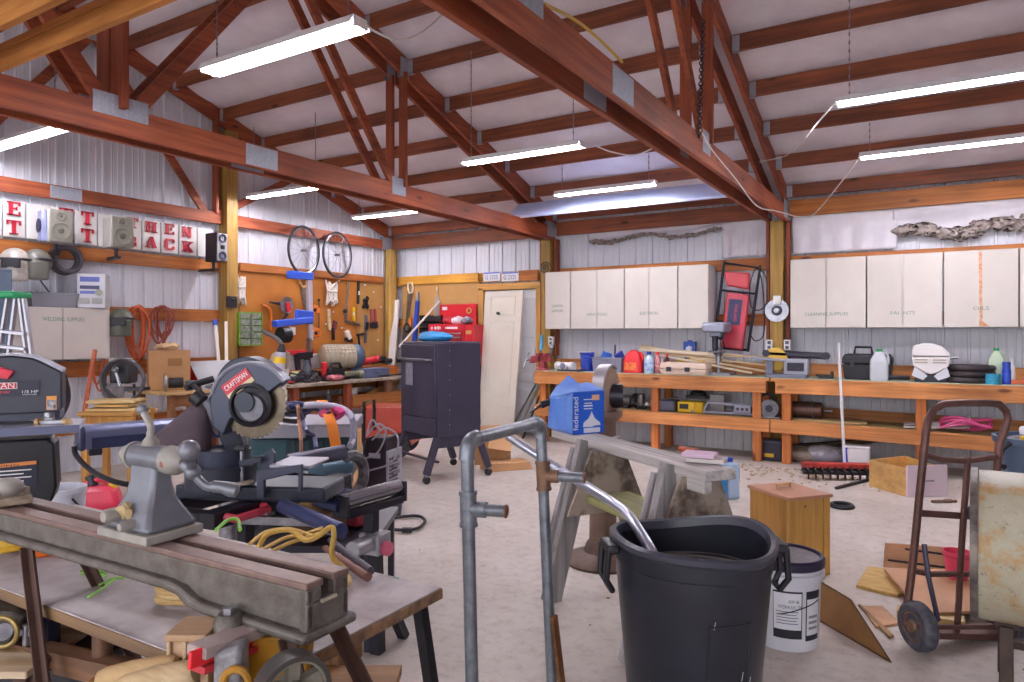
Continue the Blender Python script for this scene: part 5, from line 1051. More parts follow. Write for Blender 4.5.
G().box((.12, -.2, .25), (.24, .2, .005), rotm(35, 8, 10)).out('flap', CARD, t); G().box((-.1, .2, .32), (.26, .16, .005), rotm(40, -5, 0)).out('flap', CARD, t); G().box((.22, .03, .3), (.12, .25, .005), rotm(0, 30, 0)).out('flap', CARD, t)
fr = F(506, 7.3, rz=20); o = G().box((0, 0, .04), (.5, .25, .08), taper=.9).out('flat_carton', CARD, loc=fr.loc, rz=fr.rz, bev=.005); tag(o, 'flattened cardboard carton lying in front of the open torn carton', 'carton')
# ---------------------------------------------------------------- bench along the gable wall
TH_ = math.degrees(TH)
XF = -6.65; y0, y1 = 5.78, 8.2; ym = (y0 + y1) / 2; t = T('workbench', 'cluttered grey-topped workbench below the brown hardboard', 'workbench', (-7.05, ym, 0)); ZL = .79
G().bx(XF + 7.05, -7.45 + 7.05, y0 - ym, y1 - ym, ZL - .04, ZL).out('worktop', mat('dirty_top', '#b0a496', .65, col2='#8a7c6e', scale=7), t, bev=.004)
G().bx(-.02, -.4, y0 - ym, y1 - ym, .9, .925).out('riser_shelf', M_GIRTY, t, bev=.003); G().bx(-.02, .01, .3, y1 - ym, ZL, .9).out('riser_front', M_GIRTY, t, bev=.003)
G().cyl((.22, .72, 0), (.22, .72, ZL - .04), .085, .075, 18).out('log_leg', mat('log_bark', '#a4755c', .8, col2='#7d5340', scale=9, stretch=(1, 1, .2)), t)
for yy in (-1.1, -.2): G().bx(.25, .33, yy, yy + .09, 0, ZL - .04).out('leg', M_REDZ, t, bev=.003)
for yy in (-1.1, 1.1): G().bx(-.36, -.28, yy, yy + .09, 0, ZL - .04).out('leg', M_REDZ, t, bev=.003)
G().bx(.3, .34, -.1, 1.15, .43, .58).out('lower_rail', wood('rail_brown', '#a86f38', '#8a5526', 'y'), t, bev=.003); G().bx(-.38, .3, -1.1, 1.15, .4, .43).out('lower_shelf', M_GIRTY, t)
def lb(x, y=None, X=-6.85, z=ZL):
    p = at(x, HZ, X=X); return (X, p.y, z)
# ribbed beige blower
p0, p1 = at(322, 360, X=-7.22), at(356, 360, X=-7.0); t = T('shop_blower', 'ribbed beige cylinder machine with a dark blue end cap on the bench riser', 'blower', (p0 + p1) / 2, atan2((p1 - p0).y, (p1 - p0).x)); t.location.z = .925; L = (p1 - p0).length; R = .165
RB = mat('ribbed_beige', '#b5a894', .5)
pr = [(R * .7, -L / 2 - .02), (R * .9, -L / 2)] + [(R - (.008 if i % 2 else 0), -L / 2 + .01 + i * (L * .9) / 18) for i in range(19)] + [(R * .95, L * .42)]
G().lathe(pr, c=(0, 0, R), m=rotm(0, 90, 0), n=28).out('ribbed_body', RB, t); G().lathe([(R * 1.03, 0), (R * 1.06, .03), (R * .95, .1), (R * .6, .14)], c=(L * .42, 0, R), m=rotm(0, 90, 0), n=28).out('end_cap', mat('cap_blue', '#44566e', .45), t)
for i in range(9):
    a = radians(20 + i * 17); G().bar((-L * .48, -cos(a) * R, R + sin(a) * R), (L * .4, -cos(a) * R, R + sin(a) * R), .012, .012).out('cooling_fin', RB, t, bev=.002)
p = at(369, 356, X=-7.25); o = G().cyl((-.15, 0, 0), (.14, .02, .07), .045, .05).sph((.14, .02, .07), .05).out('nibbler_tool', mat('pink_red', '#c83850', .4), loc=(p.x, p.y, .97)); tag(o, 'pinkish red tool handle lying on the bench riser', 'handle')
def clutter(name, label, cat, x, y, X, m, f, z=ZL, bev=.004, rz=0):
    p = at(x, y, X=X); g = G(); f(g); o = g.out(name, m, loc=(p.x, p.y, z), rz=radians(rz), bev=bev); return tag(o, label, cat)
clutter('power_drill', 'black power drill lying on the bench riser beside the pink handle', 'drill', 380, 365, -7.3, P_BLK, lambda g: (g.cyl((-.02, -.16, .07), (0, .1, .09), .05), g.bar((0, .06, .08), (.06, .1, -.0 + .03), .05, .06), g.cyl((-.02, -.22, .07), (-.02, -.16, .07), .02)), .925)
clutter('angle_grinder', 'dark grey angle grinder lying on the bench riser near the log pole', 'grinder', 390, 367, -7.28, DKST, lambda g: (g.cyl((0, -.15, .06), (0, .15, .06), .04), g.cyl((0, .17, .03), (0, .17, .1), .06)), .925)
clutter('white_duct', 'long white cover box lying behind the beige blower', 'box', 308, 352, -7.36, mat('dusty_white', '#b8b2b4'), lambda g: g.box((0, 0, .1), (.14, 1.1, .2)), .925, .01)
clutter('red_tray', 'red plastic tray under the blue clamp', 'tray', 297, 343, -7.3, P_RED, lambda g: g.box((0, 0, .03), (.14, .5, .06)), 1.13, .01)
clutter('tool_case', 'blue-grey tool case lying on the worktop before the riser', 'case', 370, 380, -6.88, mat('case_bluegrey', '#55607e', .45), lambda g: (g.box((0, 0, .065), (.3, .48, .13)), g.box((.155, 0, .08), (.02, .12, .03))), ZL, .02)
clutter('spray_bottle', 'black capped bottle standing on the worktop by the vise pliers', 'bottle', 307, 372, -6.85, mat('bottle_slate', '#454b58', .4), lambda g: g.lathe([(.05, 0), (.05, .2), (.03, .24), (.03, .28)], n=16), ZL)
clutter('red_screwdriver', 'red tool handle standing up on the cluttered worktop', 'tool', 324, 367, -6.9, P_RED, lambda g: g.cyl((0, 0, .05), (.01, .0, .24), .035, .04), ZL)
clutter('jigsaw', 'dark jigsaw with a loop handle lying at the worktop middle', 'jigsaw', 336, 374, -6.85, P_BLK, lambda g: (g.box((0, 0, .1), (.09, .28, .1)), g.tube([(0, -.1, .14), (0, -.08, .22), (0, .06, .22), (0, .1, .14)], .02), g.box((0, -.02, .02), (.1, .2, .03))), ZL, .015)
clutter('camouflage_tool', 'mottled green hand tool lying beside the jigsaw', 'tool', 352, 377, -6.82, mat('mottled_green', '#8d8c70', .5, col2='#3f3f38', scale=18), lambda g: (g.cyl((0, -.16, .06), (0, .14, .07), .05, .035), g.sph((0, .16, .06), .06)), ZL)
clutter('pink_rag', 'pinkish crumpled rag at the worktop edge', 'rag', 335, 382, -6.72, mat('pink_cloth', '#b66a72', .8, col2='#8d4a55', scale=15), lambda g: (g.sph((0, 0, .04), .1, (.8, 1.4, .4)), g.jitter(.015, 2)), ZL)
clutter('chain_hoist', 'black and red metal tool heap at the near end of the worktop', 'tool', 296, 378, -6.78, DKST, lambda g: (g.cyl((0, -.12, .05), (0, .1, .06), .045), g.bar((-.05, 0, .04), (.08, .05, .16), .03, .04), g.sph((.03, -.1, .05), .05)), ZL)
clutter('red_pliers', 'red handled pliers at the near end of the worktop', 'pliers', 288, 380, -6.72, P_RED, lambda g: (g.bar((0, -.15, .02), (.03, .0, .03), .02, .02), g.bar((.05, -.15, .02), (0, .0, .03), .02, .02), g.bar((.015, 0, .03), (.01, .08, .03), .035, .02)), ZL)
clutter('tin_can', 'dark tin can on the lower shelf of the cluttered workbench', 'can', 328, 390, -6.8, DKST, lambda g: g.lathe([(.05, 0), (.05, .15), (.03, .18), (.03, .2)], n=14), .43)
clutter('white_carton', 'greyish white carton on the lower shelf of the cluttered workbench', 'carton', 351, 391, -6.85, mat('grey_card', '#a9a6a8', .7), lambda g: g.box((0, 0, .12), (.12, .13, .24)), .43)
clutter('brown_jar', 'small red-capped jar on the lower shelf', 'jar', 340, 392, -6.8, mat('jar_brown', '#6b4030', .4), lambda g: g.lathe([(.04, 0), (.04, .1), (.03, .11), (.03, .14)], n=14), .43)
clutter('pry_bar', 'black flat bar lying across the worktop corner near the smoker', 'pry bar', 392, 376, -6.75, P_BLK, lambda g: g.bar((0, -.3, .02), (.03, .3, .025), .05, .02), ZL + .0)
clutter('yellow_plank', 'short pale plank leaning under the worktop behind the log leg', 'plank', 384, 386, -6.95, wood('pale_brace', '#c49a58', '#a67c3c', 'y', knots=False), lambda g: g.bar((0, -.35, .08), (0, .3, .28), .03, .1), .43)
def tangle(label, x0, x1, y0, y1, X, m, r, seed, n=16):
    q = random.Random(seed); pts = [at(q.uniform(x0, x1), q.uniform(y0, y1), X=X + q.uniform(-.12, .12)) for i in range(n)]
    for p in pts: p.z = max(p.z, ZL + .015)
    g = G(); g.tube(spline(pts, 5), r, 6); return tag(g.out('electric_cable', m), label, 'cable')
tangle('black tool cord tangled over the cluttered worktop around the jigsaw', 318, 362, 371, 383, -6.82, P_BLK, .011, 3)
tangle('grey tool cord tangled at the near end of the cluttered worktop', 286, 322, 372, 385, -6.8, mat('grey_cable', '#48454c'), .009, 4)
clutter('sander', 'black orbital sander lying on the worktop beside the capped bottle', 'sander', 314, 376, -6.9, P_BLK, lambda g: (g.lathe([(.07, 0), (.07, .05), (.05, .09), (.045, .13), (.03, .15)], n=18), g.cyl((0, 0, .1), (0, -.16, .09), .03)), ZL)
clutter('torch', 'dark cylinder tool lying at the back of the cluttered worktop', 'tool', 300, 366, -7.05, mat('slate_tool', '#3d4048', .4), lambda g: (g.cyl((0, -.2, .05), (0, .15, .06), .045), g.cyl((0, .15, .06), (0, .24, .06), .03)), ZL)
clutter('nail_gun', 'black and grey nail gun standing among the tools on the bench riser', 'nail gun', 303, 360, -7.25, DKST, lambda g: (g.bar((0, -.12, .18), (0, .14, .2), .08, .09), g.bar((0, .06, .18), (0, .1, .02), .06, .06), g.bar((0, -.1, .16), (0, -.08, .0), .05, .06)), .925)
clutter('masking_roll', 'pale yellow roll lying among the tools near the bench end', 'roll', 296, 371, -6.95, mat('pale_green_can', '#c2c596', .5), lambda g: g.cyl((-.05, 0, .07), (.05, 0, .07), .07), ZL)
clutter('plank_scrap', 'pale wood plank standing under the near end of the cluttered worktop', 'plank', 283, 392, -6.6, STRIP[2], lambda g: g.bar((0, 0, .0), (-.03, .03, .74), .09, .03), 0)
# papers and rags on the near end past the post
for i, (x, lb_, c) in enumerate(((262, 'crumpled beige paper heap at the worktop end by the green organizer', '#c3ac84'), (250, 'pale brown rag heap next to the square wall post', '#a99070'))):
    clutter('rag_heap', lb_, 'rag', x, 368, -7.15, mat('heap%d' % i, c, .8, col2='#8f7856', scale=14), lambda g: (g.sph((0, 0, .07), .16, (.8, 1.0, .5)), g.jitter(.03, i + 5)), .9)
t = T('side_shelf', 'small brown shelf beside the square wall post carrying crumpled rags', 'shelf', (-7.2, 5.78 - .05, 0)); G().bx(-.26, .26, -.5, .0, .86, .9).out('shelf_board', M_GIRTY, t, bev=.003)
for s in (-1, 1): G().bx(s * .22 - .03, s * .22 + .03, -.48, -.42, 0, .86).out('leg', M_REDZ, t)
# pole tool with hood in front of the bench
fr = F(280, 6.1); t = T('string_trimmer', 'pale hooded pole tool with yellow band standing before the bench end', 'pole tool', fr.loc, fr.rz)
G().cyl(fr.p(277, 388), fr.p(281, 352), .055, .04).out('shaft', mat('lavender_tube', '#b3b0c4', .4), t); G().cyl(fr.p(279.3, 363), fr.p(280, 357), .05).out('yellow_band', P_YEL, t); G().cyl(fr.p(281, 352), fr.p(282, 344), .04, .02).out('black_grip', P_BLK, t)
g = G(); g.loft([[fr.p(*p, o) for p in ((267, 367), (272, 354), (279, 350), (290, 352), (291, 360), (288, 369), (276, 369))] for o in (.06, .1)]); g.out('canvas_hood', mat('canvas', '#a89c8e', .8), t, bev=.01)
G().cyl(fr.p(286, 369, .08), fr.p(282, 392, .08), .03).out('stick', mat('pale_stick', '#dcd2c8'), t); G().tube(spline([fr.p(282, 344), fr.p(276, 338), fr.p(266, 333), fr.p(262, 330)]), .018).out('hose', mat('grey_hose', '#57545c'), t)
G().cyl(fr.p(277, 388), (fr.p(276, 388).x, 0, 0), .03).out('lower_tube', DKST, t)
# red vehicle-like wagon behind the welder
fr = F(382, 7.5, rz=-4); t = T('red_wagon', 'red metal wagon body with dark wheel arch standing behind the black welder', 'wagon', fr.loc, fr.rz); WR = mat('wagon_red', '#c23a1e', .3, col2='#a82e18', scale=3)
zt, zb = fr.p(380, 409).z, fr.p(380, 446).z
arch = [(-.22, zb), (-.22, zt)] + [(.3, zt), (.3, zb)] + [(q[0] + .17, q[1] + zb) for q in arc((0, 0), .14, 0, 180, 12)]
G().prism(arch, .5).out('side_panel', WR, t, bev=.008); G().box((.04, .25, zt), (.54, .5, .03)).out('rim', WR, t, bev=.01)
for s in (0, .48): G().cyl((.17, s - .02, zb - .0), (.17, s + .04, zb - .0), .13, n=22).out('wheel', P_BLK, t)
G().tube([fr.p(363, 440), fr.p(364, 402), fr.p(374, 400), fr.p(374, 430)], .018).out('handle', P_BLK, t)
G().cyl((-.18, .0, 0), (-.18, .0, zb + .05), .03).out('support_leg', DKST, t)
for s in (0.05, .45): G().cyl((.17, s, 0), (.17, s, .1), .1, n=12).out('caster', P_BLK, t) if False else None
# ---------------------------------------------------------------- black smoker cabinet on legs
c0 = at(437, 438.5, Z=.42); c1 = at(405, 424, Z=.42); c2 = at(481, 430.5, Z=.42)
ex = RT * cos(.628) + FW * sin(.628); ey = V((-ex.y, ex.x, 0)); WX, WY = .49, .70
ctr = c0 + ex * WX / 2 + ey * WY / 2; ctr.z = 0; t = T('smoker_cabinet', 'tall black steel smoker cabinet standing on splayed legs with casters', 'smoker', ctr, atan2(ex.y, ex.x)); SB = mat('smoker_black', '#474358', .36, .3, col2='#3d394c', scale=2)
z0, z1 = .42, 1.315; hx, hy = WX / 2, WY / 2
G().bx(-hx, hx, -hy, hy, z0, z1).out('cabinet_body', SB, t, bev=.006)
G().bx(-hx - .022, -hx - .002, -hy + .01, hy - .01, z0 + .18, z1 - .02).out('front_door', SB, t, bev=.005)
G().bx(-hx - .022, -hx - .002, -hy + .01, hy - .01, z0 + .01, z0 + .17).out('lower_door', SB, t, bev=.005)
G().tube([(-hx - .02, -hy + .06, z1 - .16), (-hx - .08, -hy + .06, z1 - .16), (-hx - .08, hy - .06, z1 - .16), (-hx - .02, hy - .06, z1 - .16)], .012).out('door_handle', STEEL, t)
G().bx(-hx - .026, -hx - .022, hy - .26, hy - .12, z1 - .42, z1 - .2).out('sticker', mat('sticker_grey', '#9a98a4', .5, col2='#6f6d7a', scale=40), t)
G().box((0, 0, z1 + .004), (WX * .98, WY * .98, .012)).out('top_plate', SB, t, bev=.003)
G().box((-hx + (WX * .28), -hy - .002, (z0 + z1) / 2), (.006, .004, z1 - z0 - .02)).out('seam', mat('seam_grey', '#4b4a5c', .5), t)
for i in range(6): G().sph((-hx + WX * .28, -hy - .003, z0 + .12 + i * .14), .006, n=8).out('rivet', STEEL, t)
for z in (z0 + .12, z1 - .16): G().cyl((hx + .006, -hy + .02, z - .03), (hx + .006, -hy + .02, z + .03), .009).out('hinge', STEEL, t)
for sy in (-1, 1): G().bx(-hx * .95, hx * .95, sy * hy * .92 - .01, sy * hy * .92 + .01, z0 - .1, z0).out('skirt', SB, t)
for sx in (-1, 1):
    for sy in (-1, 1):
        a = V((sx * hx * .92, sy * hy * .92, z0)); b = V((sx * hx * 1.42, sy * hy * .95, .085)); G().bar(a + V((0, 0, .0)), b, .06, .055).out('leg', SB, t, bev=.004)
        G().cyl(b + V((0, -.014, -.048)), b + V((0, .014, -.048)), .036, n=16).out('caster', P_BLK, t); G().box(b + V((0, 0, -.005)), (.035, .04, .03)).out('caster_fork', STEEL, t)
G().bar((-hx, -hy * 1.05, .2), (-hx, hy * 1.05, .2), .03, .02).out('leg_brace', SB, t)
p = Matrix.Translation(ctr) @ Matrix.Rotation(atan2(ex.y, ex.x), 4, 'Z') @ V((.0, .12, z1 + .012)); g = G(); g.sph((0, 0, .04), .17, (1.1, .9, .35), n=18); g.jitter(.022, 8); o = g.out('blue_tarp', mat('bright_blue_cloth', '#3a9bd8', .6, col2='#2378b4', scale=7), loc=p, ang=60, sub=1); tag(o, 'bright blue crumpled cloth on top of the black smoker', 'cloth')
# ---------------------------------------------------------------- black welder with grey vents
fr = F(382, 5.75, rz=-16); t = T('welding_machine', 'black upright welder with grey louvred side and looped leads', 'welder', fr.loc, fr.rz); H = .565; w, d = .2, .26
WB = mat('welder_black', '#1b1d2c', .3)
g = G(); g.loft([[V((x * w / 2 * f, y * d / 2 * f, z)) for x, y in ((-1, -1), (1, -1), (1, 1), (-1, 1))] for f, z in ((1, .04), (1, H - .1), (.85, H))]); g.out('housing', WB, t, bev=.008)
G().bx(w / 2, w / 2 + .02, -d / 2, d / 2, .05, H - .1).out('vent_panel', mat('vent_grey', '#8c8a96', .4), t, bev=.004)
for i in range(11): G().box((w / 2 + .022, -.04, .1 + i * .03), (.008, d * .55, .012)).out('louvre', P_BLK, t)
for i in range(3): G().box((w / 2 + .024, .0, H - .17 - i * .06), (.01, d * .5, .03)).out('switch', mat('switch_grey', '#5c5a66', .5), t, bev=.003)
G().box((0, -d / 2 - .003, H - .14), (w * .5, .004, .04)).out('name_plate', mat('plate_silver', '#a5a4b4', .4), t)
for sx in (-1, 1):
    for sy in (-1, 1): G().box((sx * .085, sy * .11, .025), (.04, .04, .05)).out('foot', P_BLK, t)
for i, pts in enumerate(([(372, 440), (385, 428), (398, 438), (392, 462), (365, 472)], [(366, 436), (378, 424), (386, 432), (378, 452), (362, 460)], [(375, 436), (360, 444), (358, 470), (366, 478)], [(380, 430), (372, 420), (366, 436)])):
    G().tube(spline([fr.p(x, y, -.16) for x, y in pts]), .008, 6).out('lead', mat('lead_grey', '#8e8c98', .45) if i != 2 else P_BLK, t)
fr = F(388, 5.4); t = T('plastic_pail', 'dark blue plastic pail on the floor below the long roller', 'pail', fr.loc); G().lathe([(.1, 0), (.12, .2), (.126, .2), (.126, .22), (.11, .22), (.09, .02)], n=22).out('pail_body', mat('pail_blue', '#2f3a55', .4), t); G().ring((0, 0, .2), .125, .007, n=24).out('rim', mat('pail_blue', '#2f3a55'), t)
fr = F(338, 5.3); o = G().box((0, .1, .33), (.34, .24, .66), taper=.98).box((0, .1, .665), (.3, .2, .012)).out('tall_carton', CARD, loc=fr.loc, rz=fr.rz + radians(10), bev=.004); tag(o, 'tall plain cardboard carton behind the orange strap', 'carton')
# cable with clamp on the floor
g = G(); g.tube(spline([at(x, y, Z=.02) for x, y in ((386, 520), (400, 517), (418, 516), (425, 521), (418, 528), (404, 530), (388, 529))]), .012, 8); g.bar(at(402, 530, Z=.02), at(412, 530, Z=.02), .035, .03); tag(g.out('ground_lead', P_BLK), 'black cable with a clamp lying on the floor beyond the long roller', 'cable')
# ---------------------------------------------------------------- table saw
fr = F(300, 3.9, rz=6); t = T('table_saw', 'portable table saw with grey top and dark teal body under tangled cables', 'table saw', fr.loc, fr.rz); TG = mat('saw_table_grey', '#9d9ba8', .4, .3); TL = mat('saw_teal', '#21424c', .4); zt = .905
G().box((.0, .18, zt - .03), (.6, .5, .06)).out('saw_top', TG, t, bev=.006); G().box((-.1, -.08, zt - .035), (.29, .03, .07)).out('front_rail', TG, t, bev=.004); G().box((.2, -.08, zt - .04), (.2, .03, .06)).out('front_rail', TG, t, bev=.004)
G().box((0, .18, zt - .2), (.54, .42, .28)).out('body', TL, t, bev=.012); G().box((.03, -.036, zt - .16), (.2, .02, .15)).out('vent_frame', mat('saw_teal2', '#1a3640', .4), t, bev=.004)
for i in range(4): G().box((-.03 + i * .04, -.048, zt - .16), (.014, .01, .13)).out('vent_slat', TL, t)
G().box((-.15, -.04, zt - .16), (.2, .012, .16)).out('side_panel', mat('saw_teal3', '#29525c', .4), t, bev=.006)
G().box((.0, -.05, zt - .29), (.44, .1, .02)).out('lower_tray', mat('tray_green', '#7d8b82', .5), t, bev=.003)
for sx in (-1, 1):
    for sy in (0, 1): G().bar((sx * .2, .02 + sy * .32, zt - .33), (sx * .28, -.06 + sy * .48, 0), .04, .04).out('stand_leg', DKST, t)
def onsaw(name, label, cat, m, pts, r, dd=0.0, k=5):
    g = G(); g.tube(spline([at(x, y, D=3.75 + dd + (.1 if i % 2 else 0)) for i, (x, y) in enumerate(pts)], k), r, 8); return tag(g.out(name, m), label, cat)
onsaw('electric_cable', 'lavender grey cord arched over the table saw and dangling at its side', 'cord', mat('lavender_cord', '#b5b2c8', .4), ((262, 422), (285, 410), (312, 405), (340, 408), (352, 418), (353, 438), (350, 446)), .018)
onsaw('electric_cable', 'dark blue cord coiled on the table saw top', 'cord', mat('navy_cord', '#3e4168', .4), ((262, 414), (278, 406), (300, 404), (310, 410), (296, 414), (280, 412), (290, 406), (315, 408), (330, 414)), .016)
onsaw('electric_cable', 'dark looped cable lying at the table saw front edge', 'cord', P_BLK, ((270, 416), (282, 420), (298, 421), (304, 414), (290, 411), (274, 412), (268, 416)), .013, -.05)
onsaw('electric_cable', 'pale orange cord hanging straight down the table saw front', 'cord', mat('peach_cord', '#cf9a7c', .5), ((298, 406), (299, 420), (301, 440), (301, 462), (300, 480)), .009, -.3)
onsaw('electric_cable', 'blue-grey cord hanging from the saw top to the plug at its corner', 'cord', mat('bluegrey_cord', '#55587a', .4), ((297, 405), (303, 420), (306, 430), (314, 436), (316, 448)), .011, -.28)
onsaw('pink_strap', 'magenta strap bunched at the far corner of the table saw', 'strap', mat('magenta', '#c83a7a', .5), ((322, 414), (332, 410), (342, 412), (335, 417), (325, 414)), .02, .0)
onsaw('red_lever', 'red plastic lever lying on the table saw edge by the blade', 'lever', P_RED, ((268, 417), (282, 416)), .02, -.05)
g = G(); pts = [at(x, y, D=d) for x, y, d in ((312, 401, 4.1), (322, 400, 3.95), (329, 416, 3.72), (332, 424, 3.7), (335, 440, 3.7), (338, 455, 3.7))]; up = RT
g.loft([[p - RT * .028, p + RT * .028, p + RT * .028 - FW * .006, p - RT * .028 - FW * .006] for p in pts]); tag(g.out('ratchet_strap', mat('strap_orange', '#ee8420', .6), ang=60), 'bright orange strap draped over the table saw corner', 'strap')
# ---------------------------------------------------------------- radial arm with end cap
fr = F(78, 3.55, rz=40); t = T('radial_arm_saw', 'long blue-grey boxed saw arm with end cap behind the iron tailstock', 'radial arm saw', fr.loc, fr.rz); AG = mat('arm_bluegrey', '#6a6f8e', .35, .3); AN = mat('arm_navy', '#33385a', .35, .3)
pl = [fr.p(78, y).z for y in (425, 436, 450)]; zt, zm, zb = pl; zo = (334 - 437) / FPX * 3.55 + 1.4
hw = .065; L0, L1 = 0.02, .85
pro = [(-hw, -.06), (-hw, .035), (-.045, .058), (.045, .058), (hw, .035), (hw, -.06)]
m = Matrix.Translation((L0, 0, zo)) @ rotm(0, 0, -90)
G().prism([(a, b) for a, b in pro], L1 - L0, m).out('arm', AG, t, bev=.006); G().box(((L0 + L1) / 2, -hw - .002, zo - .03), (L1 - L0 - .06, .006, .055)).out('side_stripe', AN, t)
G().box((L0 - .012, 0, zo - .004), (.03, .14, .125)).out('end_cap', mat('cap_navy', '#3c4160', .35), t, bev=.012)
for a, b in ((-.03, .03), (.03, .03), (-.03, -.04), (.03, -.04)): G().cyl((L0 - .035, a, zo + b), (L0 - .02, a, zo + b), .012).out('cap_bolt', STEEL, t)
G().box((L0 + .05, -.03, zo - .075), (.06, .05, .04)).out('stop_block', DKST, t, bev=.006)
G().cyl((L1 - .1, 0, 0.0), (L1 - .1, 0, zo - .06), .06).out('column', STEEL, t)
G().box((L1 - .1, 0, .05), (.26, .26, .1)).out('column_foot', DKST, t, bev=.01)
g = G(); c = fr.loc; A = [at(x, y, D=d) for x, y, d in ((74, 446, 3.5), (76, 455, 3.5), (88, 468, 3.4), (105, 478, 3.3), (125, 484, 3.3), (150, 486, 3.4))]; g.tube(spline(A), .013, 8); tag(g.out('electric_cable', P_BLK), 'black cord sagging from the boxed saw arm end to behind the tailstock', 'cord')
# ---------------------------------------------------------------- mitre saw and its stand
B0, B1 = at(206, 512, D=2.6), at(345, 478, D=3.35); bm = (B0 + B1) / 2; ang = atan2((B1 - B0).y, (B1 - B0).x); Lb = (B1 - B0).xy.length; zs = .735
t = T('mitre_saw_stand', 'black mitre saw stand with red handle and roller extension', 'saw stand', (bm.x, bm.y, 0), ang); SK = mat('stand_black', '#26252f', .4, .3); inv = (Matrix.Translation((bm.x, bm.y, 0)) @ Matrix.Rotation(ang, 4, 'Z')).inverted(); q = lambda x, y, D: inv @ at(x, y, D=D)
G().bx(-Lb / 2, Lb / 2, -.04, .04, zs - .06, zs).out('main_beam', SK, t, bev=.004); G().bx(-Lb / 2, Lb / 2, .26, .33, zs - .06, zs).out('main_beam', SK, t, bev=.004)
for x in (-Lb / 2 + .03, Lb / 2 - .03): G().bx(x - .03, x + .03, .04, .26, zs - .055, zs - .005).out('cross_beam', SK, t)
RHD = mat('handle_red', '#c03a4e', .4)
a = -Lb / 2 + .03; G().tube([(a + .02, -.045, zs - .02), (a + .03, -.09, zs - .025), (a + .19, -.09, zs - .025), (a + .21, -.045, zs - .02)], .016).out('carry_handle', RHD, t)
TBL_ = mat('tube_blue', '#4d5580', .3, .6)
G().cyl(q(283, 506, 2.72), q(341, 531, 2.45), .028, n=18).out('extension_tube', TBL_, t); G().cyl(q(316, 500, 3.0), q(340, 506, 2.95), .028, n=18).out('extension_tube', TBL_, t)
G().bar(q(235, 519, 2.7), q(330, 522, 2.75), .035, .03).out('silver_bar', STEEL, t)
# roller head
RA, RB_ = q(341, 502, 2.95), q(399, 486, 3.2); G().cyl(RA, RB_, .032, n=22).out('roller', mat('roller_chrome', '#8b8992', .25, .8), t); dn = V((0, 0, -.055)); G().bar(RA + dn, RB_ + dn, .07, .035).out('roller_cradle', SK, t, bev=.004)
for p in (RA, RB_): G().box(p + V((0, 0, -.02)), (.014, .08, .09)).out('roller_bracket', SK, t, bev=.003)
pm_ = (RA + RB_) / 2 + V((0, 0, -.06)); G().bar(pm_, pm_ + V((0, 0, -.16)), .05, .05, up=(1, 0, 0)).out('height_post', SK, t, bev=.003)
cb = pm_ + V((0, -.02, -.15)); G().box(cb, (.1, .1, .09)).out('clamp_block', mat('clamp_silver', '#a9a9b0', .4, .5), t, bev=.006)
G().lathe([(.03, 0), (.034, .01), (.03, .028), (.001, .03)], c=cb + V((.0, -.05, -.02)), m=rotm(90), n=8).out('clamp_knob', mat('knob_pink', '#d0607c', .4), t)
G().cyl(cb + V((-.16, 0, .01)), cb + V((0, 0, .01)), .035, n=16).out('clamp_arm', mat('clamp_silver', '#a9a9b0'), t)
G().bar(cb + V((0, 0, -.04)), V((cb.x + .02, cb.y, .0)), .05, .05, up=(1, 0, 0)).out('leg', SK, t); G().bar(cb + V((.02, .02, -.12)), V((cb.x + .2, cb.y - .02, 0)), .04, .04, up=(1, 0, 0)).out('leg', SK, t)
for x, s in ((-Lb / 2 + .2, -1), (Lb / 2 - .15, 1)):
    for y, sy in ((0, -1), (.3, 1)): G().bar((x, y, zs - .06), (x + s * .22, y + sy * .16, 0), .045, .045, up=(1, 0, 0)).out('leg', SK, t)
# the saw itself
SWB = mat('mitre_saw_slate', '#3b3f52', .35, .25); SWD = mat('mitre_saw_dark', '#2d3140', .35, .25)
fr = F(232, 2.85, zs, rz=-6); t = T('mitre_saw', 'slate grey mitre saw with round guard, toothed blade and raised head', 'mitre saw', (fr.loc.x, fr.loc.y, zs + .001), fr.rz)
P = fr.p
G().box((.1, .06, .03), (.62, .24, .06)).out('base_casting', SWD, t, bev=.01)
tz = P(222, 480).z; G().lathe([(.135, .0), (.135, .075), (.14, .075), (.14, .09), (.12, .09)], c=(P(220, 470).x, .0, .045), n=30).out('turntable', SWD, t)
G().lathe([(.1, 0), (.105, .06), (.1, .062), (.09, .05)], c=(P(221, 470).x, .02, .135), n=30).out('turntable_top', SWB, t)
for x0, x1, y0_, y1_ in ((272, 316, 465, 490),):
    g = G(); zz0, zz1 = P(272, 492).z, P(272, 466).z; X0, X1 = P(270, 480).x, P(315, 480).x
    g.prism([(X0, zz0 - .0), (X0, zz1), (X1, zz1 + .03), (X1, zz0 + .03), (X1 - .015, zz0 + .03), (X1 - .015, zz1 - .0), (X0 + .03, zz1 - .035), (X0 + .03, zz0)], .02, Matrix.Translation((0, -.1, 0))); g.out('fence_front', SWB, t, bev=.003)
G().prism([(P(262, 0).x, P(0, 470).z), (P(270, 0).x, P(0, 452).z), (P(276, 0).x, P(0, 447).z), (P(280, 0).x, P(0, 452).z), (P(279, 0).x, P(0, 470).z)], .02, Matrix.Translation((0, -.03, 0))).out('fence_plate', SWB, t, bev=.003)
G().box(((P(280, 0).x + P(318, 0).x) / 2, .04, P(0, 463).z), (.17, .2, .012)).out('side_table', mat('table_grey', '#a8a8b4', .35, .4), t, bev=.003)
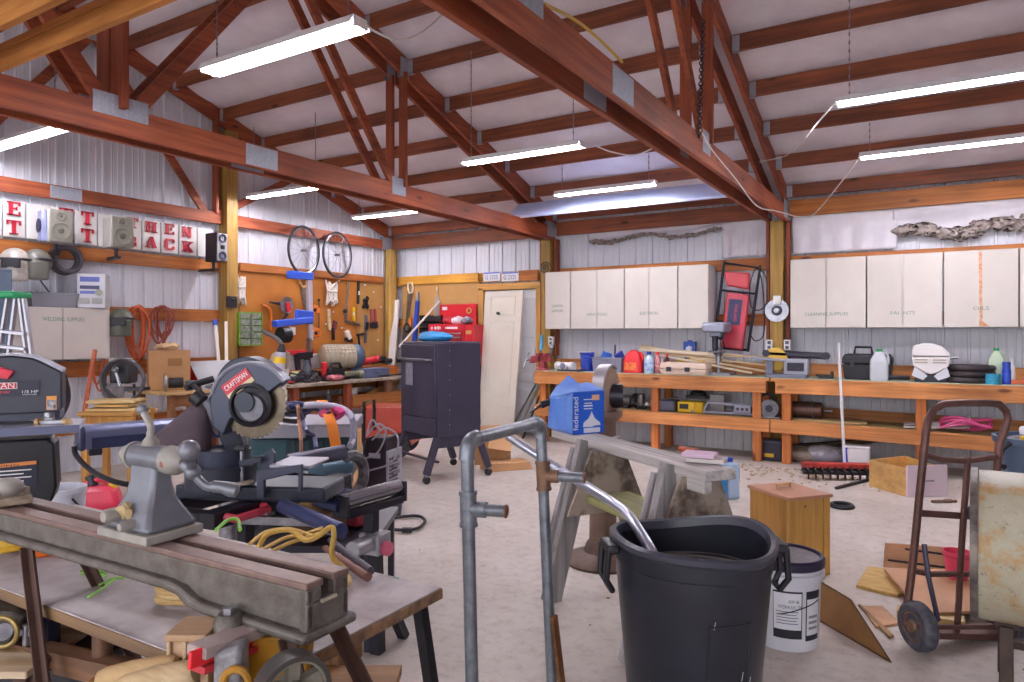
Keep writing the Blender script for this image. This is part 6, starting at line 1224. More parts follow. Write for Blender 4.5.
G().cyl((P(250, 0).x, -.06, P(0, 478).z), (P(250, 0).x, -.06, P(0, 447).z), .008).out('clamp_rod', STEEL, t); G().box((P(249, 0).x, -.06, P(0, 446).z), (.05, .03, .02)).out('clamp_knob', P_BLK, t, bev=.006); G().bar((P(248, 0).x, -.06, P(0, 461).z), (P(270, 0).x, -.05, P(0, 456).z), .03, .025).out('clamp_arm', SWD, t, bev=.004); G().cyl((P(250, 0).x, -.06, P(0, 480).z), (P(250, 0).x, -.06, P(0, 478).z), .045, n=20).out('clamp_pad', mat('pad_tan', '#a39787', .6), t)
# head: guard, blade, motor housing
bc = P(255, 404); R_ = .142; mm = Matrix.Translation(bc)
gp = arc((0, 0), .172, 34, 205, 24) + [(-.165, -.085), (-.115, -.125), (-.085, -.06), (.0, .0)]
G().prism(gp, .075, mm @ Matrix.Translation((0, -.04, 0))).out('blade_guard', SWB, t, bev=.006)
g = G(); g.tube([mm @ V((p[0], -.04, p[1])) for p in arc((0, 0), .168, 34, 165, 22)], .008, 6); g.out('guard_rim', mat('rim_silver', '#9a9cab', .35, .4), t)
sawblade(G(), R_, .003, 40, mm @ Matrix.Translation((0, -.012, 0))).out('blade', mat('mitre_blade', '#75695a', .3, .8, col2='#5b5145', scale=14), t)
G().lathe([(.09, 0), (.09, .012), (.075, .02), (.07, .008), (.001, .008)], c=mm @ V((0, -.032, 0)), m=rotm(90, 0, 0), n=28).out('arbor_cover', P_BLK, t); G().lathe([(.055, .012), (.05, .026), (.001, .028)], c=mm @ V((.012, -.032, -.012)), m=rotm(90, 0, 0), n=20).out('arbor_washer', IRON, t); G().lathe([(.04, .02), (.04, .036), (.001, .036)], c=mm @ V((-.012, -.034, .012)), m=rotm(90, 0, 0), n=20).out('arbor_cap', SWD, t)
lm = mm @ Matrix.Translation((-.052, -.043, .086)) @ rotm(0, -36, 0)
G().box((0, 0, .008), (.13, .004, .044)).move(lm).out('name_label', mat('label_red', '#c02a3c', .4), t); G().box((.0, 0, -.023), (.13, .0042, .018)).move(lm).out('label_stripe', mat('label_cream', '#d9c79a', .5), t)
g = G(); text(g, 'CRAFTSMAN', .03, lm @ Matrix.Translation((0, -.0025, .009)), .001, width=.112); g.out('label_lettering', P_WHT, t)
G().lathe([(.05, 0), (.075, .03), (.075, .16), (.05, .19)], c=mm @ V((-.06, .04, .1)), m=rotm(-90), n=24).out('motor', SWD, t)
g = G(); g.prism(arc((0, 0), .13, 20, 165, 14) + [(-.14, .02), (.1, .02)], .1, mm @ Matrix.Translation((-.06, .03, .06))); g.out('upper_housing', SWD, t, bev=.015)
G().tube(spline([P(214, 379, .06), P(200, 383, .04), P(192, 386, .02), P(186, 388, 0)]), .014).out('trigger_handle', P_BLK, t); G().tube(spline([P(193, 385), P(199, 391), P(204, 397)]), .01).out('trigger_guard', P_BLK, t)
G().cyl(P(204, 400, .05), P(228, 425, .1), .045, .06, 18).out('pivot_arm', mat('pivot_grey', '#8d8f9c', .35, .5), t); G().bar(P(228, 425, .1), (P(232, 0).x, .12, .06), .1, .08).out('arm_casting', SWD, t, bev=.01); g = G(); g.tube([V((P(206, 0).x + .05 * cos(i * .6), .08 + .03 * sin(i * .6), P(0, 425).z + .004 * i)) for i in range(40)], .006, 6); g.out('return_spring', STEEL, t)
# dust bag
DB = mat('dust_bag_cloth', '#55464f', .85, col2='#483b44', scale=6)
g = G(); rings = []
for (x, yt, yb, w) in ((206, 394, 470, .03), (198, 397, 470, .055), (184, 408, 467, .07), (166, 422, 463, .07), (148, 436, 458, .05), (134, 446, 453, .02)):
    zt_, zb_ = P(x, yt).z, P(x, yb).z; X = P(x, 0).x; c = (zt_ + zb_) / 2; h = (zt_ - zb_) / 2; rings.append([V((X, .02 + w * cos(a), c + h * sin(a))) for a in [2 * pi * i / 16 for i in range(16)]])
g.loft(rings); g.out('dust_bag', DB, t, ang=60, sub=1)
G().lathe([(.03, 0), (.034, .04)], c=P(202, 402), m=rotm(0, -50, 0), n=16).out('bag_collar', P_BLK, t)
# front foot of the stand near the tailstock
fr = F(285, 2.75, zs + .002); o = G().cyl(fr.p(288, 462, .4), fr.p(345, 452, .55), .035, n=18).out('grey_tube', mat('tube_grey', '#5c5c6c', .35, .4), loc=fr.loc, rz=fr.rz); tag(o, 'thick grey tube lying across behind the mitre saw fence', 'tube')
for i, (x0, y0_, x1, y1_, r, c, lb_) in enumerate(((316, 471, 345, 467, .05, '#5a7c94', 'teal blue roll lying beside the grey tube'), (316, 483, 345, 478, .052, '#aab2c6', 'pale blue-grey roll lying below the teal roll'))):
    a, b = at(x0, y0_, D=3.35), at(x1, y1_, D=3.55); t = T('foam_roll', lb_, 'roll', (a + b) / 2); m_ = (a + b) / 2; G().cyl(a - m_, b - m_, r, n=20).out('roll_body', mat('roll%d' % i, c, .45), t); G().cyl(b - m_, (b - m_) * 1.02, r * .5, n=14).out('core', P_BLK, t)
g = G(); c = at(350, 476, D=3.45); g.ring(c, .1, .028, m=rotm(90, 0, TH_ + 60), n=24, k=8, a0=-1.6, a1=1.9); tag(g.out('corrugated_hose', mat('hose_mottled', '#6f6d74', .5, col2='#2f2d34', scale=30)), 'mottled hose elbow curving around the ends of the rolls', 'hose')
# clutter on the floor and rack below the saw stand
for i, (x, y, D, c, lb_, nm, sh) in enumerate(((300, 512, 3.3, '#8a6a34', 'brass-brown fitting under the blue extension tube', 'brass_fitting', 0), (350, 512, 3.4, '#a83348', 'red tool body under the long roller', 'red_tool', 1), (318, 520, 3.2, '#5c3c22', 'brown wooden block under the mitre saw stand', 'wood_block', 2), (345, 500, 3.7, '#3c4060', 'dark blue tool case under the rolls', 'tool_case', 1))):
    p = at(x, y, D=D); o = (G().cyl((-.06, 0, 0), (.08, .03, .02), .04).sph((.08, .03, .02), .05) if sh == 0 else G().box((0, 0, 0), (.22, .14, .09)).cyl((.05, -.08, .02), (.09, -.08, .02), .02)).out(nm, mat('misc%d' % i, c, .4), loc=p, bev=.008); tag(o, lb_, 'tool' if sh < 2 else 'block')
t = T('floor_rack', 'low dark rack under the mitre saw stand holding loose tools', 'rack', (at(322, 520, D=3.35).x, at(322, 520, D=3.35).y, 0), TH); zr = at(322, 524, D=3.35).z
G().box((0, .05, zr - .03), (.6, .7, .03)).out('rack_shelf', DKST, t)
for sx in (-1, 1):
    for sy in (-1, 1): G().box((sx * .27, .05 + sy * .3, (zr - .04) / 2), (.03, .03, zr - .04)).out('leg', DKST, t)
# ---------------------------------------------------------------- band saw
fr = F(20, 2.7, rz=27); t = T('band_saw', 'slate bandsaw with red label on its upper housing and small grey table', 'bandsaw', fr.loc, fr.rz); BS = mat('bandsaw_slate', '#40424f', .42, .2, col2='#393b47', scale=3); t.scale = (1.16, 1, 1); P = fr.p
q2 = lambda l: [(P(x, 0).x, P(0, y).z) for x, y in l]
G().prism(q2([(-60, 366), (-30, 358), (0, 356.5), (14, 356), (30, 358.5), (37, 362), (54.5, 373), (54.5, 411), (50, 414), (-60, 414)]), .14).out('upper_housing', BS, t, bev=.006)
g = G(); pts = [V((P(x, 0).x, .0, P(0, y).z + .002)) for x, y in ((-60, 366), (-30, 358), (0, 356.5), (14, 356), (30, 358.5), (37, 362), (54.5, 373))]; g.loft([[p + V((0, -.002, 0)), p + V((0, .145, 0)), p + V((0, .145, .008)), p + V((0, -.002, .008))] for p in pts]); g.out('top_rim', mat('rim_pale', '#a9abba', .4), t)
G().prism(q2([(-30, 381), (36, 381), (36, 396), (-30, 396)]), .004, Matrix.Translation((0, -.004, 0))).out('label_panel', mat('label_navy', '#1d2038', .4), t)
G().prism(q2([(-30, 382.2), (18, 382.2), (18, 388.6), (-30, 388.6)]), .003, Matrix.Translation((0, -.007, 0))).out('name_label', P_WHT, t); G().prism(q2([(-30, 382.8), (17.4, 382.8), (17.4, 388), (-30, 388)]), .003, Matrix.Translation((0, -.009, 0))).out('name_label', mat('label_red', '#c02a3c'), t)
g = G(); text(g, 'CRAFTSMAN', .03, Matrix.Translation((P(-6.5, 0).x, -.0095, P(0, 385.4).z)), .001, width=P(16, 0).x - P(-29, 0).x); g.out('label_lettering', P_WHT, t)
g = G(); text(g, 'Band Saw', .02, Matrix.Translation((P(-4, 0).x, -.0045, P(0, 391.3).z)), .001, width=P(12, 0).x - P(-20, 0).x); g.out('label_lettering', mat('label_red2', '#d83a50', .5), t)
g = G(); text(g, '1/3 HP', .016, Matrix.Translation((P(28, 0).x, -.0045, P(0, 392).z)), .001, width=.045); text(g, 'MOTOR', .006, Matrix.Translation((P(28, 0).x, -.0045, P(0, 394.8).z)), .001, width=.04); g.out('label_lettering', P_WHT, t)
G().prism(q2([(-4, 366), (0, 365), (16, 371), (11, 379), (0, 376), (-4, 374)]), .02, Matrix.Translation((0, -.02, 0))).out('tension_lever', mat('lever_red', '#d83048', .4), t, bev=.003)
G().prism(q2([(41.5, 397), (50, 397), (50, 411), (41.5, 411)]), .003, Matrix.Translation((0, -.003, 0))).out('warning_label', mat('label_orange', '#e8a050', .5), t); G().prism(q2([(42.3, 401), (49.2, 401), (49.2, 410.5), (42.3, 410.5)]), .003, Matrix.Translation((0, -.005, 0))).out('warning_label', mat('label_white', '#d8d6dc', .5, col2='#30303c', scale=60), t)
G().cyl(P(45, 412, .06), P(46, 427, .06), .016).out('guide_post', STEEL, t); G().box(P(45.5, 421, .06), (.03, .035, .03)).out('blade_guide', STEEL, t, bev=.003)
G().box((P(46, 0).x, .06, P(0, 428).z), (.005, .012, .1)).out('blade', STEEL, t)
zt = P(0, 428).z; G().box((P(32, 0).x, .03, zt), (.27, .26, .02)).out('saw_table', mat('table_cast', '#b5b4be', .35, .5), t, bev=.003); G().box((P(32, 0).x, -.103, zt - .002), (.27, .006, .03)).out('table_edge', mat('edge_blue', '#5d6280', .4), t); G().box((P(-2, 0).x, .17, zt + .035), (.36, .16, .035)).out('rear_fence', mat('fence_blue', '#5a5e74', .4), t, bev=.004)
for x in (35, 59): G().cyl(P(x, 423, .02), P(x + 3, 422, .02), .018).out('fence_knob', mat('knob_brass', '#a98b62', .4, .4), t)
G().bar(P(35, 423, .02), P(60, 422, .02), .015, .012).out('fence_bar', STEEL, t)
G().prism(q2([(-60, 440), (42, 440), (48, 446), (50, 490), (46, 505), (-60, 505)]), .16).out('lower_housing', P_BLK, t, bev=.008)
G().prism(q2([(-20, 463), (34, 461), (34, 486), (-20, 489)]), .003, Matrix.Translation((0, -.003, 0))).out('warning_plate', mat('label_navy', '#1d2038'), t); G().prism(q2([(-20, 463.5), (33.3, 461.5), (33.3, 465), (-20, 467.5)]), .003, Matrix.Translation((0, -.005, 0))).out('warning_plate', mat('label_orange2', '#e08a4a', .5), t)
g = G(); text(g, 'WARNING', .011, Matrix.Translation((P(2, 0).x, -.0055, P(0, 464.6).z)), .001, width=.12)
g.out('label_lettering', P_BLK, t)
for i in range(4): G().box((P(6 - 2 * (i % 2), 0).x, -.0045, P(0, 470 + i * 3.6).z), (.16 - .03 * (i % 2), .003, .004)).out('label_line', P_WHT, t)
G().box((-.12, .08, .18), (.32, .3, .36)).out('stand', DKST, t, bev=.006); G().box((-.1, .09, .42), (.26, .14, .16)).out('stand_neck', DKST, t)
G().box((-.3, .1, (P(0, 357).z + .4) / 2), (.1, .13, P(0, 357).z - .42)).out('back_column', BS, t, bev=.006)
# white bucket, grey bag and oddments beyond the band saw
fr = F(60, 3.9); t = T('white_bucket', 'white plastic bucket standing behind the bandsaw with dark ring handle', 'bucket', fr.loc); G().lathe([(.1, 0), (.125, .52), (.13, .52), (.13, .55), (.115, .55), (.09, .02)], n=22).out('bucket_body', mat('bucket_white', '#c3c6d2', .45), t); G().tube([V((.13 * cos(a), .13 * sin(a) , .5 - .16 * abs(sin(a / 1)))) for a in [pi * i / 10 for i in range(11)]], .006).out('bail', P_BLK, t)
fr = F(98, 5.1); t = T('gas_can', 'red plastic petrol can with yellow spout on the floor behind the lathe bed', 'fuel can', fr.loc, fr.rz + radians(20)); GC = mat('fuel_red', '#d0304e', .35)
G().loft([[V((x * .15 * f, y * .11 * f, z)) for x, y in ((-1, -.7), (-.8, -1), (.8, -1), (1, -.7), (1, .7), (.8, 1), (-.8, 1), (-1, .7))] for f, z in ((.97, 0), (1, .02), (1, .2), (.85, .27), (.5, .3))]).out('can_body', GC, t, bev=.01); G().tube(spline([(-.1, 0, .24), (-.06, 0, .33), (.06, 0, .33), (.1, 0, .24)]), .022).out('grip', GC, t); G().cyl((.09, 0, .27), (.1, 0, .34), .035, .03).out('yellow_cap', P_YEL, t); G().cyl((-.03, .0, .3), (-.05, .02, .37), .035, .04).out('black_vent', P_BLK, t)
fr = F(75, 4.6); t = T('wooden_crate', 'brown wooden crate on the floor behind the saw arm cord', 'crate', fr.loc, fr.rz); CW = wood('crate_brown', '#a87a44', '#8a5f30', 'x')
G().box((0, 0, .01), (.4, .3, .02)).out('bottom', CW, t)
for s in (-1, 1): G().box((0, s * .15, .1), (.4, .015, .2)).out('side', CW, t); G().box((s * .2, 0, .1), (.015, .3, .2)).out('end', CW, t)
fr = F(60, 3.6); o = G().box((.1, 0, .006), (.5, .4, .01)).box((.12, .05, .014), (.3, .3, .008), rotm(0, 0, 15)).out('board_scrap', mat('pinkish_board', '#c9ad98', .7), loc=fr.loc, rz=fr.rz); tag(o, 'pale pinkish board scrap lying on the floor before the crate', 'board')
# ---------------------------------------------------------------- folding work table
ZT1 = .74
cA, cN, cL_ = at(443, 587, Z=ZT1), at(255, 685, Z=ZT1), at(0, 562, Z=ZT1)
ux = (cA - cN); WD = ux.length; ux.normalize(); uy = V((-ux.y, ux.x, 0)); LG = 1.75
t = T('work_table', 'whitish worn table with brown board edges under the iron lathe bed', 'table', (cN.x, cN.y, 0), atan2(ux.y, ux.x)); WT = mat('worn_white_top', '#bdb5b6', .55, col2='#8f8585', scale=5, bump=.1)
G().bx(.004, WD - .004, .004, LG, ZT1 - .003, ZT1).out('laminate', WT, t); G().bx(0, WD, 0, LG, ZT1 - .03, ZT1 - .003).out('table_top', wood('raw_edge', '#8a6a4a', '#553f30', 'y', knots=False), t, bev=.002)
G().bx(WD - .012, WD - .004, .14, .16, ZT1 - .0028, ZT1 + .0004).out('green_mark', mat('green_paint', '#2f9a6a', .5), t)
BLKL = mat('leg_black', '#1c1b24', .4, .4)
G().bar((WD - .06, .03, ZT1 - .03), (WD + .06, .0, 0), .028, .028, up=(1, 0, 0)).out('leg', BLKL, t)
G().bar((.06, .85, ZT1 - .03), (.06, .87, 0), .03, .03, up=(1, 0, 0)).out('leg', mat('leg_navy', '#23263f', .4, .3), t); G().bar((WD - .06, LG - .2, ZT1 - .03), (WD - .03, LG - .1, 0), .028, .028, up=(1, 0, 0)).out('leg', BLKL, t); G().bar((.06, LG - .2, ZT1 - .03), (.04, LG - .1, 0), .028, .028, up=(1, 0, 0)).out('leg', BLKL, t)
G().bar((.06, .45, ZT1 - .14), (WD - .06, .5, ZT1 - .1), .1, .06).out('under_rail', wood('rough_rail', '#8a6440', '#62442a', 'x'), t)
G().bar((.02, .98, ZT1 - .16), (.05, .3, ZT1 - .1), .05, .05).out('under_pole', wood('pole_brown', '#7a553c', '#563a28', 'y'), t); G().cyl((.05, .6, ZT1 - .13), (.05, .6, ZT1 - .03), .022).out('under_peg', wood('peg_brown', '#7a553c', '#563a28', 'z'), t)
G().box((WD * .5, .1, ZT1 - .06), (.08, .12, .06)).out('under_block', wood('rough_rail', '#8a6440', '#62442a', 'x'), t, bev=.004)
G().box((.15, .3, ZT1 - .08), (.1, .06, .07)).out('leg_clamp', P_BLK, t, bev=.01)
# ---------------------------------------------------------------- iron lathe bed on angle legs
ZB = .95
b0, b1 = at(307, 584.4, Z=ZB), at(0, 508, Z=ZB); e = (b1 - b0); e.normalize(); bang = atan2(-e.y, -e.x); inv = (Matrix.Translation((b0.x, b0.y, 0)) @ Matrix.Rotation(bang, 4, 'Z')).inverted()   # local +x runs to the near right end
CI = mat('cast_iron_bed', '#6f6a65', .5, .35, col2='#544c47', scale=18, bump=.35); RAIL = mat('rail_rust', '#806860', .45, .4, col2='#6a5550', scale=14)
t = T('lathe_bed', 'long grey cast iron lathe bed with two rusty rails on angle-iron legs', 'lathe', (b0.x, b0.y, 0), bang); L = 1.75; Wd = .106
XD_ = (inv @ at(181, 557, Z=ZB)).x
side = [(-L, .89), (XD_ - .05, .89), (XD_, .884), (XD_ + .03, .868), (XD_ + .07, .864), (.0, .862), (.0, ZB - .012), (-L, ZB - .012)]
G().prism(side, .018).out('side_casting', CI, t, bev=.005); G().prism(side, .018, Matrix.Translation((0, Wd - .018, 0))).out('side_casting', CI, t, bev=.005)
fl = [(-L, .872), (XD_ - .06, .872), (XD_ - .02, .868), (XD_ + .01, .852), (XD_ + .06, .845), (.008, .843), (.008, .862), (XD_ + .06, .865), (XD_ + .025, .872), (XD_ - .01, .886), (XD_ - .05, .892), (-L, .892)]
for y0_, dy in ((-.016, .026), (Wd - .01, .026)): G().prism(fl, dy, Matrix.Translation((0, y0_, 0))).out('foot_flange', CI, t, bev=.007)
for y0_ in (-.002, Wd - .04): G().bx(-L, .0, y0_, y0_ + .043, ZB - .014, ZB).out('rail', RAIL, t, bev=.003)
for a, b, c, d in ((0, Wd, .85, ZB - .04), (0, .036, ZB - .04, ZB - .012), (Wd - .036, Wd, ZB - .04, ZB - .012)): G().bx(-.02, .0, a, b, c, d).out('end_plate', CI, t, bev=.003)
G().prism([(-.016, .843), (-.016, .862), (Wd + .016, .862), (Wd + .016, .843)], .03, rotm(0, 0, 90) @ Matrix.Translation((0, -.01, 0))).out('end_flange', CI, t, bev=.008)
G().bx(-.003, .004, .034, Wd - .034, ZB - .044, ZB - .038).out('slot_lip', mat('lip_pale', '#9d9686', .6), t)
for x in (-.6, -1.1): G().bx(x - .015, x + .015, .015, Wd - .015, .88, .92).out('cross_web', CI, t)
XBo = (inv @ at(232, 570, Z=ZB)).x; G().lathe([(.03, 0), (.029, .022), (.02, .034)], c=(XBo, -.022, .836), n=18).out('bolt_boss', CI, t); G().cyl((XBo, -.022, .868), (XBo, -.022, .882), .013, n=6).out('bolt', STEEL, t)
ANG = mat('angle_iron', '#5d443c', .5, .4, col2='#4c3833', scale=12)
inv = (Matrix.Translation((b0.x, b0.y, 0)) @ Matrix.Rotation(bang, 4, 'Z')).inverted()
def angle(name, a, b):
    G().bar(a, b, .004, .032, up=(0, 1, 0)).bar(V(a) + V((.013, .0, 0)) , V(b) + V((.013, .0, 0)), .032, .004, up=(0, 1, 0)).out(name, ANG, t)
X1 = (inv @ at(17, 545, D=1.72)).x
for X, k in ((X1, 1), (-.05, 1)):
    angle('leg', (X, -.005, .872 if X < -.5 else .845), (X + .42, -.1, 0.0)); angle('leg', (X, Wd, .872 if X < -.5 else .845), (X + .3, Wd + .25, 0.0))
# gap-rest slats at far end
fr = None
# tailstock
TS = mat('tailstock_grey', '#7a7c85', .38, .4, col2='#6a6c76', scale=9, bump=.1); TSP = mat('dusty_casting', '#9b9791', .6, .2, col2='#86827c', scale=14)
X0 = (inv @ at(106, 531, Z=ZB)).x; X1_ = (inv @ at(152, 545, Z=ZB)).x; xm = (X0 + X1_) / 2; TW = .126
pw = Matrix.Translation((b0.x, b0.y, 0)) @ Matrix.Rotation(bang, 4, 'Z') @ V((xm + .014, Wd / 2, ZB + .001)); t2 = T('tailstock', 'grey cast iron tailstock with ball crank clamped on the lathe bed', 'tailstock', pw, bang); hl = (X1_ - X0) / 2 * .9; zc = .172
G().box((0, 0, .01), (hl * 2 + .01, TW + .012, .02)).out('base_plate', TSP, t2, bev=.003)
rr_ = [[V((sx * hl * fx, sy * TW * fy, z)) for sx, sy in ((-1, -1), (1, -1), (1, 1), (-1, 1))] for z, fx, fy in ((.02, .97, .5), (.032, .93, .47), (.06, .72, .36), (.09, .58, .25), (.12, .53, .2), (zc - .005, .55, .17))]
G().loft(rr_).out('column_casting', TS, t2, bev=.01)
G().cyl((-hl * .72, 0, zc), (hl * .8, 0, zc), .029, n=26).out('barrel', TS, t2); G().cyl((-hl * 1.05, 0, zc), (-hl * .7, 0, zc), .02, n=20).out('quill', TSP, t2); G().lathe([(.031, 0), (.032, .012), (.029, .012)], c=(-hl * .72, 0, zc), m=rotm(0, 90, 0), n=26).out('barrel_collar', TSP, t2)
G().lathe([(.031, 0), (.031, .03), (.022, .045), (.014, .055)], c=(hl * .78, 0, zc), m=rotm(0, 90, 0), n=24).out('end_boss', TSP, t2); G().box((hl * .98, -.029, zc - .004), (.01, .004, .012)).out('red_smear', mat('red_smear', '#8a4a44', .6), t2)
G().lathe([(.02, .0), (.017, .01), (.009, .02), (.009, .03)], c=(0, 0, zc + .027), n=18).out('lock_stud', TSP, t2)
G().tube(spline([(0, 0, zc + .05), (-.0, 0, zc + .068), (-.016, 0, zc + .088), (-.026, 0, zc + .1)]), .008, 10).out('lock_lever', TSP, t2); G().sph((-.031, 0, zc + .106), .0135, n=20).out('lever_ball', TS, t2)
R3 = Matrix.Rotation(TH - bang, 4, 'Z'); K = lambda x, y, dd=0: (Matrix.Translation(pw) @ Matrix.Rotation(bang, 4, 'Z')).inverted() @ at(x, y, D=1.5 + dd)
h_ = K(193, 472); G().sph(h_, .017, n=18).out('crank_hub', TS, t2); G().cyl((hl * 1.2, 0, zc), h_, .012).out('crank_shaft', TS, t2)
G().tube([h_, K(190, 460, -.02)], .01, 10).out('crank_arm', TS, t2); G().sph(K(189, 450.5, -.03), .0225, n=22).out('crank_ball', TS, t2)
G().tube(spline([h_, K(199, 480), K(206, 486), K(212, 487)]), .0095, 10).out('crank_arm', TS, t2); hp = [K(211, 487), K(214, 486.5), K(222, 487), K(231, 489.5), K(237, 491), K(239, 491.5)]; G().tube(hp, [.009, .013, .0125, .016, .014, .004], 16).out('crank_handle', TS, t2)
for x, z, r in ((-.04, .05, .016), (.02, .036, .011)): G().lathe([(r, 0), (r, .026), (r * .7, .034), (.001, .035)], c=(x, -TW * .4, z), m=rotm(90), n=16).out('clamp_nut', TSP, t2)
g = G(); g.sph((-.01, -TW * .42, .06), .018, (1.3, .5, 1), n=10); g.jitter(.005, 2); g.out('dust_lump', mat('sawdust_lump', '#b09a72', .9), t2)
# --- things on the table
def coil(name, label, c, R, r, m, n=3, sq=(1, .7), seed=1):
    g = G(); q = random.Random(seed); pts = []
    for i in range(n * 14): a = 2 * pi * i / 14; k = 1 - .12 * q.random(); pts.append(V(c) + RT * (R * sq[0] * cos(a) * k) + FW * (R * sq[1] * sin(a) * k) + V((0, 0, r + r * 1.2 * (i / 14))))
    g.tube(spline(pts, 3), r, 8); return tag(g.out(name, m), label, 'cable')
TAN = mat('tan_cord', '#bf9f6c', .5, col2='#ad8d5a', scale=14)
coil('extension_cable', 'tan cable coiled on the table under the lathe bed edge', at(190, 603, Z=ZT1), .078, .0095, TAN, 3, (1, .55), 1)
coil('extension_cable', 'bright yellow cable coil at the table edge beside the left lathe leg', at(2, 553, Z=ZT1), .07, .01, mat('yellow_cord', '#d0a52e', .5), 3, (1, .6), 2)
YC = mat('straw_cord', '#c9a550', .5)
g = G(); Z_ = lambda x, y, z: at(x, y, Z=z)
g.tube(spline([Z_(258, 548, .80), Z_(268, 534, .83), Z_(290, 530, .84), Z_(305, 540, .82), Z_(318, 536, .86), Z_(331, 527, .88), Z_(334, 536, .86), Z_(332, 556, .8), Z_(345, 570, .76), Z_(348, 582, .76), Z_(340, 592, .755)], 6), .0075, 8); tag(g.out('extension_cable', YC), 'straw yellow cable arching over the back rail near the lathe end', 'cable')
for i, pts in enumerate((((250, 544), (266, 532), (290, 529), (312, 536)), ((262, 550), (285, 538), (305, 534), (322, 528)), ((270, 552), (292, 542), (312, 536), (326, 531)))):
    g = G(); g.tube(spline([Z_(x, y, .80) for x, y in pts]), .006, 8); tag(g.out('cable_strand', YC), ('straw yellow cable strand lying highest behind the back rail', 'straw yellow cable strand in the middle behind the back rail', 'straw yellow cable strand lowest behind the back rail')[i], 'cable')
for i, (a, b, r, c, lb_) in enumerate((((325, 548), (368, 577), .009, '#8a6258', 'brown wooden chisel handle lying at the table far edge'), ((330, 540), (371, 571), .008, '#4e4a56', 'dark steel bar lying beyond the brown chisel handle'))):
    p, q_ = at(*a, Z=ZT1 + .02 + .012 * i), at(*b, Z=ZT1 + .02 + .012 * i); o = G().cyl((0, 0, 0), tuple(q_ - p), r, r * 1.4, 12).out('chisel' if i == 0 else 'steel_bar', mat('chis%d' % i, c, .5, .2), loc=p); tag(o, lb_, 'chisel' if i == 0 else 'bar')
GZ = mat('lime_tie', '#7cc23e', .5)
for i, pts in enumerate((((80, 571), (92, 569), (104, 572), (92, 575)), ((81, 574), (94, 573), (106, 576)), ((99, 585), (112, 579), (124, 578)), ((88, 597), (100, 590), (115, 579)))):
    g = G(); g.tube(spline([at(x, y, Z=ZT1 + .004 + .003 * i) for x, y in pts]), .003, 6); tag(g.out('cable_tie', GZ), ('lime green tie bent double on the table, farther one', 'lime green tie lying straight next to the bent one', 'short lime green tie beside the lathe bed', 'lime green tie with a knob end lying nearest the table edge')[i], 'cable tie')
g = G(); g.tube(spline([at(x, y, Z=ZB + .01) for x, y in ((216, 530), (228, 520), (238, 520), (240, 530))]), .004, 6); tag(g.out('cable_tie', GZ), 'thin green wire loop standing on the back rail by the tailstock', 'wire')
o = G().cyl((-.09, 0, .012), (.06, .02, .012), .012).cyl((.06, .02, .012), (.1, .03, .02), .018).out('orange_tool', mat('bright_orange', '#e8641c', .4), loc=at(38, 553, Z=ZT1)); tag(o, 'bright orange tool lying on the table beneath the lathe bed', 'tool')
for i, (x, y, c, lb_) in enumerate(((58, 562, '#e07028', 'orange flat disc on the table under the bed rail'),)):
    o = G().lathe([(.055, 0), (.06, .006), (.03, .014), (.001, .016)], n=24).out('plastic_disc', mat('or%d' % i, c, .4), loc=at(x - 12, y - 10, Z=ZT1)); tag(o, lb_, 'lid')
# slatted wood blocks lying on the rail by the band saw
for i, (x0, y0_, x1, y1_, c, lb_) in enumerate(((-20, 497, 24, 489, '#a39384', 'weathered wood block across the rails below the bandsaw, upper one'), (-20, 504, 30, 497, '#b3a28e', 'weathered wood slat across the rails below the bandsaw, lower one'))):
    a, b = at(x0, y0_, Z=ZB + .035 - .02 * i), at(x1, y1_, Z=ZB + .035 - .02 * i); o = G().bar((0, 0, 0), tuple(b - a), .06, .022).out('wood_stick', wood('slat%d' % i, c, '#7d6c5c', 'x', knots=False), loc=a, bev=.003); tag(o, lb_, 'slat')
t = T('machine_knob', 'dusty grey cast knob on the bed rails below the bandsaw', 'knob', at(8, 487, Z=ZB + .05)); G().sph((0, 0, 0), .035, (1.2, 1, .7), n=16).out('knob_head', TSP, t); G().cyl((0, 0, -.045), (0, 0, 0), .014).out('stud', STEEL, t)
# --- below the table: machine parts
fr = F(292, 1.18); t = T('belt_pulley', 'grey spoked iron pulley wheel standing below the lathe bed end', 'pulley', tuple(fr.p(292, 688) * 0 + at(292, 690, D=1.18)), fr.rz + radians(38)); PW = mat('pulley_grey', '#8a8578', .5, .3, col2='#6f6a60', scale=14)
R = .062
g = G(); g.lathe([(R, -.02), (R, .02), (R * .86, .02), (R * .86, -.02), (R, -.02)], m=rotm(90), n=36, cap=False); g.out('rim', mat('rim_dark', '#4a4644', .4, .5), t)
g = G(); g.lathe([(R * .87, -.018), (R * .87, .018), (R * .8, .018), (R * .8, -.018), (R * .87, -.018)], m=rotm(90), n=36, cap=False); g.out('inner_rim', PW, t)
for i in range(5): a = 2 * pi * i / 5 + .3; G().bar((0, 0, 0), (cos(a) * R * .84, 0, sin(a) * R * .84), .02, .02, up=(0, 1, 0)).out('spoke', PW, t)
G().cyl((0, -.025, 0), (0, .025, 0), .02).out('hub', PW, t); G().bar((.005, -.03, -.08), (.005, -.03, .02), .012, .01, up=(0, 1, 0)).out('wood_stop', mat('stop_brown', '#7a5038', .6), t)
OCH = mat('ochre_paint', '#b98420', .45, col2='#8f6416', scale=6)
q = lambda x, y, D: at(x, y, D=D)
t = T('motor_mount', 'ochre painted machine plate behind the iron pulley', 'machine plate', q(255, 700, 1.3)); g = G(); pl = [q(222, 642, 1.32), q(312, 634, 1.3), q(300, 720, 1.3), q(205, 720, 1.32)]; g.loft([[p - t.location for p in pl], [p - t.location + FW * .03 for p in pl]]); g.out('plate', OCH, t, bev=.004)
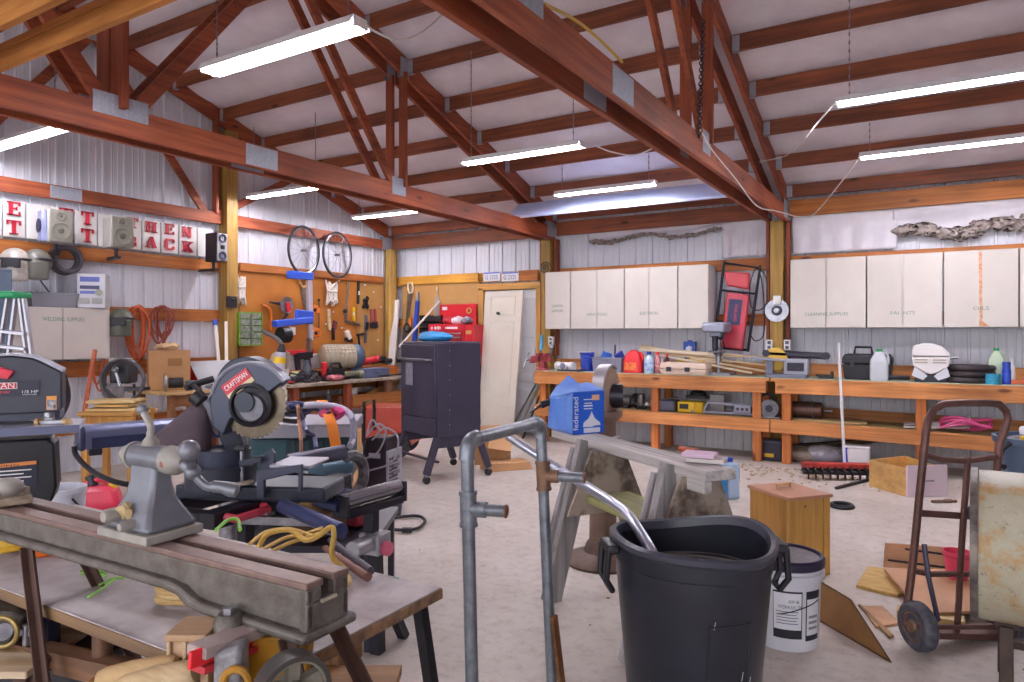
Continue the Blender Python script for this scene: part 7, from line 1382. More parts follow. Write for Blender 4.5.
G().bar(q(225, 648, 1.28) - t.location, q(232, 705, 1.28) - t.location, .035, .02, up=(0, 1, 0)).out('side_strap', ANG, t)
t = T('red_channel', 'red painted steel channel lying below the lathe bed bolt', 'channel', q(225, 640, 1.25)); a, b = q(196, 652, 1.22), q(258, 628, 1.34); G().bar(a - t.location, b - t.location, .05, .02).out('top_plate', mat('channel_grey', '#9a8a86', .5), t, bev=.002); d = UP * -.018; s_ = -FW * .026
G().bar(a - t.location + s_ * 1 + d * .2, b - t.location + s_ + d * .2, .008, .03).out('red_lip', P_RED, t, bev=.002); G().bar(a - t.location + d * 1.6, b - t.location + d * 1.6, .045, .012).out('red_base', mat('chan_red', '#a82430', .4), t)
t = T('iron_casting', 'mottled light grey iron casting below the red channel', 'casting', q(220, 690, 1.22)); g = G(); pl = [q(212, 655, 1.22), q(240, 646, 1.22), q(240, 720, 1.22), q(210, 725, 1.22)]; g.loft([[p - t.location for p in pl], [p - t.location + FW * .05 for p in pl]]); g.out('casting_body', mat('mottled_iron', '#9b9a9e', .5, .2, col2='#6c6b70', scale=30), t, bev=.01, sub=0); g = G(); g.ring(q(236, 682, 1.215) - t.location, .022, .007, m=rotm(90, 0, TH_), n=20); g.out('boss_ring', OCH, t)
t = T('wooden_jig', 'small slotted wooden jig box standing below the table corner', 'jig', q(190, 690, 1.32), TH); f2 = F(190, 1.3); JW = wood('jig_wood', '#c9b094', '#ad906c', 'z', knots=False); JX = wood('jig_wood_x', '#c4a384', '#a98866', 'x', knots=False)
def jp(x, y): p = at(x, y, D=1.3) - V(t.location); return Matrix.Rotation(-TH, 4, 'Z') @ p
for x0, x1 in ((166, 170), (182, 186), (200, 208)): a, b = jp(x0, 640), jp(x1, 720); G().bx(a.x, b.x, -.02, .06, b.z, a.z).out('upright', JW, t, bev=.002)
for x0, x1, y0_, y1_ in ((170, 182, 641, 660), (186, 200, 643, 664)): a, b = jp(x0, y0_), jp(x1, y1_); G().bx(a.x, b.x, -.012, .02, b.z, a.z).out('block', JX, t, bev=.002)
a, b = jp(165, 634), jp(207, 641); G().bx(a.x, b.x, -.025, .065, b.z, a.z).out('lid', JX, t, bev=.002)
for i, (x0, y0_, x1, y1_, r, c, lb_) in enumerate(((100, 680, 178, 664, .021, '#c2a274', 'tan turned wooden club lying below the table, farther one'), (120, 690, 196, 671, .024, '#cdb48e', 'pale turned wooden club lying below the table, nearer the jig'))):
    D0 = 1.3 - .03 * i; a, b = at(x0, y0_, D=D0), at(x1, y1_, D=D0); dd = b - a; g = G(); g.tube([a - a, dd * .1, dd * .5, dd * .93, dd * .99, dd], [r * .8, r, r * 1.1, r * .95, r * .7, r * .3], 16); o = g.out('wooden_club', wood('club%d' % i, c, '#a98a5c', 'x', knots=False), loc=a); tag(o, lb_, 'wooden club')
t = T('tool_tray', 'low wooden tray below the table carrying the clubs and jig', 'tray', q(165, 720, 1.3), TH); zt_ = at(165, 700, D=1.3).z; t.location.z = 0; G().box((0.1, .05, zt_ - .03), (.62, .26, .02)).out('tray_board', CW, t)
for sx in (-.18, .38):
    for sy in (-.05, .15): G().box((sx, sy, (zt_ - .04) / 2), (.03, .03, zt_ - .04)).out('leg', CW, t)
# scroll saw with a plywood table at the lower left
t = T('scroll_saw', 'dark scroll saw with plywood table and wing nuts below the work table', 'scroll saw', q(20, 680, 1.75), TH); t.location.z = 0
def sp(x, y, D=1.75): return Matrix.Rotation(-TH, 4, 'Z') @ (at(x, y, D=D) - V(t.location))
a, b = sp(-60, 655), sp(54, 655); G().bx(a.x, b.x, -.1, .2, a.z - .012, a.z + .006).out('plywood_table', wood('scroll_ply', '#c7b298', '#a9875a', 'x', knots=False), t, bev=.003)
G().prism([(sp(x, y).x, sp(x, y).z) for x, y in ((-40, 612), (10, 612), (25, 617), (20, 628), (8, 648), (-40, 650))], .1, Matrix.Translation((0, .0, 0))).out('arm_casting', mat('scroll_dark', '#3c3630', .45, .3), t, bev=.008)
G().ring(sp(3, 632, 1.7), .035, .006, m=rotm(90), n=24).out('brass_ring', mat('old_brass', '#8f7a4a', .4, .6), t); G().cyl(sp(3, 632, 1.69), sp(3, 632, 1.71), .02).out('pulley_hub', STEEL, t)
for x in (26, 35): p = sp(x, 645, 1.72); G().cyl(p, p + V((0, 0, .05)), .008).out('wing_nut', STEEL, t); G().box(p + V((0, 0, .03)), (.03, .006, .015)).out('wing_nut', STEEL, t)
G().box((0, .05, sp(0, 668).z), (.4, .2, .04)).out('under_casting', P_BLK, t, bev=.006)
for sx in (-.25, .05):
    for sy in (-.06, .16): G().bar((sx, sy, a.z - .02), (sx * 1.1, sy, 0), .03, .03, up=(0, 1, 0)).out('leg', ANG, t)
G().tube(spline([sp(45, 655, 1.7), sp(40, 668, 1.7), sp(36, 682, 1.7), sp(36, 700, 1.7)]), .016).out('curved_strut', ANG, t)
o = G().box((0, 0, 0), (.5, .2, .02)).out('brown_shelf_board', wood('sh_brown', '#7d4a38', '#5f3528', 'x', knots=False), loc=at(-8, 590, D=1.95), rz=TH, bev=.003)
tag(o, 'red-brown board resting above the scroll saw beside the lathe leg', 'board')
# ---------------------------------------------------------------- galvanised pipe frame
GP = mat('galvanised_pipe', '#8e939c', .38, .6, col2='#727780', scale=30); RP = mat('rusty_fitting', '#8c6a52', .55, .4, col2='#6e5646', scale=25)
D1, D2 = 2.24, 2.72
p1 = at(467, 440, D=D1); p2 = at(541, 421, D=D2); zt = 1.06; p1.z = p2.z = zt; t = T('pipe_stand', 'galvanised pipe frame with elbows, tee fittings and stub pipes', 'pipe frame', ((p1 + p2) / 2).xy.to_3d(), 0); o_ = V(t.location); r = .021
A = p1 - o_; B = p2 - o_; hd = (B - A).normalized()
G().cyl(A + hd * .04, B - hd * .04, r, n=20).out('top_pipe', GP, t)
for P_, s in ((A, 1), (B, -1)): G().tube([P_ + hd * s * .06, P_ + hd * s * .045] + [P_ + hd * s * .045 + (V((0, 0, -.045)) + 0 * hd) + (hd * (-s) * sin(a) + V((0, 0, 1)) * cos(a)) * .045 for a in [pi / 2 * i / 6 for i in range(7)]] + [P_ + V((0, 0, -.06))], [r * 1.3, r * 1.22] + [r * 1.22] * 7 + [r * 1.3], 18).out('elbow', GP, t)
a0 = at(474, 690, D=2.2) - o_; a0.z = 0; b0_ = at(553, 690, D=2.66) - o_; b0_.z = 0
za = at(467, 508, D=D1).z; zb_ = at(541, 475, D=D2).z
def on(P_, Q_, z): k = (P_.z - z) / (P_.z - Q_.z); return P_ + (Q_ - P_) * k
G().cyl(A + V((0, 0, -.05)), a0, r, n=20).out('leg', GP, t); G().cyl(B + V((0, 0, -.05)), b0_, r, n=20).out('leg', GP, t)
sd = (RT * .96 - FW * .28).normalized()
for P_, Q_, z, m, ln in ((A, a0, za, GP, .125), (B, b0_, zb_, RP, .16)):
    c = on(P_, Q_, z); G().cyl(on(P_, Q_, z + .055), on(P_, Q_, z - .055), r * 1.28, n=20).out('tee_fitting', m, t)
    for dz in (.05, -.05): G().cyl(on(P_, Q_, z + dz + .006), on(P_, Q_, z + dz - .006), r * 1.42, n=20).out('tee_band', m, t)
    G().cyl(c, c + sd * .06, r * 1.2, n=18).out('tee_branch', m, t); e_ = c + sd * ln
    G().tube([c + sd * .05, e_], r * .92, 18, cap=True).out('stub_pipe', GP, t); G().cyl(e_, e_ + sd * .002, r * .7, n=16).out('stub_bore', mat('rust_bore', '#6b3f30', .8), t)
    G().ring(e_, r * .85, .004, m=Matrix.Translation((0, 0, 0)) @ sd.to_track_quat('Z', 'Y').to_matrix().to_4x4(), n=20).out('stub_rim', RP, t)
o = G().bar((0, 0, 0), tuple(at(566, 720, D=2.6) - at(554, 616, D=2.62)), .035, .012, up=(1, 0, 0)).out('rusty_strip', mat('rust_strip', '#8a5a2c', .6, .3, col2='#5f3a20', scale=20), loc=at(554, 616, D=2.62)); tag(o, 'rusty flat strip leaning against the taller leg of the pipe frame', 'strip')
# ---------------------------------------------------------------- weathered sawhorse
ZS = .84
def cw(a, b, z=0): return V((0, 0, z)) + RT * a + FW * b
sx_ = RT * .40 - FW * .9165; T1 = cw(.4725, 3.78); sp_ = .75; sA = T1 - sx_ * .42; sB = T1 + sx_ * (sp_ + .22); SL = (sB - sA).length; sang = atan2(sx_.y, sx_.x)
t = T('sawhorse', 'weathered grey wooden sawhorse with mossy lower plank and plywood gussets', 'sawhorse', ((sA + sB) / 2).xy.to_3d(), sang); h2 = SL / 2; TX1 = -h2 + .42; TX2 = TX1 + sp_
WG = wood('weathered_x', '#cbc6c4', '#928b88', 'x', knots=False); WGZ = wood('weathered_z', '#a5a1a4', '#7c7774', 'z', knots=False); GUS = mat('weathered_ply', '#a19488', .85, col2='#5e5046', scale=7, bump=.5, sharp=(.38, .55)); MOSS = wood('mossy', '#a3a06a', '#7d7a5c', 'x', knots=False)
G().bx(-h2, h2, -.08, .08, ZS - .045, ZS).out('top_plank', WG, t, bev=.004)
G().bx(TX2 - .02, h2 - .02, -.07, -.03, ZS - .1, ZS - .046).out('side_cleat', WG, t, bev=.003)
G().bx(TX1 + .03, TX2 - .06, -.13, .13, .52, .56).out('lower_plank', MOSS, t, bev=.004)
for X in (TX1, TX2):
    gs = [(-.1, ZS - .05), (.1, ZS - .05), (.24, .46), (-.24, .46)]
    for dx in (.07,): G().prism([(y, z) for y, z in gs], .018, Matrix.Translation((X + dx, 0, 0)) @ rotm(0, 0, -90) @ Matrix.Translation((0, 0, 0))).out('gusset', GUS, t, bev=.002)
    for s in (-1, 1):
        G().bar((X - .01, s * .075, ZS - .01), (X - .01, s * .29, .0), .05, .1, up=(0, 1, 0)).out('leg', WGZ, t, bev=.004)
        G().bar((X - .065, s * .095, ZS - .06), (X - .065, s * .25, .26), .035, .085, up=(0, 1, 0)).out('leg_doubler', WGZ, t, bev=.004)
for i, (dx, w, d, c, lb_, nm) in enumerate(((0, .14, .1, '#d9b9d2', 'pinkish white envelope stack on the sawhorse end', 'envelope'), (.03, .16, .11, '#cfc8c4', 'white paper box lying beneath the pinkish envelope on the sawhorse', 'paper_box'))):
    o = G().box((0, 0, .012 - .0 * i), (w, d, .018)).out(nm, mat('paper%d' % i, c, .6), loc=at(700 if i == 0 else 707, 462, Z=ZS) + V((0, 0, .022 * (1 - i))), rz=sang + radians(40), bev=.002); tag(o, lb_, 'paper')
o = G().cyl((-.03, 0, .016), (.03, .01, .016), .014).box((.05, .01, .014), (.04, .03, .028)).out('small_lighter', mat('lighter_orange', '#b8542c', .4), loc=at(684, 453, Z=ZS), rz=sang); tag(o, 'small orange-brown cylinder lying behind the envelopes on the sawhorse', 'tool')
# bright blue plastic jug behind the sawhorse
fr = F(723, 6.0, rz=15); t = T('washer_jug', 'blue and white plastic container on the floor beyond the sawhorse', 'container', fr.loc, fr.rz)
for dx, c, h in ((-.06, mat('jug_cyan', '#2d8fd0', .4), .24), (.06, mat('jug_pale', '#a9c3dd', .4), .27)): G().box((dx, 0, h * .56), (.12, .16, h * 1.15), taper=.9).out('container_body', c, t, bev=.02)
G().cyl((.06, 0, .31), (.06, 0, .34), .03).out('cap', P_BLUE, t); G().box((.12, -.02, .2), (.03, .05, .12)).out('grip', mat('jug_cyan', '#2d8fd0'), t, bev=.008)
# pedestal grinder behind the sawhorse
fr = F(603, 4.32); t = T('pedestal_grinder', 'rusty iron pedestal grinder with a large worn wheel behind the blue box', 'grinder', fr.loc, fr.rz); PR = mat('pedestal_rust', '#6e5a50', .5, .4, col2='#57463f', scale=10)
G().lathe([(.235, 0), (.24, .015), (.22, .035), (.12, .07), (.1, .12), (.085, .14)], n=32).out('round_base', PR, t); G().lathe([(.085, .14), (.08, .5), (.078, .86), (.12, .9), (.12, .93)], n=24).out('column', mat('column_brown', '#8a7264', .5, .3, col2='#735d50', scale=6), t)
G().cyl((-.2, .03, 1.02), (.12, -.0, 1.02), .075, n=22).out('motor', DKST, t)
wc = V((.02, -.02, 1.04)); wm = Matrix.Translation(wc) @ rotm(0, 0, 62)
G().lathe([(.05, -.03), (.155, -.03), (.16, -.02), (.16, .02), (.155, .03), (.05, .03)], m=wm @ rotm(90), n=40).out('grinding_wheel', mat('wheel_stone', '#a58d7c', .8, col2='#8d7666', scale=20), t)
G().lathe([(.03, -.035), (.08, -.034), (.08, -.03)], m=wm @ rotm(90), n=24).out('flange', STEEL, t); g = G(); g.prism([(p_[0], p_[1]) for p_ in arc((0, 0), .175, 60, 200, 16)] + [(p_[0], p_[1]) for p_ in arc((0, 0), .162, 200, 60, 16)], .075, wm @ Matrix.Translation((0, -.04, 0))); g.out('wheel_guard', mat('guard_grey', '#9a959a', .4, .4), t)
# ---------------------------------------------------------------- blue filter box
fr = F(579, 4.02, ZS + .001, rz=28); t = T('filter_box', 'open bright blue cardboard box lettered federated on the sawhorse', 'box', fr.loc, fr.rz); BX = mat('box_blue', '#1f62d8', .45, col2='#1b58c6', scale=3); BXL = mat('box_light_blue', '#6f9ae6', .45, col2='#5684da', scale=6)
w, d, h = .21, .2, .235
G().bx(-w / 2, w / 2, -d / 2, -d / 2 + .004, 0, h).out('front_panel', BX, t); G().bx(-w / 2, w / 2, d / 2 - .004, d / 2, 0, h).out('back_panel', BX, t); G().bx(-w / 2, -w / 2 + .004, -d / 2, d / 2, 0, h).out('side_panel', BXL, t); G().bx(w / 2 - .004, w / 2, -d / 2, d / 2, 0, h).out('side_panel', BX, t); G().bx(-w / 2, w / 2, -d / 2, d / 2, 0, .004).out('bottom_panel', BX, t)
# crumpled side bulge and torn flaps
g = G(); g.loft([[V((-w / 2 - .001, y, z)) for y, z in ((-d / 2, .0), (d / 2, .0), (d / 2, h), (-d / 2, h))], [V((-w / 2 - .03, y, z)) for y, z in ((-d / 2 + .02, .02), (d / 2 + .03, .02), (d / 2 + .0, h * .8), (-d / 2 + .02, h * .85))]]); g.out('crumpled_side', BXL, t, bev=.004)
g = G(); fp = [V(p) for p in ((-w / 2, -d / 2, h), (w * .5, -d / 2, h + .004), (w * .42, d * .2, h + .04), (w * .05, d * .1, h + .035), (-w * .2, d * .2, h + .085), (-w * .75, d * .0, h + .02), (-w * 1.0, -.02, h - .03))]; g.loft([fp, [p + V((0, 0, .004)) for p in fp]]); g.out('torn_flap', BXL, t)
g = G(); text(g, 'federated', .05, Matrix.Translation((-w / 2 + .018, -d / 2 - .0005, h * .5)) @ rotm(0, -90, 0), .001, width=.185); g.out('brand_lettering', P_WHT, t)
for i, (z, wd) in enumerate(((.82, .06), (.73, .05), (.67, .06), (.6, .058))): G().box((-.005, -d / 2 - .001, h * z), (wd, .001, .005 if i != 2 else .008)).out('print_line', P_WHT, t)
G().box((.045, -d / 2 - .001, h * .86), (.05, .001, .03)).out('price_sticker', mat('sticker_peach', '#e8b48a', .5), t)
# white jet outline and the pale strip at the foot
G().prism([(-.04, .04), (-.035, .065), (-.005, .085), (.012, .11), (.018, .125), (.025, .11), (.04, .085), (.075, .06), (.078, .045), (.045, .045), (.018, .038)], .001, Matrix.Translation((0, -d / 2 - .0012, .0))).out('jet_print', mat('print_white', '#d9dbe6', .5), t)
G().box((.02, -d / 2 - .001, .02), (.11, .001, .026)).out('print_strip', mat('print_white', '#d9dbe6'), t)
o = G().cyl(fr.p(541, 405, .03), fr.p(556, 400, .05), .022, .018).cyl(fr.p(530, 413, .03), fr.p(541, 405, .03), .004, .01).out('grease_gun', P_BLK, loc=fr.loc, rz=fr.rz); tag(o, 'black grease gun tip poking out beside the blue box', 'grease gun')
# ---------------------------------------------------------------- bent aluminium tube
AL = mat('aluminium_tube', '#c4c8d8', .28, .8)
pts = [at(508, 436, D=3.22), at(560, 470, D=3.02), at(612, 502, D=2.76), at(628, 515, D=2.6), at(640, 532, D=2.5), at(652, 552, D=2.42), at(664, 578, D=2.4)]
t = T('bent_tube', 'bright aluminium tube with a bend resting in the black trash can', 'tube', pts[3]); G().tube([p - pts[3] for p in spline(pts, 5)], .019, 16).out('tube_body', AL, t); d = (pts[1] - pts[0]).normalized(); G().cyl(pts[0] - pts[3] - d * .001, pts[0] - pts[3] - d * .004, .015).out('bore', P_BLK, t); G().tube([pts[1] - pts[3] - d * .12 , pts[1] - pts[3] + d * .05], .0195, 16).out('printed_band', mat('tube_print', '#c0c4d4', .3, .6, col2='#6a6c80', scale=60, sharp=(.4, .45)), t)
# ---------------------------------------------------------------- black trash can
fr = F(692, 2.40); t = T('trash_can', 'big black plastic trash can with warped rim and side handles', 'trash can', fr.loc, fr.rz); TC = mat('can_black', '#232530', .36, col2='#1d1e28', scale=5, bump=.08); R = .268; ZR = .705
def wr(a): return 1 + .012 * sin(3 * a + 1) + .008 * sin(5 * a), .014 * sin(2 * a + .7) + .007 * sin(3 * a)
def cr(r, z, warp=0): return [V((r * cos(a) * (1 + (wr(a)[0] - 1) * warp), r * sin(a) * (1 + (wr(a)[0] - 1) * warp), z + wr(a)[1] * warp)) for a in [2 * pi * i / 56 for i in range(56)]]
G().loft([cr(.2, 0), cr(.205, .01), cr(R * .955, ZR - .12, .3), cr(R * .955, ZR - .075, .6), cr(R * .985, ZR - .07, .7), cr(R * .99, ZR - .022, 1), cr(R * .95, ZR - .018, 1), cr(R * .935, ZR - .1, .5), cr(.195, .02), cr(.01, .015)]).out('can_body', TC, t)
G().loft([cr(R * .93, ZR - .02, 1), cr(R * .99, ZR - .024, 1), cr(R * 1.04, ZR - .012, 1), cr(R * 1.045, ZR + .004, 1), cr(R * 1.01, ZR + .012, 1), cr(R * .955, ZR + .008, 1), cr(R * .93, ZR - .02, 1)], cap=False).out('rolled_rim', mat('can_rim', '#3b3c48', .35, col2='#6c6a70', scale=9, sharp=(.3, .42)), t)
g = G(); g.loft([cr(R * .90, ZR - .14, .2), cr(R * .925, ZR - .13, .2), cr(R * .92, ZR - .12, .2)], cap=False); g.out('inner_step', mat('can_inner', '#6b6862', .6), t)
for a in (pi * 1.03, -.06):
    c = V((R * 1.02 * cos(a), R * 1.02 * sin(a), ZR - .02)); n_ = V((cos(a), sin(a), 0)); tn = V((-sin(a), cos(a), 0))
    G().bar(c - n_ * .01, c + n_ * .035, .11, .03).out('handle_bracket', P_BLK, t, bev=.008)
    G().tube([c + n_ * .028 - tn * .045, c + n_ * .035 - tn * .045 + V((0, 0, -.1)), c + n_ * .012 - tn * .03 + V((0, 0, -.14)), c + n_ * .012 + tn * .03 + V((0, 0, -.14)), c + n_ * .035 + tn * .045 + V((0, 0, -.1)), c + n_ * .028 + tn * .045], .011, 8).out('handle_loop', P_BLK, t)
# embossed square
g = G(); ap = -pi / 2 + .25
for (u0, z0_), (u1, z1_) in (((-.3, .2), (.3, .2)), ((.3, .2), (.3, .5)), ((.3, .5), (-.3, .5)), ((-.3, .5), (-.3, .2))):
    rr2 = lambda z: .205 + (R * .955 - .205) * z / (ZR - .12); g.tube([V((rr2(z) * cos(ap + u), rr2(z) * sin(ap + u), z)) for u, z in [(u0 + (u1 - u0) * k / 8, z0_ + (z1_ - z0_) * k / 8) for k in range(9)]], .003, 6)
g.out('embossed_panel', TC, t)
r_ = random.Random(9)
for i in range(9):
    a = -pi / 2 + r_.uniform(-1.1, 1.1); z = r_.uniform(.15, .52); rz_ = rr2(z) + .0008; L2 = r_.uniform(.01, .035); G().tube([V((rz_ * cos(a), rz_ * sin(a), z)), V((rr2(z + L2) * cos(a + .02) , rr2(z + L2) * sin(a + .02), z + L2)) ], .0014, 5).out('scratch', mat('scratch_white', '#a9a9b4', .6), t)
# ---------------------------------------------------------------- white bucket with black lid
fr = F(786, 3.22); t = T('oil_bucket', 'white bucket with black lid and printed oil label beside the black can', 'bucket', fr.loc, fr.rz); R = .152; H = .40
G().lathe([(.135, 0), (.139, .008), (.149, H - .1), (.163, H - .095), (.164, H - .065), (.152, H - .06), (.152, H - .02)], n=40).out('pail_body', mat('pail_white', '#dcdde6', .35, col2='#cfd0da', scale=4), t)
PL = mat('lid_navy', '#2a2540', .3); G().lathe([(.16, H - .045), (.166, H - .04), (.166, H - .01), (.158, H), (.148, H), (.143, H - .012), (.001, H - .012)], n=44).out('lid', PL, t); G().lathe([(.14, H - .0119), (.001, H - .009)], n=36).out('lid_disc', mat('lid_grey', '#4a4650', .45, col2='#7b7678', scale=10), t)
G().lathe([(.022, H - .01), (.022, H + .006), (.001, H + .007)], c=(-.04, -.02, 0), n=18).out('pour_cap', PL, t)
def wrapl(a0, a1, z0_, z1_, m, name, off=.0012):
    g = G(); g.sheet(lambda u, v: V(((.139 + (z0_ + (z1_ - z0_) * v) * .033 + off) * cos(a0 + (a1 - a0) * u), (.139 + (z0_ + (z1_ - z0_) * v) * .033 + off) * sin(a0 + (a1 - a0) * u), z0_ + (z1_ - z0_) * v)), 12, 2); g.out(name, m, t)
LBK = mat('label_ink', '#20202c', .5); LBW = mat('label_paper', '#dfe0e8', .5)
q0 = -pi / 2
wrapl(q0 - .75, q0 + .1, .06, .27, LBK, 'label_border'); wrapl(q0 - .73, q0 + .07, .1, .262, LBW, 'label_face', .002); wrapl(q0 + .22, q0 + .78, .05, .27, LBK, 'label_border'); wrapl(q0 + .25, q0 + .75, .075, .235, LBW, 'label_face', .002)
def wtext(s, size, a, z, width):
    rr3 = .139 + z * .033 + .0026; g = G(); text(g, s, size, Matrix.Rotation(a + pi / 2, 4, 'Z') @ Matrix.Translation((0, 0, z)), 0, width=width)
    for v in g.b.verts:
        p = Matrix.Rotation(-(a + pi / 2), 4, 'Z') @ v.co; th = p.x / rr3 + a; v.co = V((rr3 * cos(th), rr3 * sin(th), p.z))
    g.out('label_lettering', LBK, t)
wtext('AW 46', .022, q0 - .15, .225, .045); wtext('HYDRAULIC OIL', .022, q0 - .25, .2, .1)
for i in range(5): wrapl(q0 - .65, q0 - .02 - .05 * (i % 2), .125 + .013 * i, .13 + .013 * i, mat('label_line', '#8a8a98', .6), 'label_line', .0026)
for z in (.1, .125, .15): wrapl(q0 + .32, q0 + .68, z, z + .012, mat('label_line', '#8a8a98'), 'label_line', .0026)
g = G(); g.tube([V(((.139 + z * .033 + .004) * cos(a), (.139 + z * .033 + .004) * sin(a), z)) for a, z in [(q0 - .6 + 1.3 * k / 14, .165 + .06 * (k / 14) ** 1.5 + .01 * sin(k / 14 * pi)) for k in range(15)]], .0022, 6); g.out('wire_bail', DKST, t)
# ---------------------------------------------------------------- small wooden cabinet
pL, pF, pR_ = at(757, 484, Z=.47), at(788.5, 498, Z=.47), at(833, 494, Z=.47)
ex = (pR_ - pF).xy.to_3d(); wx = ex.length; ex.normalize(); ey = V((-ex.y, ex.x, 0)); wy = (pL - pF).xy.to_3d().dot(ey)
t = T('small_cabinet', 'small oak cabinet on the floor with laminate top and flat pull handle', 'cabinet', (pF + ex * wx / 2 + ey * wy / 2).xy.to_3d(), atan2(ex.y, ex.x)); OK_ = wood('oak_panel', '#d6a95e', '#c08f45', 'z', knots=False); OKD = wood('oak_side', '#bd8a42', '#a2722f', 'z', knots=False); hx, hy = wx / 2 - .012, wy / 2 - .012
G().bx(-hx, hx - .05, -hy, -hy + .018, .0, .45).out('front_panel', OK_, t, bev=.002); G().bx(-hx, -hx + .016, -hy + .02, hy, 0, .45).out('side_panel', OKD, t, bev=.002); G().bx(hx - .016, hx, -hy + .02, hy, 0, .45).out('side_panel', OKD, t, bev=.002); G().bx(-hx, hx, hy - .012, hy, 0, .45).out('back_panel', OKD, t)
G().bx(hx - .045, hx, -hy - .004, -hy + .018, 0, .45).out('face_stile', OK_, t, bev=.003)
G().bx(-hx - .012, hx + .012, -hy - .012, hy + .012, .45, .47).out('top', mat('pink_brown_laminate', '#b98a70', .4, col2='#ad7d63', scale=3), t, bev=.002)
G().tube([(-.07, .02, .47), (-.07, .02, .495), (.05, .05, .495), (.05, .05, .47)], .008, 8).out('pull_handle', mat('handle_oak', '#c9a06c', .4), t)
G().cyl((-.03, -hy - .002, .41), (-.03, -hy + .002, .41), .006).out('screw_hole', P_BLK, t); G().box((hx - .07, -hy - .001, .1), (.008, .002, .03)).out('hinge_slot', P_BLK, t)
# leaning brown hardboard
t = T('hardboard_panel', 'dark brown hardboard panel leaning beside the white bucket', 'panel', at(850, 640, Z=0)); o_ = V(t.location)
pl = [at(812, 616, Z=.004), at(891, 662, Z=.004), at(851, 600, D=3.24), at(808, 574, D=3.72)]; n_ = (pl[1] - pl[0]).cross(pl[3] - pl[0]).normalized() * .005
g = G(); g.loft([[p - o_ for p in pl], [p - o_ - n_ for p in pl]]); g.out('panel_face', mat('brown_hardboard', '#8e6536', .55, col2='#7d5629', scale=5), t); G().tube([p - o_ for p in pl], .004, 6, closed=True).out('rough_edge', mat('hardboard_edge', '#5b4126', .8), t)
# boards on the floor
def slab_(name, label, cat, px, th, m, z=0.0, lift=0):
    ps = [at(x, y, Z=z) for x, y in px]; c = sum(ps, V((0, 0, 0))) / len(ps); g = G(); g.loft([[p - c for p in ps], [p - c + V((0, 0, th)) for p in ps]]); return tag(g.out(name, m, loc=c, bev=.002), label, cat)
PB = mat('brown_particle', '#b88a66', .6, col2='#a97c58', scale=2.5)
slab_('laminate_panel', 'big flat brown laminate panel lying on the floor behind the hand truck', 'panel', ((884, 571), (962, 572), (1030, 612), (922, 616)), .016, PB, .04)
t = T('slotted_board', 'brown board with two dark slots standing behind the flat laminate panel', 'board', at(925, 571, Z=0)); o_ = V(t.location); pl = [at(884, 570, D=4.2), at(964, 571, D=4.14), at(966, 549, D=4.2), at(886, 543, D=4.3)]; nn = FW * .014
g = G(); g.loft([[p - o_ for p in pl], [p - o_ + nn for p in pl]]); g.out('board_face', PB, t, bev=.002)
for a, b in (((905, 549), (946, 554.5)), ((888, 560), (946, 567.5))): G().bar(at(*a, D=4.14) - o_, at(*b, D=4.1) - o_, .006, .012).out('dark_slot', P_BLK, t)
OSB = mat('osb_yellow', '#d0b06c', .75, col2='#b18d4c', scale=16, stretch=(1, 3, 1)); slab_('osb_offcut', 'yellow chipboard offcut lying flat with a torn edge', 'board', ((868, 569), (884, 571), (912, 592), (898, 598), (880, 594), (856, 588)), .018, OSB)
slab_('plywood_offcut', 'light brown square of plywood on the floor beside the hardboard panel', 'board', ((861, 608), (882, 608), (901, 625), (876, 629)), .012, wood('ply_sq', '#c0926a', '#a97b54', 'x', knots=False))
slab_('wood_stick', 'thin broken wood stick lying along the hardboard panel', 'stick', ((858, 606), (861, 606), (894, 637), (890, 639)), .01, wood('stk', '#9c7448', '#7f5b36', 'x', knots=False), .004)
o = G().bar(at(897, 611, Z=.02) - at(930, 621, Z=.02), at(965, 623, Z=.02) - at(930, 621, Z=.02), .09, .036).out('pine_stud', wood('pine_stud_', '#dcc08a', '#c29f62', 'x', knots=False), loc=at(930, 621, Z=.02), bev=.002); tag(o, 'pale pine stud lying on the floor under the hand truck axle', 'stud')
t = T('pink_pail', 'small bright pink pail standing behind the hand truck rail', 'pail', at(957, 578, Z=.056)); G().lathe([(.05, 0), (.066, .13), (.07, .13), (.072, .15), (.066, .15), (.062, .13), (.045, .01)], n=24).out('pail_body', mat('hot_pink', '#e0486a', .4), t); G().ring((0, 0, .125), .068, .004, n=24).out('rim_band', mat('hot_pink2', '#c83a5c', .4), t)
o = G().cyl((-.11, 0, .014), (.1, .01, .014), .012).cyl((.0, .01, .014), (.06, .01, .014), .016).out('broken_handle', wood('brk', '#8a6a58', '#6d5040', 'x', knots=False), loc=at(945, 503, Z=0), rz=TH); tag(o, 'broken brown tool handle lying on the floor beside the drawer front', 'handle')
# ---------------------------------------------------------------- hand truck
HT_ = mat('hand_truck_rust', '#5c443e', .45, .5, col2='#74504a', scale=14); D = 3.12; fr = F(955, D); t = T('hand_truck', 'rusty brown two-wheel hand truck with curved top handle', 'hand truck', fr.loc, fr.rz); P = fr.p
off = .1
G().tube(spline([P(905, 625), P(913, 560), P(921, 480), P(926, 432)], 5) + [P(928, 420, .02), P(934, 409, .03), P(944, 404, .04), P(960, 403, .06), P(985, 403, .1), P(999, 404, .12), P(1006, 411, .13), P(1008, 419, .13), P(1004, 432, .13), P(999, 445, .13), P(997, 470, .12), P(994, 560, .12), P(990, 622, .12)], .0165, 12).out('frame_tube', HT_, t)
G().tube([P(968, 457, .06), P(962, 540, .05), P(957, 632, .05)], .0135, 8).out('center_bar', HT_, t)
def flat(a, b, da, db, nm='cross_bar', w=.03): G().bar(P(*a, da), P(*b, db), .008, w).out(nm, HT_, t, bev=.002)
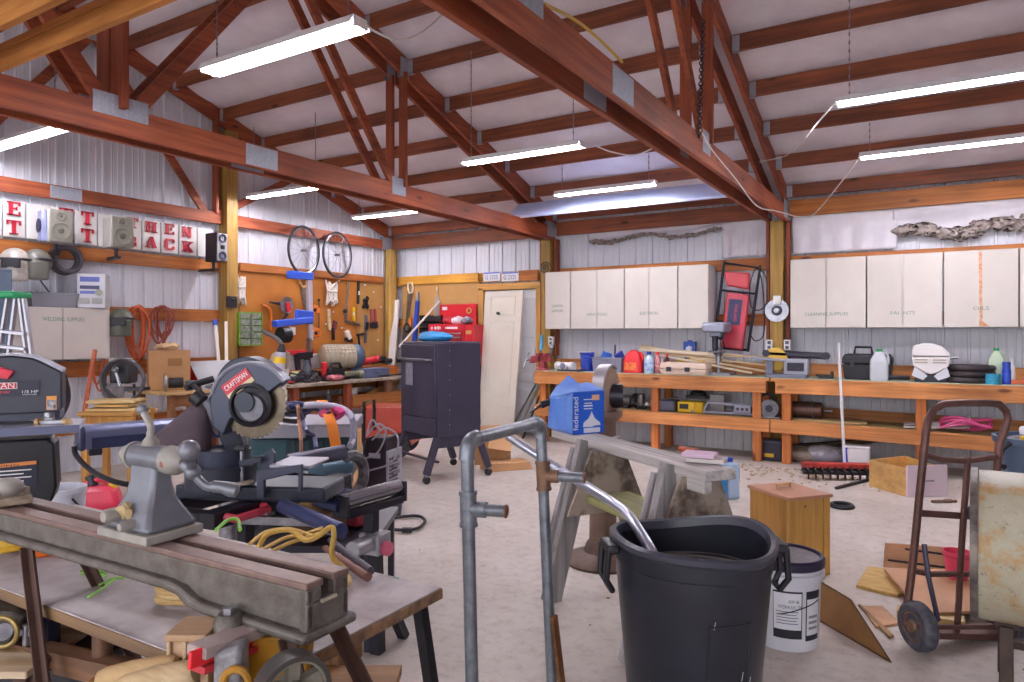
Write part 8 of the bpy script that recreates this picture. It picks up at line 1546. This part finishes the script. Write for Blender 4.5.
g = G(); g.tube([P(925, 455), P(940, 459, .02), P(965, 461, .06), P(996, 457, .12)], .014, 8); g.out('cross_bar', HT_, t)
flat((918, 513), (996, 518), 0, .12); g = G(); g.tube([P(911, 570), P(930, 574, .02), P(960, 574, .05), P(994, 574, .12)], .014, 8); g.out('cross_bar', HT_, t)
G().bar(P(908, 632, .0), P(1006, 634, .14), .09, .028).out('toe_plate', HT_, t, bev=.003); G().cyl(P(918, 627, -.04), P(1012, 627, .1), .011).out('axle', HT_, t)
G().tube([P(924, 544, -.02), P(928, 575, -.05), P(938, 620, -.06), P(932, 623, -.04)], .011, 8).out('brace_strut', mat('strut_blue', '#4d4a5e', .4, .5), t)
for c, s in ((P(918, 626, -.05), 1), (P(1014, 625, .1), 1)):
    m = Matrix.Translation(c) @ rotm(0, 0, -82)
    G().lathe([(.06, -.028), (.09, -.032), (.104, -.018), (.106, 0), (.104, .018), (.09, .032), (.06, .028)], m=m @ rotm(90), n=36).out('tyre', mat('tyre_dusty', '#35343f', .7, col2='#5c5a64', scale=25), t)
    G().lathe([(.062, .0), (.062, .031), (.05, .026), (.028, .028), (.024, .04), (.001, .04)], m=m @ rotm(90), n=28).out('wheel_hub', mat('hub_rust', '#9a7a62', .5, .4, col2='#6e5444', scale=16), t)
    for k in range(4): a = k * pi / 2 + .4; G().cyl(m @ V((.042 * cos(a), -.026, .042 * sin(a))), m @ V((.042 * cos(a), -.034, .042 * sin(a))), .007, n=8).out('hub_bolt', HT_, t)
# ---------------------------------------------------------------- weathered drum on a stand
D = 2.72; fr = F(1040, D, rz=-36); c = at(1078, 556, D=D - .12); t = T('steel_drum', 'horizontal weathered steel drum with peeling cream paint and dark rim', 'drum', (c.x, c.y, c.z), TH + radians(-34))
DR = mat('drum_cream', '#b9b3a0', .5, .15, col2='#8a7a5c', scale=3.2, bump=.15, sharp=(.38, .56)); R = .285
def drum():
    m, nt, b = _new('drum_paint'); tc = N(nt, 'ShaderNodeTexCoord'); n1 = N(nt, 'ShaderNodeTexNoise', Scale=4.0, Detail=8.0, Roughness=.7); nt.links.new(tc.outputs['Object'], n1.inputs['Vector'])
    r = N(nt, 'ShaderNodeValToRGB'); e = r.color_ramp.elements; e[0].position, e[1].position = .3, .66; e[0].color = lin('#6a5a40'); e[1].color = lin('#b8b29f'); x = e.new(.42); x.color = lin('#b08a58'); x = e.new(.5); x.color = lin('#aca690')
    nt.links.new(n1.outputs[0], r.inputs[0]); n2 = N(nt, 'ShaderNodeTexNoise', Scale=26.0, Detail=6.0, Roughness=.8); nt.links.new(tc.outputs['Object'], n2.inputs['Vector'])
    r2 = N(nt, 'ShaderNodeValToRGB'); e = r2.color_ramp.elements; e[0].position, e[1].position = .34, .42; e[0].color = (.35, .3, .28, 1); e[1].color = (1, 1, 1, 1); nt.links.new(n2.outputs[0], r2.inputs[0])
    mx = N(nt, 'ShaderNodeMixRGB', _blend_type='MULTIPLY', Fac=1.0); nt.links.new(r.outputs[0], mx.inputs[1]); nt.links.new(r2.outputs[0], mx.inputs[2]); nt.links.new(mx.outputs[0], b.inputs['Base Color']); b.inputs['Roughness'].default_value = .45; return m
DRM = drum(); xr = rotm(0, 90, 0); x0 = -.32
G().lathe([(R * .98, x0), (R, x0 + .02), (R, -.02), (R * 1.015, 0), (R, .02), (R, .36), (R * .98, .38)], m=xr, n=56).out('drum_shell', DRM, t)
RM = mat('drum_rim', '#4a4448', .5, .4, col2='#857a70', scale=12); G().lathe([(R * .98, x0 - .012), (R * 1.03, x0 - .012), (R * 1.035, x0 + .012), (R * .99, x0 + .014)], m=xr, n=56).out('end_rim', RM, t); G().cyl((x0 - .004, 0, 0), (x0 + .004, 0, 0), R * .98, n=48).out('drum_head', RM, t)
G().box((x0 - .0, -R * .2, R * .45), (.05, .03, .04)).out('rim_clamp', DKST, t, bev=.004)
G().bar((x0 + .1, -R * .4, -R * 1.0 + .03), (x0 + .1, R * .4, -R * 1.0 + .03), .07, .05, up=(0, 0, 1)).out('saddle', mat('stand_rust', '#4a3830', .6, .3, col2='#382a24', scale=14), t)
zf = -c.z
for y in (-.1, .16): G().bar((x0 + .1, y, -R * .97), (x0 + .1 + .0, y * 1.5, zf), .06, .045, up=(1, 0, 0)).out('stand_leg', mat('stand_rust', '#4a3830'), t, bev=.003)
for y in (-.1, .16): G().bar((x0 + .58, y, -R * .97), (x0 + .58, y * 1.5, zf), .06, .045, up=(1, 0, 0)).out('stand_leg', mat('stand_rust', '#4a3830'), t, bev=.003)
G().bar((x0 + .1, .18, zf + .14), (x0 + .58, .18, zf + .14), .03, .03).out('stand_rail', mat('stand_rust', '#4a3830'), t)
# ---------------------------------------------------------------- blue-grey tub at the bench end
fr = F(1042, 5.2); t = T('plastic_barrel', 'blue-grey plastic trash barrel with dark handle beside the hand truck', 'barrel', fr.loc, fr.rz); zt = fr.p(1042, 437).z; R = .29; BG = mat('barrel_blue', '#4d6078', .4)
G().lathe([(.22, 0), (.23, .02), (R, zt - .05), (R * 1.06, zt - .045), (R * 1.07, zt), (R * .99, zt), (R * .95, zt - .06), (.2, .03)], n=40).out('barrel_body', BG, t); G().tube([(-R * 1.02, -.08, zt - .03), (-R * 1.2, -.07, zt - .08), (-R * 1.2, -.02, zt - .2), (-R * 1.0, -.02, zt - .22)], .02, 8).out('side_handle', P_BLK, t)
for i, (dx, dy, w, d, h, c_, nm, lb_) in enumerate(((-.1, -.12, .2, .16, .03, '#d8b23c', 'yellow_tray', 'yellow plastic tray on top of the blue-grey barrel'), (-.06, .1, .16, .16, .1, '#c9c8ce', 'paper_roll', 'grey-white roll standing in the blue-grey barrel'), (.1, .06, .2, .2, .12, '#d6d2d6', 'crumpled_bag', 'crumpled white bag stuffed in the blue-grey barrel'))):
    g = G()
    if i == 1: g.lathe([(.02, 0), (.075, 0), (.075, .13), (.02, .13), (.02, 0)], n=24, cap=False, m=rotm(70, 0, 20))
    elif i == 2: g.sph((0, 0, .06), .12, (1, 1, .7), n=14); g.jitter(.02, 4)
    else: g.box((0, 0, h / 2), (w, d, h))
    p = fr.loc + Matrix.Rotation(TH, 4, 'Z') @ V((dx, dy, zt - .01)); tag(g.out(nm, mat('bar%d' % i, c_, .5), loc=p, rz=TH + .3, bev=.004), lb_, nm.split('_')[1])
# what fills the barrel under them
g = G(); g.sph((0, 0, 0), .24, (1, 1, .25), n=18); g.jitter(.015, 6); o = g.out('crumpled_litter', mat('litter', '#6d6a70', .8, col2='#3f3d44', scale=12), loc=fr.loc + V((0, 0, zt - .05))); o['kind'] = 'stuff'; o['label'] = 'dark crumpled litter filling the blue-grey barrel'; o['category'] = 'litter'
# wood chips and litter along the foot of the benches and over the slab
g = G(); r = random.Random(11); n = 0
while n < 250:
    if n < 170: x, y = r.uniform(xa(735, 7.8), xa(900, 7.8)), 7.75 - abs(r.gauss(0, .35))
    elif n < 230: x, y = r.uniform(-4.6, 1.0), 7.7 - abs(r.gauss(0, .2))
    else: p = cw(r.uniform(-.6, 2.4), r.uniform(2.8, 6.0)); x, y = p.x, p.y
    s = r.uniform(.005, .017) if n < 170 else r.uniform(.003, .009); g.box((x, y, .004), (s * r.uniform(1, 3), s, .006), rotm(0, r.uniform(-8, 8), r.uniform(0, 180))); n += 1
o = g.out('wood_debris', mat('wood_chips', '#c8ac7c', .8, col2='#8f7650', scale=3), ang=10); o['kind'] = 'stuff'; o['label'] = 'wood chips and shavings scattered over the concrete floor'; o['category'] = 'debris'
# cord between lights and truss
WC = mat('white_wire', '#dcd8d6', .5)
def wire(label, pts, r=.006, m=WC):
    g = G(); g.tube(spline(pts, 6), r, 6); tag(g.out('light_wire', m), label, 'wire')
wire('white wire drooping from the big double-tube light toward the rafters', [at(360, 20, D=3.4), at(376, 32, D=3.5), at(400, 40, D=3.6), at(425, 30, D=3.8), at(450, 6, D=4.0)])
wire('white wire running down the truss chord to the post with the round blade', [at(700, 130, X=-1.48), at(712, 150, X=-1.48), at(735, 178, X=-1.48), at(757, 206, X=-1.48), at(776, 211, X=-1.45), at(800, 217, Y=8.45), at(815, 213, Y=8.45), at(838, 186, Y=7.6), at(858, 160, Y=7.28)])
wire('white wire sagging between the long bench light and the truss', [at(836, 102, Y=5.48), at(818, 122, Y=5.5), at(800, 144, Y=5.6), at(785, 156, X=-1.4), at(760, 162, X=-1.46)])
wire('white wire drooping behind the middle bay lights', [at(596, 146, Y=5.4), at(612, 152, Y=5.5), at(635, 155, Y=5.6), at(658, 146, Y=5.7)])
wire('yellow cord lying on the truss chord overhead', [at(544, 4, X=-1.53), at(575, 20, X=-1.53), at(600, 40, X=-1.53), at(622, 62, X=-1.53)], .008, mat('yellow_cord', '#d0a52e'))
g = G(); a, b = at(703, 20, X=-1.49), at(699, 138, X=-1.49); n = 34
for i in range(n):
    p = a + (b - a) * (i + .5) / n; g.ring(p, .016, .0045, m=rotm(90, 0, 90 * (i % 2)), n=10, k=5)
tag(g.out('steel_chain', DKST), 'dark steel chain hanging beside the truss web above the wall cabinets', 'chain')
# finer pieces belong to the part they sit on
SUB = dict(drawer_pull='drawer', hub_bolt='wheel_hub', sticker='front_door', seam='cabinet_body', rivet='cabinet_body', caster_fork='caster', louvre='vent_panel', switch='vent_panel', vent_slat='vent_frame', cap_bolt='end_cap',
    handle_loop='handle_bracket', label_lettering='name_label', label_line='label_face', bolt='bolt_boss', fence_bar='saw_table', fence_knob='saw_table', name_label='blade_guard', label_stripe='blade_guard', guard_rim='blade_guard', arbor_washer='arbor_cover', arbor_cap='arbor_cover',
    tube_socket='fluorescent_tube', dust_cap='driver_cone', tape_door='front_panel', display='front_panel', volume_knob='front_panel', patch_lettering='name_patch', vent_slot='lid', brand_lettering='front_panel', print_line='front_panel', jet_print='front_panel', price_sticker='front_panel', print_strip='front_panel',
    dark_slot='board_face', moulding='slab', lever_ball='lock_lever', stub_bore='stub_pipe', stub_rim='stub_pipe', tee_band='tee_fitting', pour_cap='lid', lid_disc='lid', lid_sticker='open_lid', tape_on_lid='open_lid', plate_lettering='plate_body', blue_band='plate_body', warning_label='upper_housing', raised_panel='door_leaf', hinge='door_leaf', screw_hole='front_panel', rust_streak='door', rib='case_body', blue_label='pail_body', green_mark='laminate')
ST = lambda o: o.name.rsplit('.', 1)[0] if o.name[-3:].isdigit() else o.name
ctr = lambda o: o.matrix_basis @ (sum((V(b) for b in o.bound_box), V((0, 0, 0))) / 8)
for top in [o for o in SC.objects if o.parent is None]:
    kids = list(top.children); use = {}
    for k in kids:
        want = SUB.get(ST(k)); c = [q for q in kids if want and q is not k and ST(q) == want]
        if c: use[k] = min(c, key=lambda q: (ctr(q) - ctr(k)).length)
    for k, q in use.items():
        while q in use: q = use[q]      # no deeper than thing > part > sub-part
        k.parent = q; k.location = k.location - q.location
